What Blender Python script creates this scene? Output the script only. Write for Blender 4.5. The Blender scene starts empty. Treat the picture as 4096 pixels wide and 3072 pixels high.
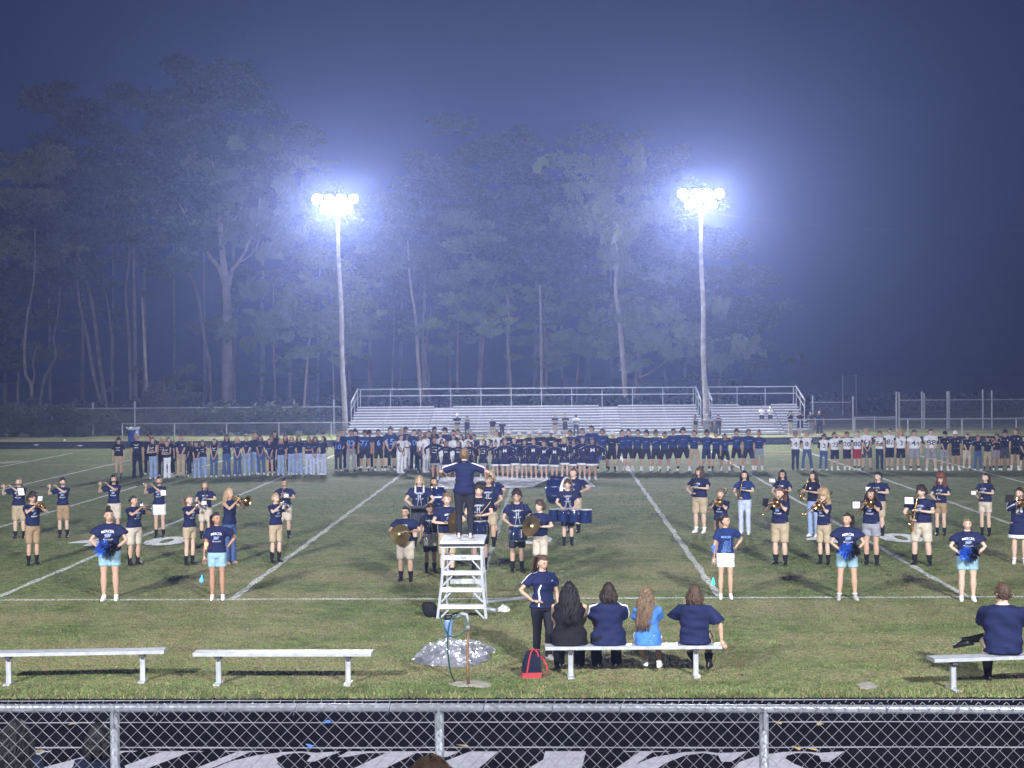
import bpy, math, random
import numpy as np
from mathutils import Vector, Matrix, Euler
from mathutils.bvhtree import BVHTree
random.seed(7); rng = np.random.default_rng(7)
S = bpy.context.scene
COL = S.collection
# ------------------------------------------------------------------ camera
F = 6200.0; CX, CY = 2048.0, 1536.0; HC = 4.39
ROLL = math.radians(-0.42); YAW = 167.0 / F; PITCH = -84.0 / F
cam = bpy.data.objects.new('camera', bpy.data.cameras.new('camera'))
COL.objects.link(cam); S.camera = cam
cam.data.sensor_width = 36; cam.data.lens = F / 4096 * 36
cam.data.clip_start = 0.1; cam.data.clip_end = 2000
Rc = Matrix.Rotation(YAW, 3, 'Z') @ Matrix.Rotation(math.pi / 2 + PITCH, 3, 'X') @ Matrix.Rotation(ROLL, 3, 'Z')
cam.matrix_world = Matrix.Translation((0, 0, HC)) @ Rc.to_4x4()
def ray(px, py):
    return Rc @ Vector(((px - CX) / F, -(py - CY) / F, -1))
def gnd(px, py, z=0.0):            # the place on the ground (or at height z) seen at a photo pixel
    d = ray(px, py); t = (z - HC) / d.z
    return Vector((d.x * t, d.y * t, z))
def at(px, py, Y):                 # the place at distance Y seen at a photo pixel
    d = ray(px, py); t = Y / d.y
    return Vector((d.x * t, Y, HC + d.z * t))
# ------------------------------------------------------------------ world, exposure
W = bpy.data.worlds.new('World'); S.world = W; W.use_nodes = True
bg = W.node_tree.nodes['Background']
bg.inputs[0].default_value = (0.11, 0.19, 0.66, 1); bg.inputs[1].default_value = SKY_STRENGTH = 0.078
_n = W.node_tree.nodes; _l = W.node_tree.links.new; _tc = _n.new('ShaderNodeTexCoord'); _sp = _n.new('ShaderNodeSeparateXYZ'); _l(_tc.outputs['Generated'], _sp.inputs[0]); _rp = _n.new('ShaderNodeValToRGB'); _l(_sp.outputs[2], _rp.inputs[0])
_e = _rp.color_ramp.elements; _e[0].position = 0.0; _e[0].color = (0.018, 0.030, 0.11, 1); _e[1].position = 0.16; _e[1].color = (0.11, 0.19, 0.66, 1); _l(_rp.outputs[0], bg.inputs[0])
S.view_settings.view_transform = 'Standard'; S.view_settings.look = 'None'
S.view_settings.exposure = 0; S.view_settings.gamma = 1
S.cycles.use_denoising = True
S.cycles.max_bounces = 5; S.cycles.diffuse_bounces = 2; S.cycles.glossy_bounces = 2
S.cycles.volume_bounces = 1; S.cycles.transparent_max_bounces = 12
S.cycles.sample_clamp_indirect = 4
HOME_W, AWAY_W = 100000.0, 78000.0
HAZE_D, HAZE_G = 0.00145, 0.68
# ------------------------------------------------------------------ helpers
def tag(o, label=None, cat=None, group=None, kind=None):
    if label: o['label'] = label
    if cat: o['category'] = cat
    if group: o['group'] = group
    if kind: o['kind'] = kind
    return o
_seq = {}
def uname(n):
    k = _seq.get(n, 0); _seq[n] = k + 1
    return n if k == 0 else '%s.%03d' % (n, k)
def empty(name, loc=(0, 0, 0), rz=0.0, sc=(1, 1, 1)):
    o = bpy.data.objects.new(uname(name), None); COL.objects.link(o)
    o.location = loc; o.rotation_euler = (0, 0, rz); o.scale = sc; o.empty_display_size = 0.1
    return o
def link(name, me, mats=None, parent=None, loc=None, rot=None, sc=None):
    o = bpy.data.objects.new(uname(name), me); COL.objects.link(o)
    if parent: o.parent = parent
    if loc is not None: o.location = loc
    if rot is not None: o.rotation_euler = rot
    if sc is not None: o.scale = sc
    if mats:
        if not isinstance(mats, (list, tuple)): mats = [mats]
        while len(me.materials) < len(mats): me.materials.append(None)
        for i, m in enumerate(mats):
            s = o.material_slots[i]; s.link = 'OBJECT'; s.material = m
    return o
class MB:
    """collects vertices and faces of one mesh"""
    def __init__(s): s.v = []; s.f = []; s.m = []
    def add(s, vs, fs, mi=0):
        b = len(s.v); s.v.extend([tuple(v) for v in vs])
        for f in fs: s.f.append(tuple(i + b for i in f)); s.m.append(mi)
        return s
    def box(s, c, d, mi=0, R=None):
        x, y, z = d[0] / 2, d[1] / 2, d[2] / 2
        vs = [Vector((a * x, b * y, e * z)) for e in (-1, 1) for b in (-1, 1) for a in (-1, 1)]
        if R is not None: vs = [R @ v for v in vs]
        c = Vector(c)
        return s.add([v + c for v in vs], [(0, 2, 3, 1), (4, 5, 7, 6), (0, 1, 5, 4), (2, 6, 7, 3), (0, 4, 6, 2), (1, 3, 7, 5)], mi)
    def tube(s, pts, rad, n=8, mi=0, cap=True, ref=None, flat=1.0, closed=False):
        pts = [Vector(p) for p in pts]; k = len(pts)
        if not isinstance(rad, (list, tuple)): rad = [rad] * k
        vs = []; side0 = None
        for i, p in enumerate(pts):
            a = pts[(i - 1) % k] if closed else pts[max(i - 1, 0)]
            b = pts[(i + 1) % k] if closed else pts[min(i + 1, k - 1)]
            t = (b - a).normalized() if (b - a).length > 1e-9 else Vector((0, 0, 1))
            if side0 is None:
                r = Vector(ref) if ref is not None else (Vector((1, 0, 0)) if abs(t.x) < 0.9 else Vector((0, 1, 0)))
            else: r = side0
            u = (r - t * r.dot(t)).normalized(); w = t.cross(u); side0 = u
            rr = rad[i]; ra, rb = rr if isinstance(rr, (list, tuple)) else (rr, rr * flat)
            for j in range(n):
                an = 2 * math.pi * j / n
                vs.append(p + u * (ra * math.cos(an)) + w * (rb * math.sin(an)))
        fs = []
        for i in range(k if closed else k - 1):
            i2 = (i + 1) % k
            for j in range(n):
                fs.append((i * n + j, i * n + (j + 1) % n, i2 * n + (j + 1) % n, i2 * n + j))
        if cap and not closed:
            fs.append(tuple(reversed(range(n)))); fs.append(tuple(range((k - 1) * n, k * n)))
        return s.add(vs, fs, mi)
    def rings(s, rs, n=16, mi=0, cap=True):   # horizontal ellipses (z, rx, ry, cx, cy)
        vs = []
        for (z, rx, ry, cx, cy) in rs:
            for j in range(n):
                a = 2 * math.pi * j / n
                vs.append((cx + rx * math.cos(a), cy + ry * math.sin(a), z))
        fs = [(i * n + j, i * n + (j + 1) % n, (i + 1) * n + (j + 1) % n, (i + 1) * n + j) for i in range(len(rs) - 1) for j in range(n)]
        if cap: fs.append(tuple(reversed(range(n)))); fs.append(tuple(range((len(rs) - 1) * n, len(rs) * n)))
        return s.add(vs, fs, mi)
    def ball(s, c, r, mi=0, n=10, m=7, R=None):
        if not isinstance(r, (list, tuple)): r = (r, r, r)
        vs = [(0, 0, -1)]
        for i in range(1, m):
            ph = -math.pi / 2 + math.pi * i / m
            for j in range(n):
                a = 2 * math.pi * j / n; vs.append((math.cos(ph) * math.cos(a), math.cos(ph) * math.sin(a), math.sin(ph)))
        vs.append((0, 0, 1)); c = Vector(c)
        vs = [Vector((v[0] * r[0], v[1] * r[1], v[2] * r[2])) for v in vs]
        if R is not None: vs = [R @ v for v in vs]
        vs = [v + c for v in vs]
        fs = [(0, 1 + (j + 1) % n, 1 + j) for j in range(n)]
        for i in range(m - 2):
            for j in range(n):
                a = 1 + i * n; b = a + n
                fs.append((a + j, a + (j + 1) % n, b + (j + 1) % n, b + j))
        L = len(vs) - 1; a = 1 + (m - 2) * n
        fs += [(L, a + j, a + (j + 1) % n) for j in range(n)]
        return s.add(vs, fs, mi)
    def cyl(s, p, q, r, r2=None, n=16, mi=0, cap=True):
        return s.tube([p, q], [r, r if r2 is None else r2], n, mi, cap)
    def quad(s, a, b, c, d, mi=0): return s.add([a, b, c, d], [(0, 1, 2, 3)], mi)
    def shift(s, d):
        s.v = [(v[0] + d[0], v[1] + d[1], v[2] + d[2]) for v in s.v]; return s
    def mesh(s, smooth=False, nslots=None):
        me = bpy.data.meshes.new('mesh'); me.from_pydata(s.v, [], s.f)
        ns = nslots or (max(s.m) + 1 if s.m else 1)
        for _ in range(ns): me.materials.append(None)
        if ns > 1: me.polygons.foreach_set('material_index', s.m)
        if smooth: me.polygons.foreach_set('use_smooth', [True] * len(s.f))
        me.update(); return me
    def obj(s, name, mats, parent=None, smooth=False, **k):
        mats = mats if isinstance(mats, (list, tuple)) else [mats]
        return link(name, s.mesh(smooth, len(mats)), mats, parent, **k)
def quads_mesh(V):                 # V: (n,4,3) array -> mesh of loose quads
    n = len(V); me = bpy.data.meshes.new('mesh')
    me.vertices.add(n * 4); me.vertices.foreach_set('co', V.reshape(-1).astype(np.float32))
    me.loops.add(n * 4); me.loops.foreach_set('vertex_index', np.arange(n * 4, dtype=np.int32))
    me.polygons.add(n); me.polygons.foreach_set('loop_start', np.arange(0, n * 4, 4, dtype=np.int32))
    me.materials.append(None)
    me.update(calc_edges=True); return me
# ------------------------------------------------------------------ materials
def mat(name, col, rough=0.7, metal=0.0, var=0.0, vscale=30.0, bump=0.0, bscale=60.0, spec=0.5, emit=None, estr=0.0, sub=0.0, coat=0.0):
    m = bpy.data.materials.new(name); m.use_nodes = True; nt = m.node_tree; b = nt.nodes['Principled BSDF']
    b.inputs['Base Color'].default_value = (*col, 1); b.inputs['Roughness'].default_value = rough
    b.inputs['Metallic'].default_value = metal; b.inputs['Specular IOR Level'].default_value = spec
    if coat: b.inputs['Coat Weight'].default_value = coat; b.inputs['Coat Roughness'].default_value = 0.1
    if emit: b.inputs['Emission Color'].default_value = (*emit, 1); b.inputs['Emission Strength'].default_value = estr
    if var or bump:
        tc = nt.nodes.new('ShaderNodeTexCoord')
    if var:
        n = nt.nodes.new('ShaderNodeTexNoise'); n.inputs['Scale'].default_value = vscale; n.inputs['Detail'].default_value = 4
        nt.links.new(tc.outputs['Object'], n.inputs['Vector'])
        r = nt.nodes.new('ShaderNodeMapRange'); r.inputs[1].default_value = 0.3; r.inputs[2].default_value = 0.7
        r.inputs[3].default_value = 1 - var; r.inputs[4].default_value = 1 + var
        nt.links.new(n.outputs['Fac'], r.inputs[0])
        mx = nt.nodes.new('ShaderNodeVectorMath'); mx.operation = 'SCALE'; mx.inputs[0].default_value = col
        nt.links.new(r.outputs[0], mx.inputs['Scale']); nt.links.new(mx.outputs[0], b.inputs['Base Color'])
    if bump:
        n2 = nt.nodes.new('ShaderNodeTexNoise'); n2.inputs['Scale'].default_value = bscale; n2.inputs['Detail'].default_value = 3
        nt.links.new(tc.outputs['Object'], n2.inputs['Vector'])
        bp = nt.nodes.new('ShaderNodeBump'); bp.inputs['Strength'].default_value = bump; bp.inputs['Distance'].default_value = 0.02
        nt.links.new(n2.outputs['Fac'], bp.inputs['Height']); nt.links.new(bp.outputs[0], b.inputs['Normal'])
    return m
_cl = {}
def cloth(name, col, rough=0.85):
    if name not in _cl: _cl[name] = mat(name, col, rough, var=0.16, vscale=9, bump=0.7, bscale=13, spec=0.2)
    return _cl[name]
NAVY = cloth('navy_cotton', (0.012, 0.017, 0.062)); NAVYD = cloth('dark_navy_cotton', (0.008, 0.010, 0.028)); BLACK = cloth('black_cloth', (0.010, 0.010, 0.013))
BLUE = cloth('royal_navy_jersey', (0.013, 0.030, 0.12)); KHAKI = cloth('khaki_cotton', (0.40, 0.32, 0.21)); TAN = cloth('tan_cotton', (0.30, 0.21, 0.12))
STONE = cloth('stone_cotton', (0.50, 0.44, 0.36)); WHITE = cloth('white_cloth', (0.72, 0.73, 0.78)); JEAN = cloth('blue_denim', (0.055, 0.095, 0.22))
JEAND = cloth('dark_denim', (0.022, 0.030, 0.065)); JEANL = cloth('light_denim', (0.26, 0.34, 0.55)); JEANP = cloth('pale_denim', (0.45, 0.50, 0.68))
GREY = cloth('grey_cloth', (0.26, 0.27, 0.31)); GREYD = cloth('charcoal_cloth', (0.045, 0.05, 0.065)); LEGG = cloth('black_leggings', (0.018, 0.019, 0.026)); RED = cloth('red_cloth', (0.30, 0.02, 0.03))
SKYB = cloth('light_blue_nylon', (0.26, 0.42, 0.52), 0.6); BRIGHT = cloth('bright_blue_tee', (0.06, 0.18, 0.50)); MAUVE = cloth('mauve_cloth', (0.25, 0.19, 0.22)); BROWN = cloth('brown_sock', (0.10, 0.06, 0.04))
SKIN = [mat('skin_' + n, c, 0.55, var=0.06, vscale=12, spec=0.35) for n, c in (('fair', (0.56, 0.39, 0.30)), ('light', (0.48, 0.31, 0.22)), ('tanned', (0.40, 0.22, 0.14)), ('brown', (0.20, 0.10, 0.06)), ('dark', (0.06, 0.032, 0.022)))]
EYE = mat('eye_dark', (0.03, 0.02, 0.02), 0.3); LIP = mat('lip', (0.36, 0.13, 0.11), 0.5)
def hairm(n, c): return mat('hair_' + n, c, 0.5, var=0.35, vscale=60, bump=0.5, bscale=120, spec=0.4)
HB = hairm('black', (0.010, 0.009, 0.009)); HD = hairm('dark_brown', (0.028, 0.018, 0.012)); HM = hairm('brown', (0.075, 0.045, 0.027)); HL = hairm('light_brown', (0.17, 0.11, 0.065)); HY = hairm('blond', (0.38, 0.27, 0.15)); HR = hairm('auburn', (0.16, 0.06, 0.03)); HG = hairm('grey', (0.35, 0.33, 0.31))
HAIR = dict(b=HB, d=HD, m=HM, l=HL, y=HY, r=HR, g=HG)
ALU = mat('aluminium', (0.50, 0.52, 0.56), 0.5, 0.5, var=0.16, vscale=9, bump=0.1, bscale=40)
ALUP = mat('aluminium_plank', (0.74, 0.75, 0.80), 0.5, 0.15, var=0.10, vscale=7, bump=0.1, bscale=30)
GALV = mat('galvanised_steel', (0.52, 0.55, 0.60), 0.42, 0.6, var=0.18, vscale=25)
WIREM = mat('dark_wire', (0.07, 0.07, 0.08), 0.6)
GALVM = mat('dull_galvanised_steel', (0.36, 0.38, 0.42), 0.55, 0.4, var=0.2, vscale=25)
GALVD = mat('weathered_steel', (0.30, 0.32, 0.36), 0.6, 0.4, var=0.15, vscale=12)
BRASS = mat('brass', (0.78, 0.52, 0.17), 0.22, 1.0, var=0.08, vscale=30); BRASSD = mat('cymbal_bronze', (0.52, 0.38, 0.16), 0.36, 1.0, var=0.15, vscale=18)
SILVER = mat('silver_plate', (0.80, 0.81, 0.83), 0.15, 1.0); EBONY = mat('black_grenadilla', (0.012, 0.011, 0.011), 0.3); CHROME = mat('chrome', (0.85, 0.86, 0.88), 0.12, 1.0)
DRUMB = mat('blue_drum_lacquer', (0.010, 0.025, 0.12), 0.2, 0.35, coat=0.6); DRUMW = mat('white_drum_lacquer', (0.62, 0.62, 0.58), 0.3); SKINW = mat('drum_head', (0.75, 0.76, 0.78), 0.5)
BLKP = mat('black_plastic', (0.012, 0.012, 0.014), 0.5); PAPER = mat('paper', (0.78, 0.78, 0.80), 0.8); WOODS = mat('drumstick_wood', (0.60, 0.45, 0.28), 0.5)
PRINT = mat('white_print', (0.72, 0.74, 0.80), 0.7); PRINTB = mat('light_blue_print', (0.20, 0.36, 0.80), 0.7)
EMBL = mat('muted_blue_print', (0.22, 0.28, 0.50), 0.7)
RISERM = mat('grey_riser_board', (0.20, 0.21, 0.26), 0.6, 0.2); PRINTN = mat('navy_print', (0.012, 0.018, 0.055), 0.7)
SHOEW = mat('white_shoe', (0.78, 0.78, 0.80), 0.6, var=0.05); SHOEB = mat('black_shoe', (0.012, 0.012, 0.013), 0.35); SHOEG = mat('grey_shoe', (0.42, 0.40, 0.37), 0.7); SANDAL = mat('brown_sandal', (0.28, 0.17, 0.10), 0.6)
SHOE = dict(w=SHOEW, k=SHOEB, g=SHOEG, s=SANDAL); SOCK = dict(k=BLACK, w=WHITE, b=BROWN, n=NAVYD)
POLEW = mat('weathered_pole_wood', (0.30, 0.28, 0.27), 0.85, var=0.35, vscale=3.0, bump=0.6, bscale=18)
BARK = mat('bark', (0.17, 0.145, 0.125), 0.9, var=0.3, vscale=1.6, bump=0.8, bscale=5); BARKP = mat('pale_bark', (0.26, 0.23, 0.20), 0.9, var=0.3, vscale=1.6, bump=0.8, bscale=5)
def leafmat(name, col):
    m = mat(name, col, 0.6, var=0.45, vscale=0.35); return m
LEAFB = leafmat('foliage_lit_tint', (0.11, 0.13, 0.066))  # lamplight on the brighter clumps, put into a paler leaf colour
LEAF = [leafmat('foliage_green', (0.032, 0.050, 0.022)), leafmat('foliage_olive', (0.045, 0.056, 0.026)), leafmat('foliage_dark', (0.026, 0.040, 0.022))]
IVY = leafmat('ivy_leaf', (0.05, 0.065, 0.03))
ASPH = mat('track_asphalt', (0.0085, 0.0085, 0.012), 1.0, var=0.3, vscale=1.8, bump=0.3, bscale=180, spec=0.0)
CONC = mat('concrete', (0.30, 0.28, 0.25), 0.9, var=0.18, vscale=5, bump=0.3, bscale=40)
# grass field: patches of dry grass, clumps and mowing streaks
def grass_mat(name, dry):
    m = bpy.data.materials.new(name); m.use_nodes = True; nt = m.node_tree; b = nt.nodes['Principled BSDF']; N = nt.nodes.new; L = nt.links.new
    g = N('ShaderNodeNewGeometry'); b.inputs['Roughness'].default_value = 0.9; b.inputs['Specular IOR Level'].default_value = 0.15
    def noise(sc, det=5, vec=None, ro=0.6):
        n = N('ShaderNodeTexNoise'); n.inputs['Scale'].default_value = sc; n.inputs['Detail'].default_value = det; n.inputs['Roughness'].default_value = ro
        L((vec or g.outputs['Position']), n.inputs['Vector']); return n.outputs['Fac']
    def ramp(src, a, bb, ca, cb):
        r = N('ShaderNodeValToRGB'); e = r.color_ramp.elements; e[0].position = a; e[1].position = bb; e[0].color = (*ca, 1); e[1].color = (*cb, 1); L(src, r.inputs[0]); return r.outputs[0]
    def mixc(f, a, bb):
        x = N('ShaderNodeMix'); x.data_type = 'RGBA'; L(f, x.inputs[0]); L(a, x.inputs[6]); L(bb, x.inputs[7]); return x.outputs[2]
    mp = N('ShaderNodeMapping'); L(g.outputs['Position'], mp.inputs[0]); mp.inputs['Scale'].default_value = (0.55, 1.0, 1)
    green = ramp(noise(4.0, 7, None, .7), 0.36, 0.64, (0.072, 0.102, 0.030), (0.205, 0.245, 0.084))
    brown = ramp(noise(9.0), 0.3, 0.7, (0.20, 0.17, 0.085), (0.43, 0.36, 0.20))
    pat = noise(0.42, 8, mp.outputs[0], 0.72)
    sep = N('ShaderNodeSeparateXYZ'); L(g.outputs['Position'], sep.inputs[0])
    near = N('ShaderNodeMapRange'); L(sep.outputs[1], near.inputs[0]); near.inputs[1].default_value = 44; near.inputs[2].default_value = 24; near.inputs[3].default_value = 0.0; near.inputs[4].default_value = 0.115
    ad = N('ShaderNodeMath'); ad.operation = 'ADD'; L(pat, ad.inputs[0]); L(near.outputs[0], ad.inputs[1])
    f = N('ShaderNodeMapRange'); f.clamp = True; L(ad.outputs[0], f.inputs[0]); f.inputs[1].default_value = 0.52 - dry; f.inputs[2].default_value = 0.66 - dry; f.inputs[4].default_value = 0.78
    c = mixc(f.outputs[0], green, brown)
    mp2 = N('ShaderNodeMapping'); L(g.outputs['Position'], mp2.inputs[0]); mp2.inputs['Scale'].default_value = (1.0, 0.30, 1)
    fine = noise(42.0, 2, mp2.outputs[0]); fr = N('ShaderNodeMapRange'); L(fine, fr.inputs[0]); fr.inputs[1].default_value = 0.3; fr.inputs[2].default_value = 0.7; fr.inputs[3].default_value = 0.45; fr.inputs[4].default_value = 1.55
    sc = N('ShaderNodeVectorMath'); sc.operation = 'SCALE'; L(c, sc.inputs[0]); L(fr.outputs[0], sc.inputs['Scale']); L(sc.outputs[0], b.inputs['Base Color'])
    bp = N('ShaderNodeBump'); bp.inputs['Strength'].default_value = 0.9; bp.inputs['Distance'].default_value = 0.05; L(noise(26.0, 4), bp.inputs['Height']); L(bp.outputs[0], b.inputs['Normal'])
    return m
GRASS = grass_mat('grass_turf', 0.0); VERGE = grass_mat('rough_verge_grass', 0.09)
BLADE = mat('grass_blade', (0.11, 0.125, 0.05), 0.8, var=0.5, vscale=1.2, spec=0.15)
def paint_mat(name, col, lo, hi, sc=22.0):      # worn paint: gaps where the turf shows through
    m = mat(name, col, 0.9, var=0.12, vscale=6, spec=0.2); nt = m.node_tree; N = nt.nodes.new; b = nt.nodes['Principled BSDF']
    g = N('ShaderNodeNewGeometry'); n = N('ShaderNodeTexNoise'); n.inputs['Scale'].default_value = sc; n.inputs['Detail'].default_value = 5; n.inputs['Roughness'].default_value = 0.7
    nt.links.new(g.outputs['Position'], n.inputs['Vector'])
    r = N('ShaderNodeMapRange'); r.inputs[1].default_value = lo; r.inputs[2].default_value = hi; nt.links.new(n.outputs['Fac'], r.inputs[0]); nt.links.new(r.outputs[0], b.inputs['Alpha'])
    return m
LINEP = paint_mat('field_line_paint', (0.80, 0.82, 0.80), 0.38, 0.56); LOGOP = paint_mat('faded_logo_paint', (0.80, 0.82, 0.86), 0.28, 0.50, 9.0)
NUMP = paint_mat('field_number_paint', (0.82, 0.84, 0.84), 0.30, 0.46)
LINEF = paint_mat('faint_line_paint', (0.62, 0.66, 0.62), 0.40, 0.58)
TRKP = paint_mat('track_paint', (0.36, 0.36, 0.41), 0.26, 0.44, 34.0)
def mesh_alpha(name, pitch, w, col):            # far chain link: diamond weave cut out in object space
    m = mat(name, col, 0.5, 0.5); nt = m.node_tree; N = nt.nodes.new; L = nt.links.new; b = nt.nodes['Principled BSDF']
    tc = N('ShaderNodeTexCoord'); sp = N('ShaderNodeSeparateXYZ'); L(tc.outputs['Object'], sp.inputs[0]); outs = []
    for op in ('ADD', 'SUBTRACT'):
        a = N('ShaderNodeMath'); a.operation = op; L(sp.outputs[0], a.inputs[0]); L(sp.outputs[2], a.inputs[1])
        d = N('ShaderNodeMath'); d.operation = 'PINGPONG'; L(a.outputs[0], d.inputs[0]); d.inputs[1].default_value = pitch
        c = N('ShaderNodeMath'); c.operation = 'LESS_THAN'; L(d.outputs[0], c.inputs[0]); c.inputs[1].default_value = w; outs.append(c)
    mx = N('ShaderNodeMath'); mx.operation = 'MAXIMUM'; L(outs[0].outputs[0], mx.inputs[0]); L(outs[1].outputs[0], mx.inputs[1]); L(mx.outputs[0], b.inputs['Alpha'])
    return m
LINKF = mesh_alpha('far_chain_link', 0.036, 0.0016, (0.25, 0.27, 0.31))
# ================================================================== SETTING
def sheet(name, x0, x1, y0, y1, z, m, nx=1, ny=1, kind='structure', parent=None):
    b = MB(); b.quad((x0, y0, z), (x1, y0, z), (x1, y1, z), (x0, y1, z)); o = b.obj(name, m, parent)
    if kind: o['kind'] = kind
    return o
SIDE = 28.82; FAR = SIDE + 48.77; TR0, TR1 = 20.25, 11.7; FT0, FT1 = 81.6, 89.4
sheet('ground', -260, 260, -60, 420, -0.03, VERGE)
sheet('playing_field', -75, 75, TR0, FT0, 0.0, GRASS)
trk = sheet('near_track', -75, 75, TR1, TR0, 0.0, ASPH); sheet('far_track', -75, 75, FT0, FT1, 0.0, ASPH)
sheet('paved_apron', -75, 75, -8, TR1, -0.004, CONC)
def strip(b, pts, w):             # painted strip along a polyline, wobbling a little like a line-marking machine
    pts = [Vector((p[0], p[1])) for p in pts]; out = []
    for i, p in enumerate(pts):
        t = (pts[min(i + 1, len(pts) - 1)] - pts[max(i - 1, 0)]).normalized(); n = Vector((-t.y, t.x))
        ww = w * (1 + 0.25 * math.sin(i * 1.7) + 0.12 * math.sin(i * 4.1)) / 2; out.append((p + n * ww, p - n * ww))
    for i in range(len(out) - 1):
        a, c = out[i]; d, e = out[i + 1]; b.quad((a.x, a.y, 0), (c.x, c.y, 0), (e.x, e.y, 0), (d.x, d.y, 0))
def line(name, p, q, w, m, z=0.004, parent=None):
    b = MB(); p = Vector(p); q = Vector(q); n = max(2, int((q - p).length / 0.5))
    strip(b, [p.lerp(q, i / n) + Vector((0.012 * math.sin(i * 0.9), 0.012 * math.sin(i * 0.7), 0)) for i in range(n + 1)], w)
    o = b.obj(name, m, parent, loc=(0, 0, z)); o['kind'] = 'structure'; return o
line('sideline', (-60, SIDE, 0), (60, SIDE, 0), 0.14, LINEP)
line('far_sideline', (-60, FAR, 0), (60, FAR, 0), 0.11, LINEF)
for k in range(-6, 8):
    x = -1.5 + 4.555 * k; line('yard_line', (x, SIDE + 0.08, 0), (x, FAR, 0), 0.13 if k != 0 else 0.12, LINEP if k != 0 else LINEF, 0.008)
    for yy in (SIDE + 16.2, FAR - 16.2): line('hash_mark', (x - 0.3, yy, 0), (x + 0.3, yy, 0), 0.1, LINEF, 0.012)
_tc = {}
def text2d(s, sx=1.0, sy=1.0, bold=0.0):       # lettering as flat triangles, centred on the origin
    k = (s, bold)
    if k not in _tc:
        cu = bpy.data.curves.new('lettering', 'FONT'); cu.body = s; cu.size = 1; cu.align_x = 'CENTER'; cu.align_y = 'CENTER'; cu.offset = bold; cu.resolution_u = 3
        o = bpy.data.objects.new('lettering', cu); COL.objects.link(o); dg = bpy.context.evaluated_depsgraph_get(); me = bpy.data.meshes.new_from_object(o.evaluated_get(dg))
        V = [tuple(v.co) for v in me.vertices]; Fc = [tuple(p.vertices) for p in me.polygons]
        bpy.data.objects.remove(o); bpy.data.curves.remove(cu); bpy.data.meshes.remove(me)
        xs = [v[0] for v in V]; ys = [v[1] for v in V]; cx, cy = (min(xs) + max(xs)) / 2, (min(ys) + max(ys)) / 2; h = max(ys) - min(ys); w = max(xs) - min(xs)
        _tc[k] = ([((v[0] - cx) / h, (v[1] - cy) / h) for v in V], Fc, w / h)
    V, Fc, asp = _tc[k]
    return [(x * sx, y * sy) for x, y in V], Fc, asp
def ground_text(name, s, c, h, wx, m, z=0.012, shear=0.0):
    V, Fc, asp = text2d(s, 1, 1, 0.05); b = MB(); sx = wx / asp
    b.add([(c[0] + x * sx + y * h * shear, c[1] + y * h, 0) for x, y in V], Fc); o = b.obj(name, m, loc=(0, 0, z)); o['kind'] = 'structure'; return o
NY = 37.7 + 0.0
for k, pair in ((-2, ('4', '0')), (0, ('5', '0')), (2, ('4', '0')), (-4, ('3', '0')), (4, ('3', '0'))):
    for j, ch in enumerate(pair): ground_text('field_number', ch, (-1.5 + 4.555 * k + (-0.92 if j == 0 else 0.92), 38.4), 1.95, 1.05, NUMP)
# faded midfield logo, far off letters of it
def ground_poly(name, pts, m, z=0.016, close=None):
    b = MB(); P = [gnd(x, y) for x, y in pts]; b.add([(p.x, p.y, 0) for p in P], [tuple(range(len(P)))]); o = b.obj(name, m, loc=(0, 0, z)); o['kind'] = 'structure'; return o
for pts in ([(1745, 1952), (1762, 1912), (1850, 1908), (1830, 1957), (1770, 1957)], [(1870, 1948), (1890, 1908), (2010, 1905), (2050, 1912), (2200, 1916), (2130, 1950), (1985, 1955), (1960, 1930), (1930, 1925)], [(2262, 1918), (2345, 1915), (2383, 1949), (2300, 1950), (2268, 1948), (2240, 1930)]):
    ground_poly('midfield_logo', pts, LOGOP)
ground_poly('field_edge_mark', [(0, 1850), (90, 1843), (92, 1847), (30, 1855), (0, 1856)], LINEF)
for (px, py) in ((145, 1780), (320, 1783)):
    ground_poly('track_arrow_mark', [(px - 14, py), (px, py - 3), (px + 14, py - 1), (px + 2, py + 3)], TRKP, 0.004)
for y in (20.1, 18.86, 17.62, 16.4, 15.18, 13.96, 12.74): line('lane_line', (-60, y, 0), (60, y, 0), 0.05, TRKP, 0.004, trk)
for y in (82.0, 83.2, 84.4, 85.6, 86.8): line('lane_line', (-60, y, 0), (60, y, 0), 0.05, LINEF, 0.004)
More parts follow.
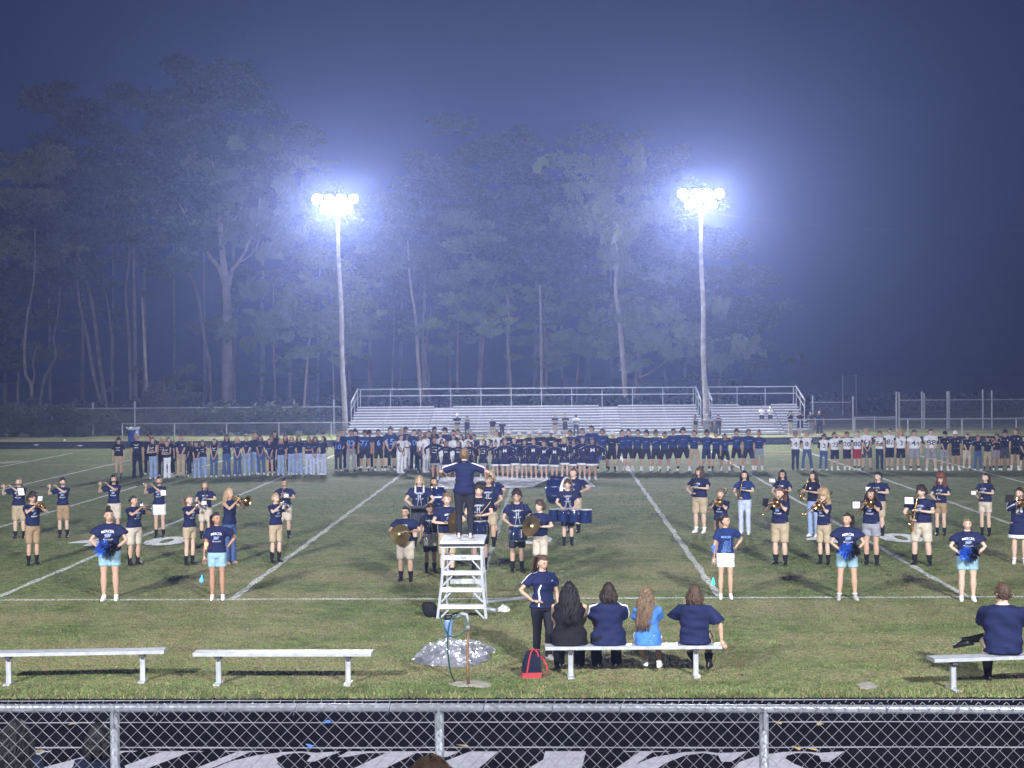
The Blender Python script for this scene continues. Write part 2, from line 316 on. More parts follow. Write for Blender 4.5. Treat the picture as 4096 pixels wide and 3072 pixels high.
# MUSTANGS painted on the near track: slanted slab letters, 2.4 m deep (tops at y=17.3)
GL = {  # strokes as polygons in a unit letter box (x 0..1, y 0..1), read from the camera side
 'M': [[(0, 0), (.22, 0), (.22, 1), (0, 1)], [(.78, 0), (1, 0), (1, 1), (.78, 1)], [(.0, 1), (.25, 1), (.58, .3), (.44, .15)], [(1, 1), (.8, 1), (.44, .3), (.53, .12)], [(-.1, 1), (.3, 1), (.3, .98), (-.1, .98)], [(.75, 1), (1.1, 1), (1.1, .98), (.75, .98)]],
 'U': [[(.05, .2), (.33, .2), (.33, 1), (.05, 1)], [(.78, .25), (.92, .25), (.92, 1), (.78, 1)], [(.05, .22), (.33, .22), (.45, .1), (.7, .12), (.78, .26), (.92, .26), (.8, .03), (.5, -.02), (.2, .02)], [(-.08, 1), (.45, 1), (.45, .985), (-.08, .985)], [(.66, 1), (1.05, 1), (1.05, .985), (.66, .985)]],
 'S': [[(.86, .99), (.98, 1), (.93, .82), (.85, .82), (.76, .92), (.62, .972), (.50, .968), (.43, .93), (.44, .88), (.60, .78), (.9, .64), (.97, .32), (.85, .08), (.55, -.02), (.2, .06), (.08, 0), (.05, .34), (.14, .34), (.3, .14), (.52, .1), (.64, .2), (.55, .33), (.2, .52), (.03, .66), (.02, .82), (.14, .93), (.35, .99), (.55, 1.0), (.74, .975)]],
 'T': [[(.36, 0), (.64, 0), (.64, 1), (.36, 1)], [(-.02, 1), (1.02, 1), (1.0, .90), (.92, .90), (.80, .97), (.2, .97), (.08, .90), (0, .90)], [(.22, 0), (.78, 0), (.78, .07), (.22, .07)]],
 'A': [[(.42, 1), (.68, 1), (1.0, 0), (.68, 0)], [(.42, 1), (.52, .86), (.2, 0), (.06, 0)], [(.25, .25), (.8, .25), (.8, .36), (.25, .36)], [(-.05, 0), (.32, 0), (.32, .07), (-.05, .07)], [(.6, 0), (1.1, 0), (1.1, .07), (.6, .07)]],
 'N': [[(.08, 0), (.2, 0), (.2, .9), (.08, .9)], [(.82, 0), (.94, 0), (.94, 1), (.82, 1)], [(-.02, 1), (.34, 1), (.94, .1), (.94, 0), (.75, 0), (.08, .86)], [(.68, 1), (1.08, 1), (1.08, .985), (.68, .985)], [(-.02, 0), (.34, 0), (.34, .07), (-.02, .07)]],
 'G': [[(.86, .98), (.98, 1), (.95, .82), (.86, .82), (.76, .93), (.6, .97), (.46, .93), (.38, .80), (.34, .5), (.4, .2), (.54, .08), (.66, .1), (.66, .4), (.52, .4), (.52, .48), (1.02, .48), (1.02, .4), (.92, .4), (.92, .05), (.55, -.02), (.2, .08), (.03, .35), (.05, .66), (.2, .90), (.42, .99), (.6, 1.0), (.74, .97)]]}
from mathutils.geometry import tessellate_polygon
x0s = [(80, 1.25), (630, 1.2), (1010, 1.05), (1400, 1.25), (1700, 1.25), (2190, 1.3), (2560, 1.25), (3000, 1.1)]
for ch, (px, w) in zip('MUSTANGS', x0s):
    g0 = gnd(px, 3010); b = MB(); D = 2.5; w *= 0.98
    for qi, q in enumerate(GL[ch]):
        V = [Vector((g0.x + x * w + (y - 1) * D * 0.42, g0.y - (1 - y) * D, qi * .0012)) for x, y in q]; b.add(V, [tuple(t) for t in tessellate_polygon([V])])
    for ff in range(len(b.f)):
        a, c, d = [Vector(b.v[i]) for i in b.f[ff]]
        if (c - a).cross(d - a).z < 0: b.f[ff] = tuple(reversed(b.f[ff]))
    b.v = [(v[0], v[1], v[2] + 0.002 * (i % 3 == 0) * 0) for i, v in enumerate(b.v)]
    o = b.obj('track_letter', TRKP, trk, loc=(0, 0, 0.012)); o['kind'] = 'structure'
# grass blades standing on the near part of the field
def blades(name, x0, x1, y0, y1, n, h, m):
    u = rng.random(n); y = y0 + (y1 - y0) * u ** 1.35; x = rng.uniform(-1, 1, n) * (1.0 + y * .42) + .4 * rng.normal(size=n); y = np.where(y > y0 + 1, y + rng.normal(0, .4, n), y); x[::1] = np.where(x1 - x0 < 17, x, x); a = rng.uniform(0, math.pi, n); hh = h * rng.uniform(0.4, 1.3, n); w = 0.006 + 0.008 * rng.random(n)
    lx = rng.normal(0, .5, n) * hh; ly = rng.normal(0, .5, n) * hh; c, s_ = np.cos(a) * w, np.sin(a) * w
    V = np.empty((n, 3, 3), np.float32); z = np.zeros(n)
    V[:, 0] = np.stack([x - c, y - s_, z], 1); V[:, 1] = np.stack([x + c, y + s_, z], 1); V[:, 2] = np.stack([x + lx, y + ly, hh], 1)
    me = bpy.data.meshes.new('grass'); me.vertices.add(n * 3); me.vertices.foreach_set('co', V.reshape(-1)); me.loops.add(n * 3); me.loops.foreach_set('vertex_index', np.arange(n * 3, dtype=np.int32))
    me.polygons.add(n); me.polygons.foreach_set('loop_start', np.arange(0, n * 3, 3, dtype=np.int32)); me.materials.append(None); me.update(calc_edges=True)
    o = link(name, me, m); o['kind'] = 'stuff'; return o
GB = [mat('grass_blade_green', (0.12, 0.175, 0.06), 0.8, var=0.4, vscale=2, spec=.1), mat('grass_blade_dry', (0.26, 0.225, 0.12), 0.85, var=0.35, vscale=2, spec=.1)]
blades('grass', -9.5, 9, TR0, 52, 170000, 0.026, GB[0]); blades('dry_grass', -9.5, 9, TR0, 42, 30000, 0.018, GB[1])
blades('edge_grass', -9, 9, TR0 - .03, TR0 + .5, 7000, 0.045, GB[0]); blades('dry_edge_grass', -9, 9, TR0 - .03, TR0 + .4, 5000, 0.045, GB[1])
# ------------------------------------------------------------------ front deck rail with chain link
dk = empty('viewing_deck', (0, 4, 0)); tag(dk, 'aluminium plank deck of the home stand below the camera rail', 'deck')
for i in range(22): b = MB().box((0, 0.5 + i * 0.36, 1.42), (11, 0.33, 0.05)); b.shift((0, -4, 0)); b.obj('plank', ALUP, dk)
for x in (-5, -2.5, 0, 2.5, 5):
    for y in (1, 4.5, 8): MB().box((x, y - 4, 0.69), (0.1, 0.1, 1.385)).obj('post', GALVD, dk)
FY = 8.27
gr = empty('guard_rail', (0, FY, 1.45)); tag(gr, 'galvanised pipe guard rail with chain link mesh across the bottom of the picture', 'fence')
zr = at(2048, 2833, FY).z - 1.45
def rl(px, py): p = at(px, py, FY); return (p.x, 0, p.z - 1.45)
tops = [rl(-1400, 2838), rl(0, 2833), rl(1024, 2831), rl(2048, 2831), rl(3072, 2835), rl(4096, 2839), rl(5400, 2846)]
MB().tube(tops, 0.0225, 14).obj('top_rail', GALV, gr, smooth=True)
MB().tube([(p[0], 0, 0.06) for p in tops], 0.02, 12).obj('bottom_rail', GALV, gr, smooth=True)
for i in range(-1, 5):
    px = 457 + 1300 * i; p = at(px, 2950, FY); o = MB().tube([(p.x, 0.012, 0.0), (p.x, 0.012, zr - 0.02)], 0.025, 14).obj('post', GALVM, gr, smooth=True)
    MB().box((p.x, 0.0, zr - 0.05), (0.012, 0.075, 0.1)).obj('bracket', GALV, o)
PP = 0.0735; b = MB(); x0 = -4.6; nz = 31; ztop = zr + 0.035
for i in range(250):
    sgn = 1 if i % 2 else -1; pts = []
    for k in range(nz + 1):
        z = ztop - k * PP / 2; side = ((k + i) % 2); x = x0 + (i + side) * PP / 2
        pts.append((x + random.uniform(-.0006, .0006), -0.027 + (0.0028 if side else -0.0028), z))
    b.tube(pts, 0.0021, 4, cap=False)
    if i % 2 == 0: xx = x0 + (i + 1) * PP / 2; b.tube([(xx - .004, -.027, ztop), (xx + .006, -.025, ztop + .014), (xx + .001, -.03, ztop + .02)], 0.0021, 4)
o = b.obj('chain_link', GALVM, gr); o['kind'] = 'stuff'
for px in (255, 640, 910, 1185, 1560, 1935, 2210, 2480, 2820, 3265, 3545, 3830):
    p = at(px, 2850, FY); MB().tube([(p.x - .012, -.03, zr - .03), (p.x, -.036, zr), (p.x + .008, -.02, zr + .03), (p.x + .012, .0, zr + .024)], 0.0018, 4).obj('tie_wire', SILVER, gr)
# ------------------------------------------------------------------ poles with floodlights
GLOW = mat('lit_floodlight_glass', (0.9, 0.9, 1.0), 0.4, emit=(1.0, 0.98, 0.92), estr=60)
def flood_pole(base, top, lamps, watts, aim, label, cat='light pole', seen=True, cone=2.75):
    t = empty('light_pole', base); tag(t, label, cat, 'floodlight poles around the field')
    B = Vector(base); k = 14; rel = Vector(top) - B
    pts = [rel * (i / k) + Vector((0.03 * math.sin(i), 0.03 * math.cos(i * 1.3), 0)) for i in range(k + 1)]
    MB().tube(pts, [0.175 - 0.07 * i / k for i in range(k + 1)], 14).obj('pole', POLEW, t, smooth=True)
    zz = sorted({round(l.z, 2) for l in lamps}); fw = (Vector(aim) - Vector(top)); fw.z = 0; fw.normalize()
    for grp in (1, -1):
        ls = [l for l in lamps if (l.z > (zz[0] + zz[-1]) / 2) == (grp == 1)]
        xs = [l.x for l in ls]; z = sum(l.z for l in ls) / len(ls)
        MB().box(((min(xs) + max(xs)) / 2 - B.x, -fw.y * .32 * 1, z - B.z - .12), (max(xs) - min(xs) + .5, .1, .1)).obj('crossarm', GALVD, t)
    MB().tube([rel, Vector((rel.x, rel.y, max(l.z for l in lamps) - B.z + .3))], .09, 10).obj('pole_top', POLEW, t)
    for l in lamps:
        c = l - B; d = (Vector(aim) - l).normalized(); dd = Vector((d.x, d.y, d.z * 0.8)).normalized(); q = dd.to_track_quat('Z', 'Y').to_matrix()
        hb = MB(); prof = [(-.32, .06), (-.26, .13), (-.15, .2), (0, .29), (.06, .31)]; n = 18
        vs = [c + q @ Vector((r * math.cos(2 * math.pi * j / n), r * math.sin(2 * math.pi * j / n), s)) for s, r in prof for j in range(n)]
        hb.add(vs, [(i * n + j, i * n + (j + 1) % n, (i + 1) * n + (j + 1) % n, (i + 1) * n + j) for i in range(len(prof) - 1) for j in range(n)] + [tuple(reversed(range(n)))])
        h = hb.obj('floodlight', ALU, t, smooth=True)
        g = MB().cyl(c + q @ Vector((0, 0, .015)), c + q @ Vector((0, 0, .03)), .285, n=20); g.obj('lit_glass', GLOW, h)
    zc = sum((l for l in lamps), Vector()) / len(lamps)
    for s in (-1, 1):
        L = bpy.data.lights.new('lamp', 'SPOT'); L.energy = watts / 2; L.color = (0.97, 0.97, 1.0); L.spot_size = cone; L.spot_blend = 1.0; L.shadow_soft_size = 0.9 if cone > 2.5 else 0.4
        o = bpy.data.objects.new(uname('floodlight_beam'), L); COL.objects.link(o); o.parent = t; d = (Vector(aim) + Vector((s * 17, 0, 0)) - zc).normalized()
        o.location = zc - B + Vector((s * .35, 0, 0)) + d * .2; o.rotation_euler = d.to_track_quat('-Z', 'Y').to_euler()
    return t
PY = 96.0
l1 = [at(x, y, PY) for x, y in ((1267, 795), (1317, 795), (1363, 795), (1412, 795), (1299, 833), (1391, 833))]
l2 = [at(x, y, PY) for x, y in ((2731, 774), (2785, 774), (2831, 773), (2877, 773), (2759, 817), (2850, 816))]
def poleat(bx, tx, ty):
    b_ = at(bx, 1700, PY); b_.z = 0; return b_, at(tx, ty, PY)
b1, t1 = poleat(1380, 1350, 850); b2, t2 = poleat(2823, 2801, 828)
flood_pole(b1, t1, l1, AWAY_W, (-4, 76, 0), 'tall wooden pole with six lit floodlights at the left end of the long bleachers')
flood_pole(b2, t2, l2, AWAY_W, (2, 76, 0), 'tall wooden pole with six lit floodlights in the gap between the two bleachers')
def homelamps(x): return [Vector((x + dx, -4.0, z)) for dx, z in ((-1.1, 15.3), (-.37, 15.3), (.37, 15.3), (1.1, 15.3), (-.7, 14.6), (.7, 14.6))]
for x, nm in ((-15.5, 'floodlight pole of the home side, left behind the camera'), (11.0, 'floodlight pole of the home side, right behind the camera')):
    flood_pole((x, -4.0, 0), (x, -4.0, 14.4), homelamps(x), HOME_W, (x * 0.3, 72, 0), nm, cone=1.7)
def cable(name, pts, label):
    P = [at(x, y, Y) for x, y, Y in pts]; o = MB().tube([p - P[0] for p in P], 0.009, 5).obj(name, WIREM, loc=P[0]); tag(o, label, 'cable', 'wires strung from the light poles')
cable('overhead_wire', [(1345, 868, PY), (1270, 890, PY), (1200, 910, PY), (1140, 926, PY), (1000, 955, PY + 2), (700, 980, PY + 8), (300, 975, PY + 15), (-200, 940, PY + 25)], 'thin overhead wire running left from the left light pole')
cable('overhead_wire', [(1352, 868, PY), (1420, 876, PY), (1540, 894, PY), (1700, 912, PY), (1900, 925, PY), (2150, 925, PY), (2400, 904, PY), (2600, 880, PY), (2700, 864, PY), (2797, 849, PY)], 'thin overhead wire sagging between the two light poles')
cable('overhead_wire', [(2806, 849, PY), (2900, 860, PY), (3010, 876, PY), (3300, 905, PY + 4), (3800, 930, PY + 12), (4400, 920, PY + 20)], 'thin overhead wire running right from the right light pole')
# ------------------------------------------------------------------ far bleachers
RISE, RUN, R0Y, R0Z = 0.148, 0.62, 93.2, 0.30
def bleacher(x0, x1, nrow, aisles, label, rail_gap, cut=0.0):
    t = empty('bleacher', ((x0 + x1) / 2, R0Y, 0)); tag(t, label, 'bleacher', 'aluminium bleachers across the field'); cx = (x0 + x1) / 2
    mk = lambda b, n, m, p=t: b.shift((-cx, -R0Y, 0)).obj(n, m, p)
    for i in range(nrow):
        y = R0Y + i * RUN; z = R0Z + i * RISE
        segs = []; last = x0
        for (a0, a1) in aisles:
            segs.append((last, a0)); last = a1
        segs.append((last, x1))
        for s0, s1 in segs:
            mk(MB().box(((s0 + s1) / 2, y, z), (s1 - s0, 0.25, 0.045)), 'seat_plank', ALUP)
        mk(MB().box((cx, y + .33, z - .27), (x1 - x0, 0.34, 0.035)), 'foot_plank', ALUP)
        mk(MB().box((cx, y + .50, z - .13), (x1 - x0, 0.02, 0.13)), 'riser_board', RISERM)
        for (a0, a1) in aisles:
            mk(MB().box(((a0 + a1) / 2, y + .15, z - .16), (a1 - a0, 0.36, 0.06)), 'aisle_step', ALUP)
        n = int((x1 - x0) / 1.83); br = MB()
        for k in range(n + 1): br.box((x0 + .1 + k * (x1 - x0 - .2) / n, y, z - .15), (.05, .06, .27))
        mk(br, 'seat_bracket', GALVD)['kind'] = 'stuff'
    n = int((x1 - x0) / 1.83); yb = R0Y + nrow * RUN
    for k in range(n + 1):
        x = x0 + .1 + k * (x1 - x0 - .2) / n; ztop = R0Z + nrow * RISE
        mk(MB().tube([(x, R0Y - .1, 0.0), (x, R0Y - .1, R0Z - .3), (x, yb, ztop - .3), (x, yb, 0.0)], .03, 5), 'frame', GALVD)
        mk(MB().tube([(x, yb + .05, ztop - .35), (x, yb + .05, ztop + .98)], .026, 8), 'rail_post', ALU)
    zt = R0Z + nrow * RISE
    for h in (.98, .55): mk(MB().tube([(x0, yb + .02, zt + h), (x1, yb + .02, zt + h)], .03, 8), 'back_rail', ALU)
    for x in (x0 - .06, x1 + .06):
        zf = R0Z + .95
        mk(MB().tube([(x, yb, zt + 1.02), (x, yb - 3.4, zt + 1.02 - 3.4 * RISE / RUN)], .05, 8), 'side_rail', ALU)
        mk(MB().tube([(x, yb, zt + .55), (x, yb - 3.4, zt + .55 - 3.4 * RISE / RUN)], .03, 8), 'side_rail', ALU)
        for q in (0.1, 1.7, 3.3): mk(MB().tube([(x, yb - q, zt + .99 - q * RISE / RUN), (x, yb - q, zt - .3 - q * RISE / RUN)], .026, 6), 'rail_post', ALU)
    return t
BX = lambda px: at(px, 1660, 96).x
bleacher(BX(1408), BX(2800), 10, [(BX(1722), BX(1800)), (BX(2400), BX(2480))], 'long aluminium bleacher between the two light poles', 0)
bleacher(BX(2852), BX(3215), 10, [(BX(2975), BX(3110))], 'short aluminium bleacher right of the right light pole', 0)
# ------------------------------------------------------------------ far fences
def fence(x0, x1, Y, h, label, step=3.0, rail=.03, posts=None, mid=None, link=True, zb=0.0):
    t = empty('chain_link_fence', ((x0 + x1) / 2, Y, 0)); tag(t, label, 'fence'); cx = (x0 + x1) / 2
    MB().tube([(x0 - cx, 0, h), (x1 - cx, 0, h)], rail, 6).obj('top_rail', GALVM, t)
    if mid: MB().tube([(x0 - cx, 0, mid), (x1 - cx, 0, mid)], rail * .8, 6).obj('mid_rail', GALVD, t)
    xs = posts or [x0 + (x1 - x0) * k / max(1, round((x1 - x0) / step)) for k in range(int(round((x1 - x0) / step)) + 1)]
    for q in xs:
        x, hh = q if isinstance(q, tuple) else (q, h + .03)
        MB().tube([(x - cx, 0.03, 0), (x - cx, .03, hh)], .04 if hh < h + .3 else .05, 6).obj('post', GALVM, t)
    if link: o = MB().quad((x0 - cx, -.03, zb), (x1 - cx, -.03, zb), (x1 - cx, -.03, h), (x0 - cx, -.03, h)).obj('chain_link', LINKF, t); o['kind'] = 'stuff'
    return t
X = lambda px, Y: at(px, 1600, Y).x
fence(X(487, 90.6), X(1955, 90.6), 90.6, .98, 'low chain link fence behind the far track on the left')
fence(X(2130, 90.6), X(4500, 90.6), 90.6, .98, 'low chain link fence behind the far track on the right')
fence(X(-200, 97), X(1370, 97), 97, 1.72, 'taller chain link fence overgrown with ivy at the left tree line', posts=[(X(p, 97), h) for p, h in ((-100, 1.8), (42, 1.8), (207, 1.8), (370, 2.1), (538, 2.15), (860, 1.8), (1020, 2.0), (1175, 2.2), (1335, 2.2))])
fence(X(3240, 99), X(3405, 99), 99, 1.75, 'dark fence panel between two leaning posts right of the short bleacher', posts=[(X(3251, 99), 2.2), (X(3412, 99), 2.15)])
fence(X(3420, 97), X(3590, 97), 97, .85, 'low fence run left of the tall paired posts', posts=[(X(3420, 97), .9), (X(3498, 97), .9)])
fence(X(3600, 99), X(4300, 99), 99, 1.85, 'tall chain link fence of the practice area at the far right', posts=[(X(p, 99), h) for p, h in ((3586, 2.4), (3597, 2.35), (3688, 2.4), (3697, 2.3), (3790, 2.4), (3797, 2.4), (3932, 2.5), (3968, 2.45), (4150, 2.3))], mid=.6)
for px, yt in ((3371, 1470), (3425, 1470)):
    a = at(px, 1660, 125); o = MB().tube([(0, 0, 0), (0, 0, 3.2)], .05, 6).obj('far_post', GALVD, loc=(a.x, 125, 0)); tag(o, 'faint thin %s post far behind the right fences in the dark' % ('left' if px < 3400 else 'right'), 'post', 'thin posts far in the dark')
ORD = ['first', 'second', 'third', 'fourth', 'fifth', 'sixth', 'seventh', 'eighth', 'ninth', 'tenth', 'eleventh', 'twelfth', 'thirteenth', 'fourteenth', 'fifteenth', 'sixteenth', 'seventeenth', 'eighteenth', 'nineteenth', 'twentieth']
ORD += ['twenty ' + o for o in ORD[:9]] + ['thirtieth'] + ['thirty ' + o for o in ORD[:9]]
# ================================================================== TREES, IVY
def leafcloud(blobs, n, size, flat=.75, seed=0):      # blobs: (x,y,z,r); many leaf-sized quads in clumps
    r = np.random.default_rng(seed); B = np.array(blobs, float); w = B[:, 3] ** 2.2; w /= w.sum(); ncl = max(10, n // 14)
    bi = r.choice(len(B), ncl, p=w); d = r.normal(size=(ncl, 3)); d /= np.linalg.norm(d, axis=1)[:, None]
    rad = B[bi, 3] * (r.random(ncl) ** .45) * r.uniform(.75, 1.12, ncl); cc = B[bi, :3] + d * rad[:, None] * np.array([1, 1, flat])
    k = n // ncl; C = np.repeat(cc, k, 0) + r.normal(0, 1, (ncl * k, 3)) * np.repeat(B[bi, 3] * .10, k)[:, None] * np.array([1.2, 1.2, .7])
    N_ = len(C); a = r.normal(size=(N_, 3)); a /= np.linalg.norm(a, axis=1)[:, None]; bb = np.cross(a, r.normal(size=(N_, 3))); bb /= np.linalg.norm(bb, axis=1)[:, None]
    s = size * r.uniform(.6, 1.4, N_)[:, None]; V = np.empty((N_, 4, 3)); V[:, 0] = C - a * s; V[:, 1] = C - bb * s * .55; V[:, 2] = C + a * s; V[:, 3] = C + bb * s * .55
    return quads_mesh(V)
CROWNS = []
for s in range(5):
    rr = random.Random(40 + s); bl = [(rr.gauss(0, 1.9), rr.gauss(0, 1.6), rr.uniform(-3.2, 3.2), rr.uniform(.6, 1.6)) for _ in range(13)]
    CROWNS.append(leafcloud(bl, 4600, .15, .62, s))
SPRAYS = []
for s in range(3):
    rr = random.Random(80 + s); bl = [(rr.gauss(0, 1.3), rr.gauss(0, 1.1), rr.gauss(0, .45), rr.uniform(.35, .8)) for _ in range(12)]
    SPRAYS.append(leafcloud(bl, 2200, .13, .45, 50 + s))
def tree(Y, stems, crowns, label, group, bark=BARK, name='tree', leaf=0):
    # stems: [( [(px,py),...], w0px, w1px )], crowns: [(px,py,rx_m,rz_m,kind)]
    bp = stems[0][0][0]; base = at(bp[0], bp[1], Y); base.z = 0; t = empty(name, base); tag(t, label, 'tree', group); sc = Y / F
    for si, (pts, w0, w1) in enumerate(stems):
        P = [at(x, y, Y + (0 if si == 0 else random.uniform(-.4, .4))) - base for x, y in pts]
        if si == 0: P[0].z = -.1
        n = len(P); Q = []
        for i in range(n - 1):                          # smooth a little
            for j in range(3):
                u = j / 3; a, b, c, d = P[max(i - 1, 0)], P[i], P[i + 1], P[min(i + 2, n - 1)]
                Q.append(.5 * ((2 * b) + (c - a) * u + (2 * a - 5 * b + 4 * c - d) * u * u + (3 * b - a - 3 * c + d) * u ** 3))
        Q.append(P[-1]); m = len(Q); w1 = min(w1, 3.5) if name == 'tree' else w1; rad = [(w0 + (w1 - w0) * (i / (m - 1)) ** 1.15) * sc / 2 * (1 + .06 * math.sin(i * 2.1)) for i in range(m)]
        if si == 0: rad[0] *= 1.35
        b = MB().tube(Q, rad, 9)
        b.obj('trunk' if si == 0 else 'limb', bark, t, smooth=True)
    for i, (cx, cy, rx, rz, kd) in enumerate(crowns):
        c = at(cx, cy, Y + random.uniform(-2, 2)) - base
        me = SPRAYS[i % 3] if kd == 's' else CROWNS[(i + leaf) % 5]; k = (1.9, .9) if kd == 's' else (3.4, 4.6)
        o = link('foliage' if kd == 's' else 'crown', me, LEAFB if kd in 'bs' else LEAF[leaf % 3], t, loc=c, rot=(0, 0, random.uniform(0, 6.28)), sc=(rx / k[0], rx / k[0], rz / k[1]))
    return t
TG = 'trees beyond the far fence'
ZL = lambda x, y: (x / 1.1438, 300 + y / 1.1438)
ZM = lambda x, y: (1100 + x / 1.106, 600 + y / 1.106)
def L_(*p): return [ZL(x, y) for x, y in p]
def M_(*p): return [ZM(x, y) for x, y in p]
tree(112, [(L_((140, 1540), (145, 1430), (118, 1370), (112, 1250), (125, 1100), (142, 1020), (158, 900), (160, 700)), 16, 7), (L_((145, 1430), (158, 1370), (150, 1310), (170, 1240)), 8, 3)], [(165, 830, 4.6, 5.2, 'b'), (120, 700, 2.6, 3.0, 'b'), (230, 900, 3.0, 3.2, 'c')], 'leaning tree with a crown coloured as brightly lit at the left edge of the wood', TG, BARKP, leaf=0)
tree(114, [(L_((165, 1540), (200, 1400), (230, 1340), (255, 1280), (245, 1200), (265, 1100), (275, 950), (270, 850)), 14, 6)], [(235, 990, 2.8, 3.4, 'c')], 'thin tree leaning right out of the ground beside the leftmost pale tree', TG)
tree(118, [(L_((490, 1560), (430, 1380), (400, 1200), (365, 1050), (350, 900), (345, 800)), 17, 8)], [(300, 780, 4.2, 5.0, 'c')], 'tree leaning left, the left stem of the crossing pair', TG, leaf=1)
tree(118.6, [(L_((498, 1560), (460, 1350), (430, 1100), (400, 950), (365, 850), (340, 740), (335, 560)), 18, 8)], [(290, 560, 4.5, 6.0, 'c'), (370, 700, 3.6, 4.5, 'c')], 'tree leaning left, the right stem of the crossing pair', TG, leaf=2)
tree(124, [(L_((515, 1540), (512, 1350), (510, 1200), (495, 1060), (475, 970)), 14, 6)], [(415, 1050, 3.6, 4.2, 'c')], 'slim upright tree with a crooked top right of the crossing pair', TG)
tree(117, [(L_((600, 1540), (590, 1200), (575, 1000), (590, 850), (590, 700)), 14, 7)], [(505, 800, 3.8, 5.0, 'c'), (490, 720, 2.2, 2.4, 'b')], 'left of the two straight parallel trunks in the left wood', TG, leaf=1)
tree(117.5, [(L_((622, 1540), (617, 1150), (612, 900), (615, 650), (610, 500)), 17, 8)], [(560, 620, 5.0, 7.0, 'c'), (600, 480, 5.0, 5.0, 'c')], 'right of the two straight parallel trunks in the left wood', TG, leaf=2)
tree(101, [(L_((672, 1570), (670, 1420), (662, 1280), (655, 1130), (648, 1015)), 15, 4)], [], 'bare broken snag without leaves standing close behind the ivy fence', TG, BARKP, 'dead_tree')
tree(116, [(L_((962, 1540), (960, 1350), (935, 1200), (910, 1040), (885, 950), (860, 910), (800, 880), (780, 830)), 15, 5)], [(660, 960, 3.2, 3.5, 'c'), (640, 830, 3.6, 4.4, 'c')], 'tree with its top bent sharply to the left beside the big forked tree', TG)
tree(115, [(L_((1040, 1560), (1040, 1450), (1040, 1340), (1038, 1150), (1040, 1050), (1030, 930), (1018, 820), (1010, 700), (1000, 600), (985, 470), (960, 330)), 50, 3), (L_((1028, 960), (1000, 880), (950, 820), (900, 740), (850, 640), (800, 560)), 20, 2), (L_((1045, 980), (1060, 900), (1085, 865), (1120, 810), (1135, 770), (1175, 680), (1190, 560)), 18, 2), (L_((1018, 760), (1050, 690), (1100, 620), (1130, 500)), 12, 2), (L_((985, 860), (940, 780), (930, 700)), 7, 2), (L_((1090, 860), (1150, 820), (1200, 730)), 7, 2)],
     [(840, 770, 3.8, 3.6, 'b'), (770, 930, 2.4, 2.2, 's'), (830, 660, 4.5, 4.5, 'c'), (1065, 735, 3.2, 2.2, 's'), (1035, 950, 3.0, 2.0, 's'), (920, 560, 6, 6.5, 'c'), (1080, 830, 3.4, 2.5, 's'), (1060, 640, 4.4, 4.2, 'c'), (960, 760, 3.4, 3.0, 'c'), (860, 880, 3.0, 1.6, 's')], 'huge thick forked tree, the broadest trunk of the left wood', TG, BARKP, leaf=0)
tree(122, [(L_((1070, 1550), (1072, 1250), (1090, 1020), (1095, 950)), 18, 8), (L_((1095, 1010), (1140, 950), (1190, 900)), 8, 3)], [(980, 1180, 3.5, 4, 'c')], 'second trunk close behind the right side of the huge forked tree', TG, leaf=1)
tree(108, [(L_((1260, 1560), (1258, 1400), (1250, 1200), (1252, 950)), 10, 5)], [(1090, 1330, 2.5, 2.4, 's')], 'thin straight trunk between the forked tree and the left light pole', TG)
tree(112, [(L_((1327, 1560), (1328, 1400), (1332, 1250)), 9, 4)], [(1150, 1400, 2.6, 2.6, 'c')], 'short thin dark trunk left of the left light pole', TG)
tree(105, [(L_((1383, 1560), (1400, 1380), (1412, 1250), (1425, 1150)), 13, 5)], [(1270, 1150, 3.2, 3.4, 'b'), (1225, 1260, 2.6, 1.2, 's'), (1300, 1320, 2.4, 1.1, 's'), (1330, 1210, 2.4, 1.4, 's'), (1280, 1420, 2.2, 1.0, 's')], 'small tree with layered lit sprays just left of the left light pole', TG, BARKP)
tree(106, [(M_((262, 1170), (258, 1000), (250, 850)), 8, 4)], [(1340, 1330, 2.2, 1.2, 's'), (1320, 1270, 2.4, 1.3, 's')], 'slender young tree hidden by the lower left light pole', TG)
tree(118, [(M_((520, 1190), (520, 1000), (525, 850), (527, 700)), 11, 5)], [(1530, 1180, 3.4, 4.2, 'c'), (1550, 1080, 2.6, 1.0, 's')], 'first trunk right of the left light pole above the long bleacher', TG)
tree(106, [(M_((640, 1190), (640, 1060), (630, 900), (622, 750), (600, 600), (590, 480), (588, 400)), 17, 6)], [(1610, 900, 3.6, 5.0, 'c')], 'tall bare pruned trunk bending left with cut branch stubs', TG, BARKP, leaf=1)
tree(107, [(M_((657, 1190), (655, 950), (655, 780), (665, 560)), 15, 6)], [(1720, 950, 3.4, 4.6, 'c')], 'pruned trunk directly right of the bending bare one', TG, leaf=2)
tree(112, [(M_((690, 1190), (680, 1000), (665, 900), (690, 700)), 13, 5)], [(1760, 1180, 3.2, 3.6, 'c')], 'third leaning trunk of the pruned clump', TG)
tree(108, [(M_((806, 1190), (806, 1000), (808, 850), (810, 640)), 12, 5)], [(1840, 990, 3.4, 3.4, 'b'), (1860, 1300, 3, 1.1, 's')], 'slim straight trunk left of the broad central trunk', TG)
tree(116, [(M_((898, 1190), (905, 1000), (922, 800), (927, 600), (945, 400)), 24, 10), (M_((922, 700), (990, 560), (1050, 450)), 8, 3)], [(1935, 830, 4.6, 5.5, 'c'), (1960, 1200, 3.2, 1.2, 's'), (1900, 1310, 3.2, 1.2, 's'), (1900, 680, 5, 4.5, 'c')], 'broad central trunk behind the middle of the bleacher', TG, leaf=1)
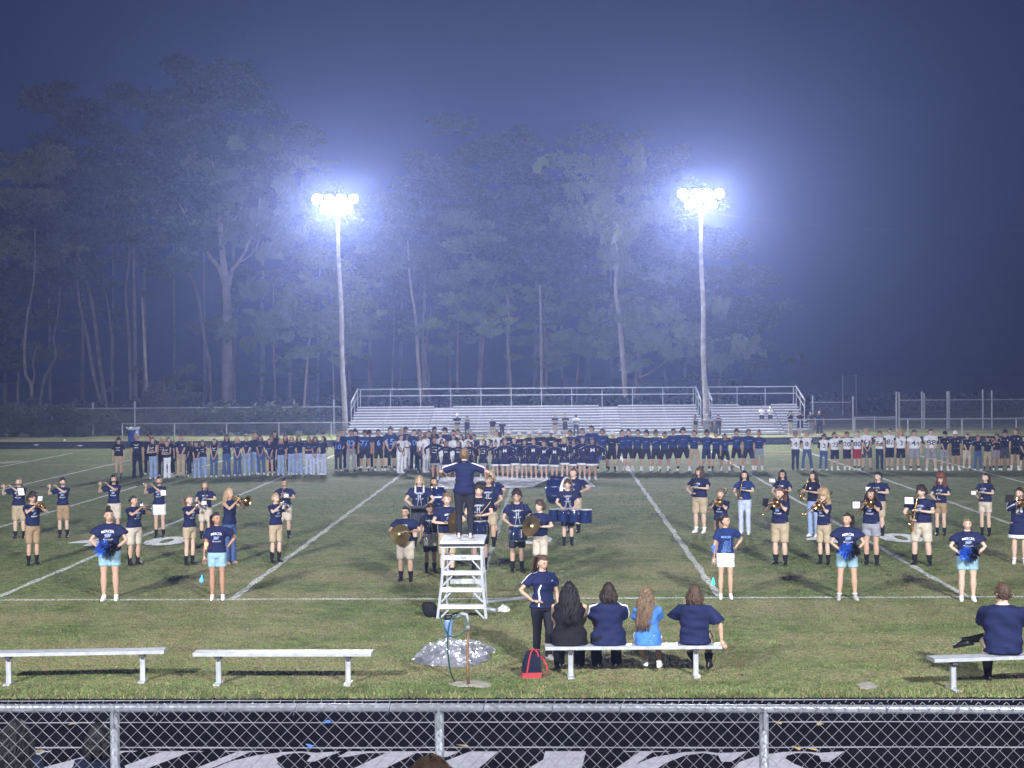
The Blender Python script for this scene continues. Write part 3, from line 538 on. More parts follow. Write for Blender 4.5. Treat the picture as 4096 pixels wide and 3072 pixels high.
tree(109, [(M_((1045, 1190), (1040, 1000), (1028, 850), (1035, 760), (1028, 640)), 13, 6)], [], 'leafless wavy snag right of the broad central trunk', TG, BARKP, 'dead_tree')
tree(107, [(M_((1180, 1190), (1178, 900), (1175, 750), (1172, 600)), 14, 9)], [], 'straight topped trunk cut off flat in the middle of the wood', TG, BARKP, 'dead_tree')
tree(111, [(M_((1205, 1190), (1200, 900), (1190, 700), (1215, 620)), 15, 6)], [(2150, 1000, 4.0, 4.0, 'c'), (2180, 830, 4.6, 5.0, 'c'), (2100, 1150, 2.6, 1.0, 's')], 'leafy tree directly right of the cut off trunk', TG, leaf=2)
tree(106, [(M_((1548, 1190), (1548, 1050), (1535, 880), (1522, 740), (1505, 600), (1518, 470), (1500, 380), (1488, 270)), 25, 8), (M_((1516, 490), (1530, 380), (1545, 280)), 9, 4), (M_((1528, 800), (1530, 740), (1523, 690)), 12, 8)], [(2420, 850, 3.0, 2.6, 's'), (2400, 740, 3.8, 4.2, 'b'), (2480, 800, 3.2, 2.8, 's')], 'tall pale crooked trunk forking high up, left of the right light pole', TG, BARKP, leaf=0)
tree(109, [(M_((1590, 1190), (1595, 1050), (1605, 900), (1610, 820)), 16, 7), (M_((1600, 1010), (1660, 985), (1720, 940), (1780, 880)), 8, 3), (M_((1600, 1050), (1620, 1030), (1690, 1040)), 6, 3), (M_((1602, 960), (1640, 935), (1680, 945)), 6, 3)], [(2600, 1230, 4.2, 3.6, 'b'), (2680, 1310, 3.6, 2.4, 's'), (2560, 1120, 3.6, 3.2, 'c'), (2760, 1400, 3.4, 2.4, 's')], 'low branching tree with sideways limbs left of the right light pole', TG, leaf=0)
tree(110, [(M_((1340, 1190), (1335, 1050), (1345, 900)), 12, 5)], [(2330, 1340, 3.8, 1.5, 's'), (2280, 1420, 3.4, 1.4, 's'), (2390, 1360, 3.2, 1.3, 's'), (2330, 1240, 3.4, 3.0, 'c')], 'low leafy tree with drooping lit sprays before the pale crooked trunk', TG, leaf=1)
tree(113, [(M_((1960, 1190), (1965, 1000), (1960, 850)), 13, 5)], [(2870, 1230, 3.8, 5.5, 'c'), (2930, 1180, 2.6, 3.4, 'c'), (2900, 1420, 3.0, 3.4, 'c')], 'dark rounded tree at the right end of the wood beyond the right light pole', TG, leaf=2)
# a second rank, fainter in the haze
rr = random.Random(5)
for i, (px, top, Y) in enumerate(((20, 900, 128), (70, 1200, 120), (200, 650, 132), (330, 500, 136), (450, 430, 140), (580, 360, 142), (700, 300, 144), (820, 310, 146), (930, 330, 148), (1050, 430, 146), (1160, 560, 144), (1270, 800, 138), (1400, 900, 134), (1480, 930, 132), (1600, 820, 136), (1700, 730, 134), (1800, 660, 140), (1920, 620, 142), (2030, 600, 146), (2140, 640, 140), (2250, 660, 138), (2350, 560, 142), (2450, 520, 144), (2560, 620, 140), (2660, 760, 134), (2740, 900, 130), (2810, 960, 128), (2880, 1020, 126))):
    base_y = 1452 + F * HC / Y; j = rr.uniform(-25, 25); n = 3 if top < 700 else 2; cr = [(px + rr.uniform(-40, 40), top + (110 + 190 * k) * (1 if n == 3 else .9), rr.uniform(4.0, 5.4), rr.uniform(4.4, 5.8), 'c') for k in range(n) if top + (110 + 190 * k) < 1420]
    tree(Y, [([(px, base_y), (px + j * .3, (base_y + top) / 2), (px + j, top + 150)], rr.uniform(11, 20), 6)], cr, 'dim hazy tree of the rear rank, %s from the left' % ORD[i], 'hazy rear rank of trees', leaf=i % 3)
# undergrowth, ivy and small bushes
def bushes(name, px0, px1, Y, topf, n, size, label=None, m=IVY, seed=3):
    r = np.random.default_rng(seed); bl = []
    for px in np.arange(px0, px1, 9.0):
        tz = topf(px); a = at(px, 1600, Y)
        for _ in range(3): bl.append((a.x + r.normal(0, .2), Y + r.normal(0, .25), r.uniform(.1, tz - .2), r.uniform(.25, .45)))
    o = link(name, leafcloud(bl, n, size, .9, seed), m); o['kind'] = 'stuff'
    if label: o['label'] = label
    return o
bushes('ivy_hedge', -60, 350, 96.6, lambda p: 2.0 + .12 * math.sin(p * .05), 34000, .08, 'dark ivy thick on the far fence at the left edge', seed=3)
bushes('ivy_hedge', 350, 800, 97.6, lambda p: 1.5 + .25 * math.sin(p * .02), 16000, .07, 'loose undergrowth behind the far fence', seed=4)
bushes('ivy_hedge', 790, 1250, 96.8, lambda p: 1.85 + .25 * math.sin(p * .031) + .15 * math.sin(p * .11), 34000, .08, 'ivy climbing over the far fence left of the bleachers', seed=5)
bushes('undergrowth', -60, 1420, 103, lambda p: 1.6 + .7 * abs(math.sin(p * .013)), 30000, .12, seed=6, m=LEAF[2])
bushes('undergrowth', 1400, 2950, 104, lambda p: 1.9 + .9 * abs(math.sin(p * .011)), 36000, .13, seed=7, m=LEAF[2])
bushes('undergrowth', 2950, 4300, 135, lambda p: .9 + .8 * abs(math.sin(p * .01)), 20000, .15, seed=8, m=LEAF[2])
for px, py, rx, lab in ((585, 1600, 2.0, 'round pale bush leaning over the far fence by the dead snag'), (655, 1520, 2.2, 'upright pale bush right of the dead snag')):
    a = at(px, py, 100.5); t = empty('bush', (a.x, 100.5, 0)); tag(t, lab, 'bush')
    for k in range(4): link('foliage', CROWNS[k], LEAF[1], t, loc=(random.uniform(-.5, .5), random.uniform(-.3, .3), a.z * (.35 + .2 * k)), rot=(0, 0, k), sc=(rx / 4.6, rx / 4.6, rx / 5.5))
    MB().tube([(0, 0, 0), (.1, 0, 1), (0, 0, a.z)], [.08, .05, .02], 6).obj('stem', BARK, t)
# ------------------------------------------------------------------ benches
def bench(pxa, pxb, ya, yb, label, full=2.44):
    # pxa, pxb: pixels of the two feet on the ground
    A = gnd(pxa, ya); B = gnd(pxb, yb); c = (A + B) / 2; ang = math.atan2(B.y - A.y, B.x - A.x); sp = (B - A).length; t = empty('bench', c, ang)
    tag(t, label, 'bench', 'aluminium team benches on the near sideline'); w = full; H = .43
    s = MB()
    for k in range(3): s.box((0, -.085 + k * .085, H), (w, .070, .035))
    s.box((0, 0, H - .012), (w - .004, .25, .018)); o = s.obj('seat', ALU, t)
    MB().box((0, -.128, H - .006), (w, .008, .048)).obj('front_lip', ALU, o)
    for sx in (-1, 1): MB().box((sx * (w / 2 + .004), 0, H - .006), (.008, .262, .052)).obj('end_cap', ALU, o)
    for sx in (-1, 1):
        x = sx * sp / 2; b = MB(); b.box((x, 0, H / 2 - .03), (.065, .05, H - .09)); b.box((x - .027, -.03, H / 2 - .03), (.012, .012, H - .09)); b.box((x + .027, -.03, H / 2 - .03), (.012, .012, H - .09)); lg = b.obj('leg', ALU, t)
        MB().box((x, 0, H - .055), (.075, .2, .05)).obj('bracket', GREYD_M, lg)
        MB().box((x, -.02, .012), (.09, .30, .022)).obj('foot', ALU, lg)
    return t
GREYD_M = mat('dark_bracket', (0.06, 0.06, 0.065), 0.6)
BN = [bench(37, 572, 2735, 2725, 'empty aluminium bench at the left edge of the picture'), bench(876, 1394, 2735, 2735, 'empty aluminium bench left of the foil heap'), bench(2283, 2783, 2708, 2704, 'aluminium bench on which four people sit'), bench(3811, 4330, 2760, 2740, 'aluminium bench at the right edge where one man sits')]
BC3 = (gnd(2283, 2708) + gnd(2783, 2704)) / 2; BC4 = (gnd(3811, 2760) + gnd(4330, 2740)) / 2
# ------------------------------------------------------------------ conductor's podium
A = gnd(1749, 2476); Bb = gnd(1945, 2474); pc = (A + Bb) / 2; PZ = 1.31
pd = empty('podium_ladder', (pc.x, pc.y, 0)); tag(pd, 'white aluminium step ladder podium under the conductor', 'ladder podium'); WHA = mat('white_enamelled_aluminium', (0.58, 0.60, 0.66), 0.4, 0.2, var=.06, vscale=8)
hw, tw = .42, .335; fy0, fy1 = 0.0, .34; py0, py1 = .30, 1.32
def rw(u): return hw + (tw - hw) * min(1, u * 1.6 if u < .55 else .88 + (u - .55) * .27)
for sx in (-1, 1):
    MB().tube([(sx * rw(k / 6), fy0 + (fy1 - fy0) * k / 6, (PZ - .1) * k / 6) for k in range(7)], (.023), 4, ref=(1, 0, 0)).obj('front_rail', WHA, pd)
    MB().tube([(sx * (hw - .06), py1 + .25, 0), (sx * (tw - .03), py1 - .1, PZ - .12)], .022, 4, ref=(1, 0, 0)).obj('rear_rail', WHA, pd)
for k, z in enumerate((.20, .48, .76, 1.02)):
    u = z / (PZ - .1); y = fy1 * u; w = rw(u) * 2 - .03
    st = MB().box((0, y + .05, z + .025), (w, .13, .012)).box((0, y - .022, z - .005), (w, .014, .062)).obj('step', WHA, pd)
    zz = z - .02
    for sx in (-1, 1): MB().tube([(sx * (rw(u) - .17), y + .02, zz - .03), (sx * (rw(max(u - .13, 0)) - .02), y - .03, zz - .19)], .014, 4).obj('brace', WHA, st)
    if k == 3:
        V, Fc, asp = text2d('LYNN', 1, 1, .02); LZ = z - .005
        MB().add([(x * .045 + .02 * yy, y - .031, LZ + yy * .035) for x, yy in V], Fc).obj('maker_name', PRINTN, st)
for z in (.88, .45): MB().box((0, py1 + .12 - z * .1, z), (tw * 2 - .1, .03, .09)).obj('rear_bar', ALU, pd)
MB().box((0, fy1 - .01, PZ - .1), (tw * 2 + .08, .03, .045)).obj('top_bar', WHA, pd)
pl = empty('platform', (0, 0, 0)); pl.parent = pd
MB().box((0, (py0 + py1) / 2, PZ - .035), (tw * 2 + .1, py1 - py0, .03)).obj('deck', GREYD_M, pl)
for k in range(11): MB().box((0, py0 + .046 + k * (py1 - py0 - .09) / 10, PZ - .012), (tw * 2 + .1, (py1 - py0) / 11 - .026, .016)).obj('slat', ALU, pl)
MB().box((0, py0 - .012, PZ - .03), (tw * 2 + .1, .012, .05)).obj('edge_trim', ALU, pl)
MB().box((0, py0 - .006, PZ - .075), (tw * 2 + .13, .03, .03)).obj('under_bar', BLKP, pl)
for sx in (-1, 1): MB().tube([(sx * (tw - .05), fy1, PZ - .35), (sx * (tw - .12), py0 + .6, PZ - .05)], .013, 4).obj('brace', ALU, pd); MB().tube([(sx * .3, fy1 * .3, .35), (sx * .3, py1 + .1, .35)], .012, 4).obj('spreader', ALU, pd)
CONDUCTOR_AT = Vector((gnd(1863, 2145, PZ).x, pc.y + .72, PZ))
# ------------------------------------------------------------------ water filter stand, hose, foil heap, small things
g0 = gnd(1874, 2741); ws = empty('water_standpipe', g0); tag(ws, 'rusty standpipe with grey elbow and a blue filter housing beside the podium', 'standpipe'); PX = F / g0.y
RUST = mat('rusty_pipe', (0.20, 0.12, 0.07), 0.8, var=.4, vscale=14); PVC = mat('grey_fitting', (0.30, 0.31, 0.33), .5, .3); FB = mat('filter_blue_plastic', (0.22, 0.34, 0.72), .35); HOSE = mat('green_hose', (0.012, 0.07, 0.05), .4)
def rel(px, py, dy=0.0): return at(px, py, g0.y + dy) - g0
MB().tube([rel(1874, 2741), rel(1869, 2640), rel(1871, 2560), rel(1871, 2520)], .021, 10).obj('pipe', RUST, ws, smooth=True)
MB().tube([rel(1871, 2522), rel(1871, 2500)], .034, 10).obj('coupling', PVC, ws, smooth=True)
MB().tube([rel(1871, 2502), rel(1871, 2475), rel(1866, 2458), rel(1850, 2456), rel(1832, 2464), rel(1810, 2468)], .027, 10).obj('elbow', PVC, ws, smooth=True)
c0 = rel(1795, 2475); c1 = rel(1793, 2547); fh = MB().tube([c0, c0.lerp(c1, .15), c0.lerp(c1, .2), c1 + Vector((0, 0, .02)), c1], [.062, .062, .056, .048, .035], 18).obj('filter_housing', FB, ws, smooth=True)
MB().tube([c0 + Vector((0, 0, .055)), c0 + Vector((0, 0, -.005))], [.055, .07], 16).obj('filter_cap', BLKP, fh, smooth=True)
def loop(pts, n=4):
    out = []; k = len(pts)
    for i in range(k - 1):
        a, b, c, d = pts[max(i - 1, 0)], pts[i], pts[i + 1], pts[min(i + 2, k - 1)]
        for j in range(n):
            u = j / n; out.append(.5 * ((2 * b) + (c - a) * u + (2 * a - 5 * b + 4 * c - d) * u * u + (3 * b - a - 3 * c + d) * u ** 3))
    return out + [pts[-1]]
hz = gnd(1818, 2728); hp = [(1760, 2462, 0), (1766, 2490, -.05), (1782, 2530, -.1), (1810, 2548, -.12), (1850, 2532, -.1), (1866, 2495, -.06), (1850, 2462, -.02), (1820, 2462, -.04), (1800, 2490, -.09), (1792, 2545, -.10), (1791, 2600, -.07), (1797, 2660, 0.0), (1806, 2700, .05)]
hs = MB().tube(loop([at(x, y, g0.y + d) - hz for x, y, d in hp] + [Vector((0, 0, .012))]), .011, 7).obj('garden_hose', HOSE, loc=hz, smooth=True); tag(hs, 'dark green garden hose looped round the standpipe and hanging to the ground', 'hose')
def blob_pad(name, pts, z, m, h, label, cat):
    P = [gnd(x, y) for x, y in pts]; c = sum(P, Vector()) / len(P); b = MB(); n = len(P)
    b.add([(p - c) + Vector((0, 0, -.02)) for p in P] + [(p - c) * .96 + Vector((0, 0, h)) for p in P] + [Vector((0, 0, h + .004))], [(i, (i + 1) % n, n + (i + 1) % n, n + i) for i in range(n)] + [(n + i, n + (i + 1) % n, 2 * n) for i in range(n)])
    o = b.obj(name, m, loc=c); tag(o, label, cat); return o
blob_pad('concrete_pad', [(1793, 2738), (1830, 2728), (1900, 2726), (1950, 2732), (1968, 2743), (1940, 2752), (1880, 2747), (1830, 2748)], 0, CONC, .015, 'rough concrete pad at the foot of the standpipe', 'concrete pad')
blob_pad('concrete_slab', [(3425, 2738), (3470, 2730), (3515, 2745), (3490, 2758), (3440, 2754)], 0, CONC, .012, 'small grey concrete cap in the grass right of the occupied bench', 'concrete cap')
# foil heap
from mathutils import noise as MN
def heap(name, outline, top, m, label, cat, n=46, amp=.06, seed=1, hmax=.3):
    P = [gnd(x, y) for x, y in outline]; c = sum(P, Vector()) / len(P); r = random.Random(seed); b = MB(); ang = [math.atan2(p.y - c.y, p.x - c.x) for p in P]; rad = [(p - c).length for p in P]
    o_ = sorted(zip(ang, rad)); K = 22; vs = [(0, 0, hmax * 1.1)]
    for k in range(1, K + 1):
        for j in range(n):
            a = -math.pi + 2 * math.pi * j / n; i = 0
            while i < len(o_) and o_[i][0] < a: i += 1
            p0 = o_[i - 1]; p1 = o_[i % len(o_)]; da = (p1[0] - p0[0]) % (2 * math.pi); u = ((a - p0[0]) % (2 * math.pi)) / max(da, 1e-6); R_ = p0[1] + (p1[1] - p0[1]) * u
            f = k / K; q = Vector((math.cos(a) * R_ * f * 4.2, math.sin(a) * R_ * f * 4.2, seed)); z = hmax * (1 - f ** 1.3) * (.75 + .25 * math.sin(3 * a + 1)) + amp * 1.3 * (1 - abs(MN.noise(q)) * 2.6) * (1 - f ** 4) + amp * .55 * (1 - abs(MN.noise(q * 2.7)) * 2) * (1 - f ** 6)
            vs.append((math.cos(a) * R_ * f + r.uniform(-.008, .008), math.sin(a) * R_ * f + r.uniform(-.008, .008), max(z * (1 if k < K else 0), .004)))
    fs = [(0, 1 + j, 1 + (j + 1) % n) for j in range(n)] + [(1 + (k - 1) * n + j, 1 + k * n + j, 1 + k * n + (j + 1) % n, 1 + (k - 1) * n + (j + 1) % n) for k in range(1, K) for j in range(n)]
    b.add(vs, fs); o = b.obj(name, m, loc=c); tag(o, label, cat); return o
FOIL = mat('crumpled_foil', (0.62, 0.63, 0.68), 0.30, 0.75, var=.35, vscale=7, bump=1.0, bscale=16)
heap('foil_sheet', [(1652, 2633), (1672, 2618), (1705, 2610), (1790, 2600), (1860, 2596), (1930, 2598), (1980, 2594), (1950, 2620), (1925, 2650), (1895, 2665), (1820, 2672), (1790, 2668), (1740, 2665), (1690, 2660)], None, FOIL, 'heap of crumpled silver foil on the grass behind the standpipe', 'foil sheet', hmax=.20, amp=.09, n=96)
heap('crumpled_paper', [(1996, 2440), (2015, 2433), (2036, 2442), (2020, 2449), (2002, 2448)], None, PAPER, 'crumpled white paper on the grass right of the podium', 'paper', 14, .04, 5, .05)
bag = gnd(1720, 2468); b = MB(); b.ball((0, 0, .13), (.13, .11, .14), n=14, m=9); b.ball((.09, .02, .09), (.09, .1, .1), n=12, m=8); b.ball((-.05, -.02, .2), (.09, .08, .07), n=12, m=8); o = b.obj('black_bag', BLACK, loc=bag, smooth=True); tag(o, 'small black bag slumped at the left foot of the podium', 'bag')
for nm, pts, lab in (('irrigation_pipe', [(1930, 2410), (1985, 2404), (2060, 2396), (2115, 2387), (2128, 2385)], 'long grey pipe lying along the sideline right of the podium'), ('irrigation_pipe', [(1905, 2430), (1950, 2436), (1985, 2441)], 'short grey pipe end lying behind the podium')):
    P = [gnd(x, y, .03) for x, y in pts]; c = P[0]; o = MB().tube([p - c for p in P], .035, 9).obj(nm, GALVD, loc=c, smooth=True) ; tag(o, lab, 'pipe', 'grey pipes by the podium')
# tote bag
tb = gnd(2128, 2708); t = empty('tote_bag', tb, .12, (.74, 1, .98)); tag(t, 'navy tote bag with red trim and red straps left of the occupied bench', 'tote bag'); REDT = mat('red_webbing', (0.36, 0.03, 0.04), .8)
def loft4(b, secs, mi=0):
    vs = []
    for z, w0, w1, d, ox in secs: vs += [(w0 + ox, -d, z), (w1 + ox, -d, z), (w1 + ox, d, z), (w0 + ox, d, z)]
    n = len(secs); return b.add(vs, [(i * 4 + j, i * 4 + (j + 1) % 4, i * 4 + 4 + (j + 1) % 4, i * 4 + 4 + j) for i in range(n - 1) for j in range(4)] + [(3, 2, 1, 0), (n * 4 - 4, n * 4 - 3, n * 4 - 2, n * 4 - 1)], mi)
b = MB(); loft4(b, [(.075, -.185, .165, .09, 0), (.2, -.165, .16, .08, 0.0), (.32, -.115, .155, .05, .0), (.385, -.07, .15, .02, .0)]); b.obj('bag_body', NAVYD, t)
b = MB(); loft4(b, [(.0, -.20, .165, .095, 0), (.078, -.19, .169, .094, 0)]); b.obj('red_base', REDT, t)
MB().tube([(-.11, -.10, .07), (-.065, -.082, .25), (-.03, -.058, .345), (.02, -.06, .415), (.1, -.055, .36), (.12, -.06, .3)], [(.014, .006)] * 6, 4, ref=(1, 0, 0)).obj('strap', REDT, t)
MB().tube([(.12, .03, .34), (.2, 0, .27), (.27, -.02, .18), (.295, -.03, .09), (.24, -.05, .05), (.14, -.04, .12)], [(.016, .005)] * 6, 4, ref=(1, 0, 0)).obj('strap', REDT, t)
MB().tube([(-.07, -.024, .392), (.15, -.024, .392)], [(.01, .008)] * 2, 4).obj('trim', REDT, t)
# blue barrel with bin liner on the far verge
bb = gnd(534, 1777); t = empty('trash_barrel', bb); tag(t, 'blue trash barrel with a pale bin liner at the far track', 'trash barrel'); BARB = mat('blue_barrel', (0.02, 0.06, 0.30), .5)
MB().rings([(0, .28, .28, 0, 0), (.3, .30, .30, 0, 0), (.31, .285, .285, 0, 0), (.6, .30, .30, 0, 0), (.61, .285, .285, 0, 0), (.86, .29, .29, 0, 0)], 18).obj('barrel', BARB, t, smooth=True)
b = MB(); n = 18
b.add([((.29 + .05 * r_) * math.cos(6.283 * j / n), (.29 + .05 * r_) * math.sin(6.283 * j / n), .80 + .07 * r_ + (.05 * math.sin(j * 2.3) if r_ == 2 else 0) + (.03 * math.cos(j * 3) if r_ == 0 else 0)) for r_ in (0, 1, 2) for j in range(n)], [(k * n + j, k * n + (j + 1) % n, (k + 1) * n + (j + 1) % n, (k + 1) * n + j) for k in (0, 1) for j in range(n)]); b.obj('bin_liner', PAPER, t)
p = gnd(258, 1765); o = MB().ball((0, 0, .06), .06).obj('white_ball', PAPER, loc=p, smooth=True); tag(o, 'small white ball on the grass strip beyond the far track', 'ball')
LF = mat('fallen_leaf', (0.42, 0.30, 0.13), .8); BP = mat('blue_scrap', (0.08, 0.22, 0.65), .7)
for (px, py, m, lab) in ((296, 2897, LF, 'tan leaf seen through the mesh near the left post'), (160, 3005, LF, 'tan leaf lying beside the first painted letter'), (3118, 2893, LF, 'tan leaf right of the right rail post'), (3280, 2899, LF, 'pink brown leaf farther right on the track'), (3195, 2996, LF, 'curled yellow leaf on the third lane line at the right'), (1860, 2985, LF, 'thin pale leaf right of the middle rail post'), (1308, 2893, BP, 'blue paper scrap on the second lane line'), (1245, 2988, BP, 'blue paper scrap above the letter S'), (3255, 2999, LF, 'brown leaf on the third lane line')):
    p = gnd(px, py, .014); s = .045; r = random.uniform(0, 3); o = MB().add([(-s, -s, 0), (0, -s * .8, .012), (s * 1.2, -.0, .004), (s * .6, s * 2.5, .012), (-s * .4, s * 2, .02), (0, 0, .015)], [(0, 1, 5), (1, 2, 5), (2, 3, 5), (3, 4, 5), (4, 0, 5)]).obj('paper_scrap' if m is BP else 'fallen_leaf', m, loc=p, rot=(0, 0, r)); tag(o, lab, 'scrap' if m is BP else 'leaf', 'litter on the near track')
# the air: one even box of mist round everything
hb = MB().box((0, 95, 18.5), (230, 240, 40)); hm = bpy.data.materials.new('night_mist'); hm.use_nodes = True; nt = hm.node_tree; nt.nodes.remove(nt.nodes['Principled BSDF'])
pv = nt.nodes.new('ShaderNodeVolumePrincipled'); pv.inputs['Color'].default_value = (0.38, 0.48, 1.0, 1); pv.inputs['Density'].default_value = HAZE_D; pv.inputs['Anisotropy'].default_value = HAZE_G
nt.links.new(pv.outputs[0], nt.nodes['Material Output'].inputs['Volume']); o = hb.obj('haze', hm); o['kind'] = 'stuff'; o.visible_shadow = True
# ================================================================== PEOPLE
def remesh(mb, vox, smooth=4):
    me = bpy.data.meshes.new('t'); me.from_pydata(mb.v, [], mb.f); o = bpy.data.objects.new('t', me); TMP.objects.link(o)
    m = o.modifiers.new('r', 'REMESH'); m.mode = 'VOXEL'; m.voxel_size = vox; m.adaptivity = 0
    if smooth: k = o.modifiers.new('s', 'SMOOTH'); k.factor = .5; k.iterations = smooth
    with bpy.context.temp_override(scene=_sc2, view_layer=TMPVL): dg = bpy.context.evaluated_depsgraph_get()
    ev = o.evaluated_get(dg).data; n = len(ev.vertices); co = np.empty(n * 3, np.float32); ev.vertices.foreach_get('co', co)
    fs = [tuple(p.vertices) for p in ev.polygons]; bpy.data.objects.remove(o); bpy.data.meshes.remove(me); return co.reshape(-1, 3), fs
_sc2 = bpy.data.scenes.new('workshop'); TMP = _sc2.collection; TMPVL = _sc2.view_layers[0]
def V3(*a): return Vector(a)
def ik(Sh, T, a, b, pole):
    d = T - Sh; L = min(d.length, (a + b) * .995); d = d.normalized(); T2 = Sh + d * L
    x = (a * a - b * b + L * L) / (2 * L); h = math.sqrt(max(a * a - x * x, 0)); p = pole - d * pole.dot(d)
    p = p.normalized() if p.length > 1e-6 else V3(0, 0, -1)
    return Sh + d * x + p * h, T2
# pose: (left-in-picture wrist, right-in-picture wrist, elbow pole L, elbow pole R, hand direction L, hand direction R)
POSE = dict(
 sides=((-.24, -.03, .80), (.24, -.03, .80), (-1, .5, 0), (1, .5, 0), (0, 0, -1), (0, 0, -1)),
 clasp=((-.055, -.185, .86), (.055, -.185, .85), (-1, .1, -.3), (1, .1, -.3), (.8, -.2, -.6), (-.8, -.2, -.6)),
 back=((-.07, .16, .93), (.07, .16, .95), (-1, .3, -.2), (1, .3, -.2), (.9, 0, -.3), (-.9, 0, -.3)),
 cross=((.05, -.20, 1.12), (-.05, -.21, 1.09), (-1, -.1, -.6), (1, -.1, -.6), (1, -.1, .1), (-1, 0, .1)),
 flute=((-.33, -.16, 1.44), (-.13, -.20, 1.45), (-1, .2, -.8), (.9, -.5, -.7), (-.1, -.4, .9), (-.5, -.5, .7)),
 horn=((-.03, -.27, 1.42), (.05, -.30, 1.40), (-1, -.1, -.8), (1, -.1, -.8), (.2, -.6, .7), (-.2, -.6, .7)),
 trombone=((-.03, -.36, 1.38), (.05, -.17, 1.42), (-.8, -.2, -1), (.9, -.2, -1), (.3, -.7, .5), (-.2, -.2, 1)),
 clar=((-.06, -.29, 1.04), (.05, -.24, 1.20), (-1, 0, -.4), (1, 0, -.4), (.6, -.4, .2), (-.6, -.5, .2)),
 sax=((-.12, -.25, 1.0), (.02, -.24, 1.20), (-1, .1, -.2), (1, 0, -.4), (.5, -.6, .1), (-.7, -.5, .2)),
 cymbal=((-.10, -.26, 1.14), (.13, -.22, 1.16), (-1, 0, -.6), (1, 0, -.6), (.8, -.4, .2), (-.8, -.4, .2)),
 drum=((-.16, -.28, 1.03), (.16, -.28, 1.03), (-1, .4, -.4), (1, .4, -.4), (.3, -.9, -.2), (-.3, -.9, -.2)),
 sticks=((-.04, -.30, 1.10), (.05, -.30, 1.11), (-1, .3, -.4), (1, .3, -.4), (.5, -.7, .3), (-.5, -.7, .3)),
 bass=((-.34, -.30, 1.16), (.34, -.30, 1.16), (-1, .3, -.5), (1, .3, -.5), (-.1, -.9, 0), (.1, -.9, 0)),
 pom=((-.13, -.20, .99), (.13, -.20, .99), (-1, .35, .1), (1, .35, .1), (.8, -.6, -.1), (-.8, -.6, -.1)),
 hipR=((-.25, -.04, .80), (.20, .08, 1.02), (-1, .5, 0), (1, .5, 0), (0, 0, -1), (-.7, .5, 0)),
 hipL=((-.19, -.07, .99), (.24, -.05, .80), (-1, .4, 0), (1, .5, 0), (.8, -.5, 0), (0, 0, -1)),
 arms=((-.50, .12, 1.36), (.50, .12, 1.36), (0, .2, -1), (0, .2, -1), (-1, 0, -.1), (1, 0, -.1)),
 link=((-.40, .10, 1.00), (.40, .10, 1.00), (-1, .2, -.3), (1, .2, -.3), (-.5, 0, -.8), (.5, 0, -.8)),
 conduct=((-.36, -.22, 1.12), (.34, -.24, 1.15), (-1, .7, .1), (1, .7, .1), (.2, -.8, .3), (-.2, -.8, .3)),
 phone=((-.09, -.30, 1.42), (.09, -.30, 1.42), (-1, 0, -.9), (1, 0, -.9), (.4, -.2, .9), (-.4, -.2, .9)),
 head=((-.24, -.03, .80), (.12, -.12, 1.55), (-1, .5, 0), (1, -.2, .1), (0, 0, -1), (-.5, 0, .8)),
 lap=((-.12, -.36, .98), (.12, -.36, .98), (-1, .3, -.2), (1, .3, -.2), (.5, -.8, -.2), (-.5, -.8, -.2)),
 lean=((-.34, .02, .88), (.13, -.20, 1.40), (-1, .2, 0), (.8, -.1, -1.2), (-.4, .3, -.7), (-.3, -.3, .8)),
 knee=((-.16, -.36, .98), (.27, -.34, 1.02), (-1, .3, -.2), (1, .2, 0), (.5, -.8, -.2), (.2, -.9, -.2)))
def skeleton(pose, leg, fem):
    s = {}; dz = -.375 if leg in ('seat', 'seatx', 'cross') else 0.0; sw = .150 if fem else .172; hw_ = .088 if fem else .085
    off = V3(0, 0, dz); p = POSE[pose]
    for k, sg in ((0, -1), (1, 1)):
        Sh = V3(sg * sw, .0, 1.370) + off; T = V3(*p[k]) + off; el, wr = ik(Sh, T, .285, .25, V3(*p[2 + k])); hd = V3(*p[4 + k]).normalized()
        s['arm', sg] = (Sh, el, wr, hd)
        H = V3(sg * hw_, 0, .90) + off
        if leg == 'seat': K = V3(sg * .12, -.44, .50); A = V3(sg * .11, -.42, .075)
        elif leg == 'seatx': K = V3(sg * .16, -.42, .50); A = V3(.02 if sg > 0 else -.17, -.30 if sg < 0 else -.42, .075)
        elif leg == 'cross': K = V3(.13, -.43, .50) if sg > 0 else V3(-.03, -.42, .60); A = V3(.12, -.40, .075) if sg > 0 else V3(.34, -.46, .50)
        else:
            a = dict(n=.100, m=.140, w=.195)[leg]; K = V3(sg * (hw_ * .35 + a * .65), -.012, .485); A = V3(sg * a, .015, .075)
        s['leg', sg] = (H, K, A)
    s['off'] = off; return s
HEADN = {}
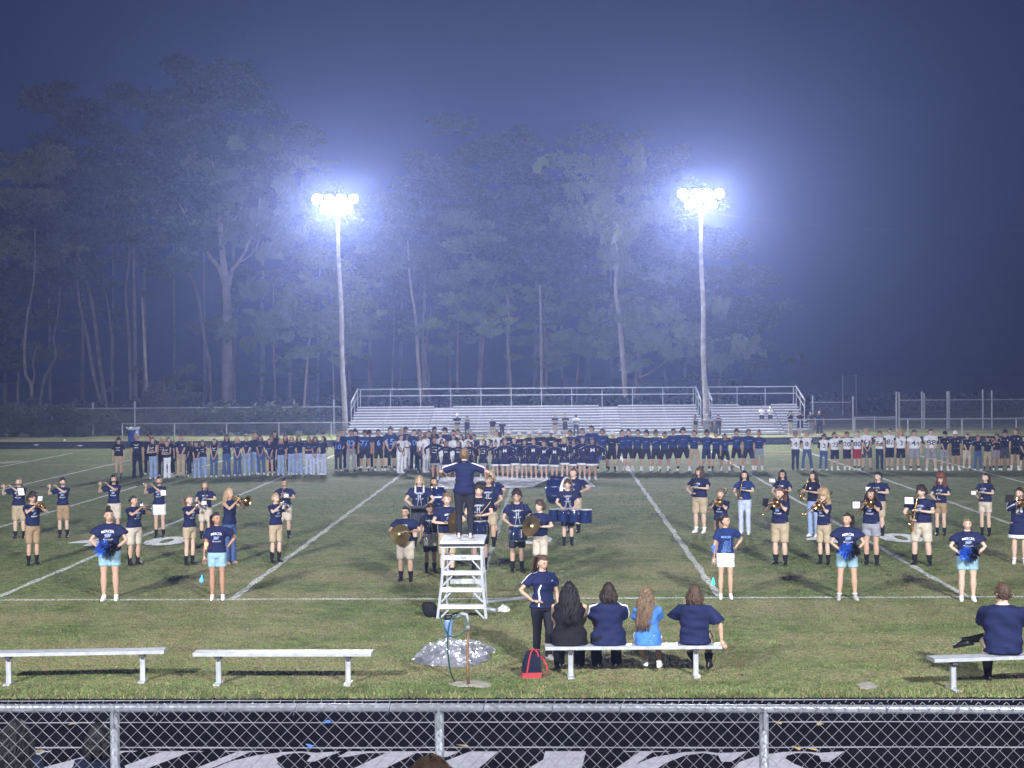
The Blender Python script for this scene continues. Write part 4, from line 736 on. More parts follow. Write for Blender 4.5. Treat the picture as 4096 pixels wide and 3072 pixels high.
def head_geo(fem):
    if fem in HEADN: return HEADN[fem]
    b = MB(); n, m = 22, 16; vs = []; rx, ry, rz = (.072, .090, .112) if fem else (.076, .094, .116)
    for i in range(m + 1):
        ph = -math.pi / 2 + math.pi * i / m
        for j in range(n):
            a = 2 * math.pi * j / n; x, y, z = math.cos(ph) * math.cos(a), math.cos(ph) * math.sin(a), math.sin(ph); X_, Y_, Z_ = x * rx, y * ry, z * rz
            if z < 0: X_ *= 1 - .30 * (-z) ** 1.3; Y_ = Y_ * (1 - .28 * (-z) ** 1.5) - .020 * (-z) ** 1.2
            if y < 0:
                g = lambda u, v, su, sv: math.exp(-((x - u) / su) ** 2 - ((z - v) / sv) ** 2)
                Y_ -= .020 * g(0, -.18, .13, .17) * 1.0 + .007 * g(0, -.47, .22, .08) + .010 * g(0, -.85, .3, .14) + .004 * g(0, .25, .5, .1)
                Y_ += .010 * (g(.36, .08, .17, .12) + g(-.36, .08, .17, .12)) + .005 * g(0, -.36, .2, .05)
            vs.append((X_, Y_, Z_))
    fs = [(i * n + j, i * n + (j + 1) % n, (i + 1) * n + (j + 1) % n, (i + 1) * n + j) for i in range(m) for j in range(n)]; b.add(vs, fs)
    for sg in (-1, 1):
        b.ball((sg * rx * .99, .006, -.012), (.010, .02, .030), 0, 8, 6); b.ball((sg * .029, -ry * .855, .010), (.0135, .008, .0085), 1, 8, 5)
        b.box((sg * .030, -ry * .90, .033), (.028, .008, .005), 1)
    b.ball((0, -ry * .90 - .002, -.056), (.021, .009, .0075), 2, 8, 5); HEADN[fem] = b; return b
def hand_geo(b, W_, D, sg, curl=.5):
    D = D.normalized(); up = V3(0, 0, 1); side = D.cross(up); side = side.normalized() if side.length > .1 else V3(1, 0, 0); nrm = side.cross(D).normalized(); pn = -nrm
    b.tube([W_ - D * .02, W_ + D * .02, W_ + D * .05, W_ + D * .088], [(.024, .017), (.032, .016), (.040, .016), (.038, .013)], 8, 0, ref=side)
    for i, (o_, l) in enumerate(((-.029, .062), (-.010, .073), (.010, .068), (.028, .052))):
        p = W_ + D * .082 + side * o_; d = D.copy(); pts = [p]
        for k in range(3):
            an = curl * (.25 + .55 * k); dd = (D * math.cos(an) + pn * math.sin(an)); p = p + dd * l * (.42, .33, .25)[k]; pts.append(p)
        b.tube(pts, [.0095, .009, .0082, .0062], 5, 0)
    p = W_ + D * .025 - side * .028 * sg; d2 = (D * .6 - side * sg * .75 + pn * .35).normalized(); b.tube([p, p + d2 * .035, p + d2 * .045 + D * .025], [.012, .0105, .008], 5, 0)
BODY = {}
def torso_rings(fem, off, g=0.0, hem=None):
    if fem: R = [(.82, .155, .10, 0, .005), (.90, .172, .115, 0, .008), (.98, .155, .105, 0, 0), (1.07, .128, .09, 0, 0), (1.17, .137, .10, 0, -.006), (1.27, .147, .118, 0, -.016), (1.35, .150, .100, 0, -.004), (1.405, .130, .075, 0, .004), (1.435, .070, .055, 0, .006)]
    else: R = [(.82, .145, .10, 0, 0), (.90, .158, .108, 0, 0), (.98, .153, .105, 0, 0), (1.08, .148, .10, 0, 0), (1.20, .160, .108, 0, -.004), (1.31, .172, .112, 0, -.004), (1.375, .168, .095, 0, .004), (1.415, .135, .075, 0, .006), (1.445, .075, .058, 0, .008)]
    return [(z + off.z, rx + g, ry + g, cx + off.x, cy + off.y) for z, rx, ry, cx, cy in R if hem is None or z >= hem]
def body_arrays(pose, leg, fem):
    k = (pose, leg, fem)
    if k in BODY: return BODY[k]
    s = skeleton(pose, leg, fem); b = MB(); off = s['off']; f = .93 if fem else 1.0
    b.rings(torso_rings(fem, off), 18); b.tube([V3(0, .012, 1.40) + off, V3(0, .0, 1.50) + off, V3(0, -.01, 1.56) + off], [.062 * f, .052 * f, .05], 12)
    hands = MB()
    for sg in (-1, 1):
        Sh, el, wr, hd = s['arm', sg]; b.tube([Sh + V3(-sg * .03, 0, .0), Sh, Sh.lerp(el, .5), el, el.lerp(wr, .3), wr], [.05 * f, .052 * f, .043 * f, .036 * f, .037 * f, .024 * f], 10)
        hand_geo(hands, wr, hd, sg, .35 if pose in ('sides', 'hipR', 'head') else .9)
        H, K, A = s['leg', sg]; b.tube([H + (K - H) * -.06, H.lerp(K, .25), H.lerp(K, .7), K, K.lerp(A, .3), K.lerp(A, .6), A, A + (A - K).normalized() * .03], [.09, .086, .064, .050, .059, .046, .032, .033], 12)
    co, fs = remesh(b, .0185, 3); BODY[k] = (s, co, fs, hands); return BODY[k]
MESHC = {}
def mesh_from(co, fs, extra=None, nslots=1, mi=None, smooth=True):
    V = co.tolist() if hasattr(co, 'tolist') else list(co); Fc = list(fs); M = list(mi) if mi is not None else [0] * len(Fc)
    for e in (extra or []):
        b0 = len(V); V += [tuple(v) for v in e.v]; Fc += [tuple(i + b0 for i in f) for f in e.f]; M += e.m
    me = bpy.data.meshes.new('body'); me.from_pydata(V, [], Fc)
    for _ in range(nslots): me.materials.append(None)
    if any(M): me.polygons.foreach_set('material_index', M)
    if smooth: me.polygons.foreach_set('use_smooth', [True] * len(Fc))
    me.update(); return me
def head_matrix(s, yaw, pitch=0.0, w=1.0):
    return Matrix.Translation(V3(0, -.010, 1.588) + s['off']) @ Matrix.Diagonal((1 / w, 1 / (.5 + .5 * w), 1, 1)) @ Matrix.Rotation(yaw, 4, 'Z') @ Matrix.Rotation(pitch, 4, 'X') @ Matrix.Scale(1.10, 4)
def body_mesh(pose, leg, fem, yaw, pitch, w=1.0):
    k = ('b', pose, leg, fem, yaw, pitch, w)
    if k not in MESHC:
        s, co, fs, hands = body_arrays(pose, leg, fem); hm_ = head_matrix(s, math.radians(yaw), math.radians(pitch), w); h = head_geo(fem); h2 = MB(); h2.f = h.f; h2.m = h.m; h2.v = [tuple(hm_ @ Vector(v)) for v in h.v]
        MESHC[k] = mesh_from(co, fs, [hands, h2], 3)
    return MESHC[k]
def folds(co, amp, seed, zk=34.0):        # cloth folds pushed along the radial direction
    r = np.random.default_rng(seed); d = np.zeros(len(co))
    for _ in range(7):
        k = r.normal(size=3) * np.array([14, 14, 22]); d += np.sin(co @ k + r.uniform(0, 6.28))
    rad = co[:, :2] / (np.linalg.norm(co[:, :2], axis=1)[:, None] + 1e-6); co = co.copy(); co[:, :2] += rad * (d * amp / 3)[:, None]; return co
SHIRTBVH = {}
def shirt_mesh(pose, leg, fem, sleeve, hem, loose):
    k = ('s', pose, leg, fem, sleeve, hem, loose)
    if k in MESHC: return MESHC[k]
    s = body_arrays(pose, leg, fem)[0]; off = s['off']; b = MB(); R = [list(r) for r in torso_rings(fem, off, .012 + .6 * loose, None) if r[0] - off.z >= hem + .04]
    base = R[0]; lowg = .012 + 1.0 * loose
    R.insert(0, [hem + off.z, base[1] * .99 + lowg * .3, base[2] + lowg * .45, 0, base[4]])
    for r in R:                                 # loose shirts hang straight below the chest
        if r[0] - off.z < 1.25: r[1] = max(r[1], (.150 if fem else .165) * (1 + loose)); r[2] = max(r[2], .112)
    R[-1] = [1.452 + off.z, .064, .058, 0, .008]; b.rings([tuple(r) for r in R], 20); nb = len(R)
    if sleeve > 0:
        for sg in (-1, 1):
            Sh, el, wr, hd = s['arm', sg]; L1 = (el - Sh).length; path = [Sh + V3(-sg * .05, 0, -.005), Sh + V3(-sg * .0, 0, .008)]; rad = [.050, .062]
            if sleeve <= 1: e = Sh.lerp(el, sleeve); path += [Sh.lerp(el, sleeve * .5), e]; rad += [.066 + loose * .5, .066 + loose * .8]
            else: path += [Sh.lerp(el, .5), el, el.lerp(wr, .5), el.lerp(wr, .96)]; rad += [.058, .050, .046, .034]
            b.tube(path, rad, 12)
    co, fs = remesh(b, .020, 2); co = folds(co, .012 + .04 * loose, len(pose) * 7 + fem)
    A0 = {sg: (np.array(s['arm', sg][0]), np.array(s['arm', sg][1]), np.array(s['arm', sg][2])) for sg in (-1, 1)}; ff = np.array([f[0] for f in fs]); P = co[ff]; mi = np.zeros(len(fs), int)
    def segd(P, a, c): d = c - a; t = np.clip(((P - a) @ d) / (d @ d), 0, 1); return np.linalg.norm(P - (a + t[:, None] * d), axis=1), t
    for sg in (-1, 1):
        a, e, w = A0[sg]; d1, t1 = segd(P, a, e); d2, t2 = segd(P, e, w); tw = .150 if fem else .172
        mi[((d1 < .095) & (t1 > .12) & (P[:, 0] * sg > tw * .93)) | ((d2 < .08) & (t1 > .5))] = 1
    SHIRTBVH[k] = BVHTree.FromPolygons([tuple(v) for v in co.tolist()], fs); MESHC[k] = mesh_from(co, fs, None, 2, mi.tolist()); return MESHC[k]
def bottom_mesh(kind, pose, leg, fem, w=0.0):
    k = ('t', kind, 'seat' if leg.startswith('seat') else leg, leg, fem, w)
    if k in MESHC: return MESHC[k]
    s = body_arrays(pose, leg, fem)[0]; off = s['off']; b = MB(); top = 1.0
    if kind in ('skirt',):
        n = 40; rs = []; vs = []
        for i, (z, g) in enumerate(((.99, .0), (.90, .022), (.80, .045), (.70, .062), (.645, .070))):
            base = [(.135, .10), (.178, .122), (.190, .135), (.205, .15), (.212, .156)][i]
            for j in range(n): a = 6.2832 * j / n; q = 1 + .05 * (i / 4) * (1 if j % 2 else -1); vs.append((math.cos(a) * base[0] * q, math.sin(a) * base[1] * q, z))
        b.add(vs, [(i * n + j, i * n + (j + 1) % n, (i + 1) * n + (j + 1) % n, (i + 1) * n + j) for i in range(4) for j in range(n)] + [tuple(range(n))]); MESHC[k] = b.mesh(True, 1); return MESHC[k]
    b.rings([r for r in torso_rings(fem, off, .014) if r[0] - off.z < 1.02], 18)
    ln, wd, end = dict(shorts=(.62, .016, .020), minis=(.40, .012, .018), jorts=(.95, .018, .019), pants=(2, .010, .020), flare=(2, .010, .045), tights=(2, .006, .008), track=(2, .014, .026))[kind]
    for sg in (-1, 1):
        H, K, A = s['leg', sg]
        if ln <= 1: e = H.lerp(K, ln); b.tube([H + (K - H) * -.05, H.lerp(K, ln * .3), H.lerp(K, ln * .65), e], [.098, .084 + wd, .072 + (wd + end) / 2, .062 + end + (.010 if ln < .7 else 0)], 14)
        else: b.tube([H + (K - H) * -.05, H.lerp(K, .3), H.lerp(K, .7), K, K.lerp(A, .4), K.lerp(A, .8), A + (A - K).normalized() * .035], [.096, .086 + wd, .066 + wd, .055 + wd, .052 + (wd + end) / 2, .044 + end, .042 + end], 14)
    co, fs = remesh(b, .020, 2); amp = .010 if kind != 'tights' else .002; co = folds(co - np.array([0, 0, 0]), amp * .6, 11 + len(kind))
    MESHC[k] = mesh_from(co, fs); return MESHC[k]
def shoe_mesh():
    if 'shoe' not in MESHC:
        b = MB(); b.rings([(-.075, .036, .118, 0, -.045), (-.058, .040, .124, 0, -.046), (-.035, .038, .115, 0, -.042), (-.012, .034, .085, 0, -.02), (.012, .036, .050, 0, .004), (.03, .036, .042, 0, .006)], 14); MESHC['shoe'] = b.mesh(True, 1)
    return MESHC['shoe']
def sock_mesh(h):
    if ('sock', h) not in MESHC: MESHC['sock', h] = MB().rings([(-.03, .036, .042, 0, .004), (.04, .040, .043, 0, .002), (h * .6, .050, .052, 0, 0), (h, .058 if h > .15 else .046, .060 if h > .15 else .048, 0, 0)], 12).mesh(True, 1)
    return MESHC['sock', h]
HAIRM = {}
def hair_mesh(style, fem, v=0):
    k = (style, fem, v)
    if k in HAIRM: return HAIRM[k]
    r = random.Random(len(style) * 13 + v * 7 + fem); b = MB(); rx, ry, rz = (.072, .090, .112) if fem else (.076, .094, .116); n, m = 30, 22
    g = dict(short=1.10, crop=1.05, mop=1.20, curly=1.27, long=1.12, wavy=1.15, pony=1.07, bun=1.07, afro=1.75, cap=1.08, bob=1.18)[style]
    amp = dict(short=.03, crop=.012, mop=.06, curly=.09, long=.015, wavy=.03, pony=.012, bun=.012, afro=.13, cap=.01, bob=.04)[style]; vs = []
    for i in range(m + 1):
        ph = -math.pi / 2 + math.pi * i / m
        for j in range(n):
            a = 2 * math.pi * j / n; x, y, z = math.cos(ph) * math.cos(a), math.cos(ph) * math.sin(a), math.sin(ph)
            lim = dict(short=.42, crop=.50, mop=.22, curly=.34, pony=.52, bun=.52, long=.50, wavy=.48, afro=.40, cap=.5, bob=.35)[style] + .10 * math.sin(a * 3 + v * 2) * (style in ('mop', 'short', 'curly'))
            face = max(0, min(1, (-y - (.12 if style in ('long', 'wavy', 'afro', 'bob') else .02)) * 5)) * max(0, min(1, (lim - z) * 7)); low = max(0, min(1, (-.42 - z) * 4)) if style not in ('long', 'wavy', 'afro', 'bob') else max(0, min(1, (-.75 - z) * 4)); side = max(0, min(1, (-.12 - z) * 4)) * max(0, min(1, (.25 - y) * 4)) if style not in ('long', 'wavy', 'afro', 'bob') else 0
            q = g * (1 + amp * (math.sin(a * 7 + z * 9 + v) + .7 * math.sin(a * 17 - z * 15 + 2 * v) + r.uniform(-.6, .6))); q = q + (.86 - q) * max(face, low, side)
            vs.append((x * rx * q, y * ry * q + .004, z * rz * q))
    b.add(vs, [(i * n + j, i * n + (j + 1) % n, (i + 1) * n + (j + 1) % n, (i + 1) * n + j) for i in range(m) for j in range(n)])
    def lock(p, pts, w, wave, ph): 
        P = []; N_ = len(pts) * 3
        for i in range(N_): u = i / (N_ - 1) * (len(pts) - 1); a = int(min(u, len(pts) - 2)); q = pts[a].lerp(pts[a + 1], u - a); P.append(q + V3(math.sin(ph + i * 1.15) * wave, math.cos(ph * 1.3 + i * 1.05) * wave, 0))
        b.tube(P, [(w * (1.0 if i < N_ * .6 else 1.0 - .8 * (i - N_ * .6) / (N_ * .4)), w * .6) for i in range(N_)], 5)
    if style in ('long', 'wavy'):
        Lh = (.36 if style == 'long' else .44) + .06 * v; wv = .006 if style == 'long' else .014
        for i in range(80 if style == 'long' else 130):
            a = math.radians(r.uniform(-28, 208)); c, s_ = math.cos(a), math.sin(a); rr_ = r.uniform(.95, 1.12); p0 = V3(c * rx * rr_, s_ * ry * rr_ + .005, r.uniform(-.02, .07)); vo = .022 if style == 'wavy' else 0; L_2 = Lh * r.uniform(.75, 1.05) * (1 if s_ > -.1 else .75)
            p1 = V3(c * (rx + .018 + vo) * rr_, s_ * (ry + .022 + vo) + .012, -.07); p2 = V3(c * (rx + .035 + vo * 1.4), max(s_, -.1) * (ry + .035) + .03, -.20); p3 = V3(c * (rx + .03) * r.uniform(.7, 1.2), max(s_, 0) * .09 + r.uniform(.05, .085), -L_2)
            lock(p0, [p0, p1, p2, p3], .0105 if style == 'long' else .0095, wv, r.uniform(0, 6))
    if style in ('short', 'mop', 'crop'):
        for i in range(110 if style != 'crop' else 0):
            d = V3(r.gauss(0, 1), r.gauss(.3, 1), abs(r.gauss(.3, .7)) - .25).normalized()
            if d.y < -.3 and d.z < .5 or d.z < -.35: continue
            p = V3(d.x * rx, d.y * ry, d.z * rz) * (g - .04); f_ = V3(r.uniform(-.5, .5), -.4 if d.z > .5 else .1, -.9 if d.z < .6 else -.1).normalized(); L0 = .045 if style == 'mop' else .03; b.tube([p, p + (d * .5 + f_ * .5) * L0, p + (d * .45 + f_ * 1.1) * L0], [.008, .007, .002], 4)
    if style == 'pony':
        b.ball((0, ry + .012, .045), .028, n=10)
        for i in range(26): a = r.uniform(0, 6.28); q = r.uniform(.0, .022); p0 = V3(math.cos(a) * q, ry + .02, .045 + math.sin(a) * q); lock(p0, [p0, p0 + V3(math.cos(a) * .02, .055, .0), p0 + V3(math.cos(a) * .03, .075, -.12), p0 + V3(math.cos(a) * .025, .05, -.25 + r.uniform(-.03, .03))], .010, .006, r.uniform(0, 6))
    if style == 'bun': b.ball((0, ry * .55, .115) if v == 0 else (0, ry + .018, .01), (.042, .04, .036), n=12, m=9); b.tube([V3(.03 * math.cos(t), (ry * .55 if v == 0 else ry + .03) + .012 * math.sin(2 * t), (.125 if v == 0 else .01) + .03 * math.sin(t)) for t in np.linspace(0, 6.0, 12)], .014, 6)
    if style in ('afro', 'curly', 'wavy', 'bob'):
        for i in range(240 if style == 'afro' else 90):
            d = V3(r.gauss(0, 1), r.gauss(.35, 1), r.gauss(.2, 1)).normalized(); q = g * r.uniform(.86, 1.02)
            if d.y < -.35 and d.z < .45: continue
            if style in ('curly', 'wavy', 'bob') and d.z < -.1: continue
            p = V3(d.x * rx * q, d.y * ry * q, d.z * rz * q - (.035 if style == 'afro' else 0)); s0 = r.uniform(.010, .017); t0 = r.uniform(0, 6); b.tube([p + V3(math.cos(t0 + k * 1.5) * s0, math.sin(t0 + k * 1.5) * s0, -k * .006) for k in range(6)], .0055, 4)
    if style == 'afro':
        for i in range(60): a = math.radians(r.uniform(-35, 215)); c, s_ = math.cos(a), math.sin(a); p0 = V3(c * .12, s_ * .13, -.05); lock(p0, [p0, p0 + V3(c * .02, .01, -.08), p0 + V3(c * .0, .01, -.16 + r.uniform(-.04, .04))], .014, .014, i)
    if style == 'bob':
        for i in range(60): a = math.radians(r.uniform(-30, 210)); c, s_ = math.cos(a), math.sin(a); p0 = V3(c * rx * 1.08, s_ * ry * 1.08, .02); lock(p0, [p0, p0 + V3(c * .028, s_ * .025, -.08), p0 + V3(c * .012, s_ * .01, -.17 + r.uniform(-.02, .03))], .015, .010, i)
    HAIRM[k] = b.mesh(True, 1); return HAIRM[k]
def cap_mesh(hat):
    k = ('cap', hat)
    if k not in HAIRM:
        b = MB(); n = 22; R = [(.0, 1.17), (.03, 1.18), (.07, 1.08), (.10, .86), (.122, .5), (.13, .1)]
        b.add([(math.cos(6.2832 * j / n) * .076 * q, math.sin(6.2832 * j / n) * .095 * q, z + .025) for z, q in R for j in range(n)], [(i * n + j, i * n + (j + 1) % n, (i + 1) * n + (j + 1) % n, (i + 1) * n + j) for i in range(5) for j in range(n)] + [tuple(range(5 * n, 6 * n))])
        a = [math.radians(t) for t in ((-150, -135, -112, -90, -68, -45, -30) if hat == 'cap' else range(0, 360, 15))]; v = []
        for t in a:
            ex = .072 * (math.sin(-t) if hat == 'cap' else .75); v += [(math.cos(t) * .088, math.sin(t) * .11, .034), (math.cos(t) * (.09 + ex * .25 * (1 if hat == 'cap' else 4)), math.sin(t) * .11 - (ex if hat == 'cap' else -math.sin(t) * .055), .018)]
        N_ = len(a); b.add(v, [(2 * i, 2 * i + 2, 2 * i + 3, 2 * i + 1) for i in range(N_ - 1)] + ([(2 * N_ - 2, 0, 1, 2 * N_ - 1)] if hat != 'cap' else [])); HAIRM[k] = b.mesh(True, 1)
    return HAIRM[k]
PRC = {}
def print_mesh(bv_key, s, cz, h, wmax, arc=0.0, cx=0.0, back=False, sub=''):
    k = ('p', bv_key, s, cz, h, wmax, arc, cx, back)
    if k in PRC: return PRC[k]
    bv = SHIRTBVH[bv_key]; V, Fc, asp = text2d(s, 1, 1, .015); w = min(wmax, asp * h); kx = w / asp; out = []; sg = -1 if back else 1
    for x, y in V:
        X_ = x * kx; Z_ = y * h - arc * (X_ / (w / 2)) ** 2 if w > 0 else y * h; hit = bv.ray_cast(Vector((cx + X_ * sg, -1 * sg, cz + Z_)), Vector((0, sg, 0)))
        yy = hit[0].y if hit[0] is not None else -.11 * sg; out.append((cx + X_ * sg, yy - .010 * sg, cz + Z_))
    me = MB().add(out, Fc).mesh(False, 1); PRC[k] = me; return me
def logo_mesh(bv_key, cz, w, h, cx=0.0, kind='horse'):
    k = ('l', bv_key, cz, w, h, cx, kind)
    if k in PRC: return PRC[k]
    bv = SHIRTBVH[bv_key]; pts = dict(horse=[(-.5, -.5), (-.35, -.1), (-.45, .2), (-.2, .45), (.15, .5), (.5, .3), (.3, .2), (.45, -.1), (.2, -.05), (.3, -.4), (.05, -.2), (-.1, -.5), (-.2, -.15), (-.3, -.45)], shield=[(-.5, .5), (.5, .5), (.5, -.1), (0, -.5), (-.5, -.1)], bar=[(-.5, -.4), (-.25, -.05), (0, .08), (.25, -.05), (.5, -.4), (.5, 0), (.25, .35), (0, .5), (-.25, .35), (-.5, 0)], band=[(-.5, -.5), (-.25, -.5), (0, -.5), (.25, -.5), (.5, -.5), (.5, .5), (.25, .5), (0, .5), (-.25, .5), (-.5, .5)], vee=[(-.5, .5), (-.25, .15), (0, -.1), (.25, .15), (.5, .5), (.5, .1), (.25, -.25), (0, -.5), (-.25, -.25), (-.5, .1)])[kind]
    out = []
    for x, y in pts:
        h_ = bv.ray_cast(Vector((cx + x * w, -1, cz + y * h)), Vector((0, 1, 0))); out.append(((cx + x * w), (h_[0].y if h_[0] is not None else -.1) - .009, cz + y * h))
    P2 = [Vector((x, y, 0)) for x, y in pts]; me = MB().add(out, [tuple(t) for t in tessellate_polygon([P2])]).mesh(False, 1); PRC[k] = me; return me
def ribbon_mesh(bv_key, pts, w):
    bv = SHIRTBVH[bv_key]; P = []
    for p in loop([Vector(q) for q in pts], 4):
        loc, nrm, _, _ = bv.find_nearest(p); P.append((loc, nrm))
    b = MB(); out = []
    for i, (l, n) in enumerate(P):
        t = (P[min(i + 1, len(P) - 1)][0] - P[max(i - 1, 0)][0]).normalized(); s_ = t.cross(n).normalized() * w / 2; out += [l + s_ + n * .006, l - s_ + n * .006]
    b.add(out, [(2 * i, 2 * i + 1, 2 * i + 3, 2 * i + 2) for i in range(len(P) - 1)]); return b.mesh(True, 1)
R0 = random.Random(21)
def person(px, hy, fy, pose='clasp', face=0, head=0, pitch=0, fem=0, leg='n', w=1.0, sh=NAVY, sl=None, slv=.62, hem=.93, loose=.012, bot='shorts', bc=KHAKI, hair='short', hc='d', skin=1, sock=None, sockh=.16, shoe='w', pr=None, cap=None, label='', group=None, pos=None, H=None, hv=0, stripes=None, glasses=False, hemband=None, collar=False, sash=None):
    P = pos if pos is not None else gnd(px, fy); ly = 1452 - math.tan(-ROLL) * (px - 2215)
    if H is None: top = at(px, hy, P.y); H = top.z - P.z
    k = H / 1.73; face += R0.uniform(-5, 5); t = empty('person', P, math.radians(face), (k * w, k * (.5 + .5 * w), k)); tag(t, label, 'person', group)
    s = body_arrays(pose, leg, fem)[0]; wq = round(w, 1) if w > 1.07 else 1.0; hm_ = head_matrix(s, math.radians(head), math.radians(pitch))
    link('body', body_mesh(pose, leg, fem, head, pitch, wq), [SKIN[skin], EYE, LIP], t)
    sk = ('s', pose, leg, fem, slv, hem, loose); link('shirt', shirt_mesh(pose, leg, fem, slv, hem, loose), [sh, sl or sh], t)
    bn = dict(skirt='skirt', shorts='shorts', minis='shorts', jorts='shorts', pants='trousers', flare='jeans', tights='leggings', track='sweatpants')[bot]; bo = link(bn, bottom_mesh(bot, pose, leg, fem), [bc], t)
    if hemband:
        n = 40; vs = []
        for z, q in ((.660, 1.012), (.588, 1.035)):
            for j in range(n): a = 6.2832 * j / n; e = q * (1 + .05 * (1 if j % 2 else -1)); vs.append((math.cos(a) * .214 * e, math.sin(a) * .158 * e, z))
        if 'hb' not in MESHC: MESHC['hb'] = MB().add(vs, [(j, (j + 1) % n, n + (j + 1) % n, n + j) for j in range(n)]).mesh(True, 1)
        link('skirt_hem', MESHC['hb'], [hemband], bo)
    for sg in (-1, 1):
        A = s['leg', sg][2]; rz = sg * (.10 if leg == 'n' else .22); tip = .35 if (leg == 'cross' and sg < 0) else 0; rz = 1.1 if tip else rz
        link('shoe', shoe_mesh(), [SHOE[shoe]], t, loc=A, rot=(tip, 0, rz))
        if sock: link('sock', sock_mesh(sockh), [SOCK[sock]], t, loc=A, rot=(s['leg', sg][1] - A).to_track_quat('Z', 'Y').to_euler() if tip else (0, (s['leg', sg][1] - A).normalized().x, 0))
    hl = hm_.to_translation(); hr = hm_.to_euler()
    hs_ = 'crop' if cap else hair
    ho = link('hair', hair_mesh(hs_, fem, hv), [HAIR[hc]], t, loc=hl, rot=hr, sc=(1.1 / wq, 1.1 / (.5 + .5 * wq), 1.1))
    if cap: link('cap' if cap[0] == 'cap' else 'hat', cap_mesh(cap[0]), [cap[1]], t, loc=hl, rot=(hr[0], hr[1], hr[2] + (cap[2] if len(cap) > 2 else 0)), sc=(1.1 / wq, 1.1 / (.5 + .5 * wq), 1.1))
    if glasses:
        if 'gl' not in MESHC:
            b = MB()
            for sg in (-1, 1): b.tube([V3(sg * .03 + .023 * math.cos(a), -.094, .008 + .017 * math.sin(a)) for a in np.linspace(0, 5.9, 12)], .0022, 4, closed=True); b.tube([V3(sg * .053, -.092, .012), V3(sg * .078, -.01, .01)], .002, 4)
            MESHC['gl'] = b.mesh(False, 1)
        link('glasses', MESHC['gl'], [BLKP], t, loc=hl, rot=hr, sc=(1.1 / wq, 1.1 / (.5 + .5 * wq), 1.1))
    dz = s['off'].z
    for q in (pr or []):
        kd = q[0]
        if kd == 'text': _, txt, cz, h, wm, m, *r_ = q; link('lettering', print_mesh(sk, txt, cz + dz, h, wm, *(r_[0] if r_ else ())), [m], t)
        elif kd == 'logo': _, cz, ww, h, m, *r_ = q; link('emblem', logo_mesh(sk, cz + dz, ww, h, *(r_ or [])), [m], t)
    if stripes:
        for sg in (-1, 1):
            Sh, el, wr, _ = s['arm', sg]; e = Sh.lerp(el, min(slv, 1)) if slv <= 1 else wr; mid = [Sh.lerp(el, .45)] if slv <= 1 else [Sh.lerp(el, .5), el, el.lerp(wr, .5)]; yo = V3(0, stripes[2] if len(stripes) > 2 else 0, 0); up = V3(sg * .02, 0, .07) + yo
            pts = [V3(sg * .06, .0, 1.46 + dz), V3(sg * .12, 0, 1.43 + dz), Sh + up] + [q + V3(sg * .08, 0, .03) + yo for q in mid] + [e + V3(sg * .07, 0, 0) + yo]
            kk = ('rb', sk, sg, stripes[1:])
            if kk not in MESHC: MESHC[kk] = ribbon_mesh(sk, pts, stripes[1])
            link('sleeve_stripe', MESHC[kk], [stripes[0]], t)
    if collar:
        if ('col', fem) not in MESHC: MESHC['col', fem] = MB().tube([V3(math.cos(a) * .070, math.sin(a) * .060 + .006, 1.447 - .022 * (-math.sin(a))) for a in np.linspace(0, 6.28, 16, endpoint=False)], (.014), 6, closed=True).mesh(True, 1)
        link('collar', MESHC['col', fem], [collar if not isinstance(collar, bool) else sh], t, loc=(0, 0, dz))
    t['_k'] = k; return t
# ------------------------------------------------------------------ things people hold, built in the holder's frame
def held(who, name, anchor, label, cat, group=None):
    M = Matrix.LocRotScale(who.location, who.rotation_euler, Vector((who['_k'],) * 3)); a = Vector(anchor); t = empty(name, M @ a, who.rotation_euler.z, (who['_k'],) * 3); tag(t, label, cat, group); t['_a'] = list(a)
    def put(b, nm, m, parent=None, smooth=True): b.shift(-a); return b.obj(nm, m, parent or t, smooth)
    return t, put
def bell(p, d, r, L, m=None, n=18):
    b = MB(); d = Vector(d).normalized(); p = Vector(p); prof = [(0, .012), (.3, .016), (.55, .024), (.75, .042), (.9, .07), (1.0, 1)]; pts = [p + d * L * u for u, _ in prof]; b.tube(pts, [max(.009, rr * r / .1) if u < 1 else r for u, rr in prof], n, cap=False)
    b.tube([pts[-1], p + d * L * 1.002], [r, r * 1.03], n, cap=False); b.tube([p + d * L * .95, p + d * L * .80], [r * .8, r * .35], n, cap=True); return b
def folio(put, c, w, h, yaw, parent, white=True, tilt=.35):
    R = Euler((tilt, 0, yaw)).to_matrix(); f = put(MB().box(c, (w, .012, h), R=R), 'music_folder', BLKP, parent, False)
    if white: put(MB().box(Vector(c) + R @ V3(0, -.012, 0), (w * .86, .006, h * .88), R=R), 'sheet_music', PAPER, f, False)
    return f
def flute(who, lab):
    t, put = held(who, 'flute', (-.25, -.17, 1.5), lab, 'flute', 'flutes'); a, e = V3(.05, -.125, 1.545), V3(-.60, -.20, 1.475); put(MB().tube([a, e], .0125, 8), 'tube', SILVER); b = MB()
    for k in range(9): p = a.lerp(e, .3 + .07 * k); b.cyl(p + V3(0, -.004, .006), p + V3(0, -.006, .020), .0095, n=8)
    put(b, 'keys', SILVER)['kind'] = 'stuff'; put(MB().ball(V3(0, -.122, 1.545), (.022, .014, .012)), 'lip_plate', SILVER); return t, put
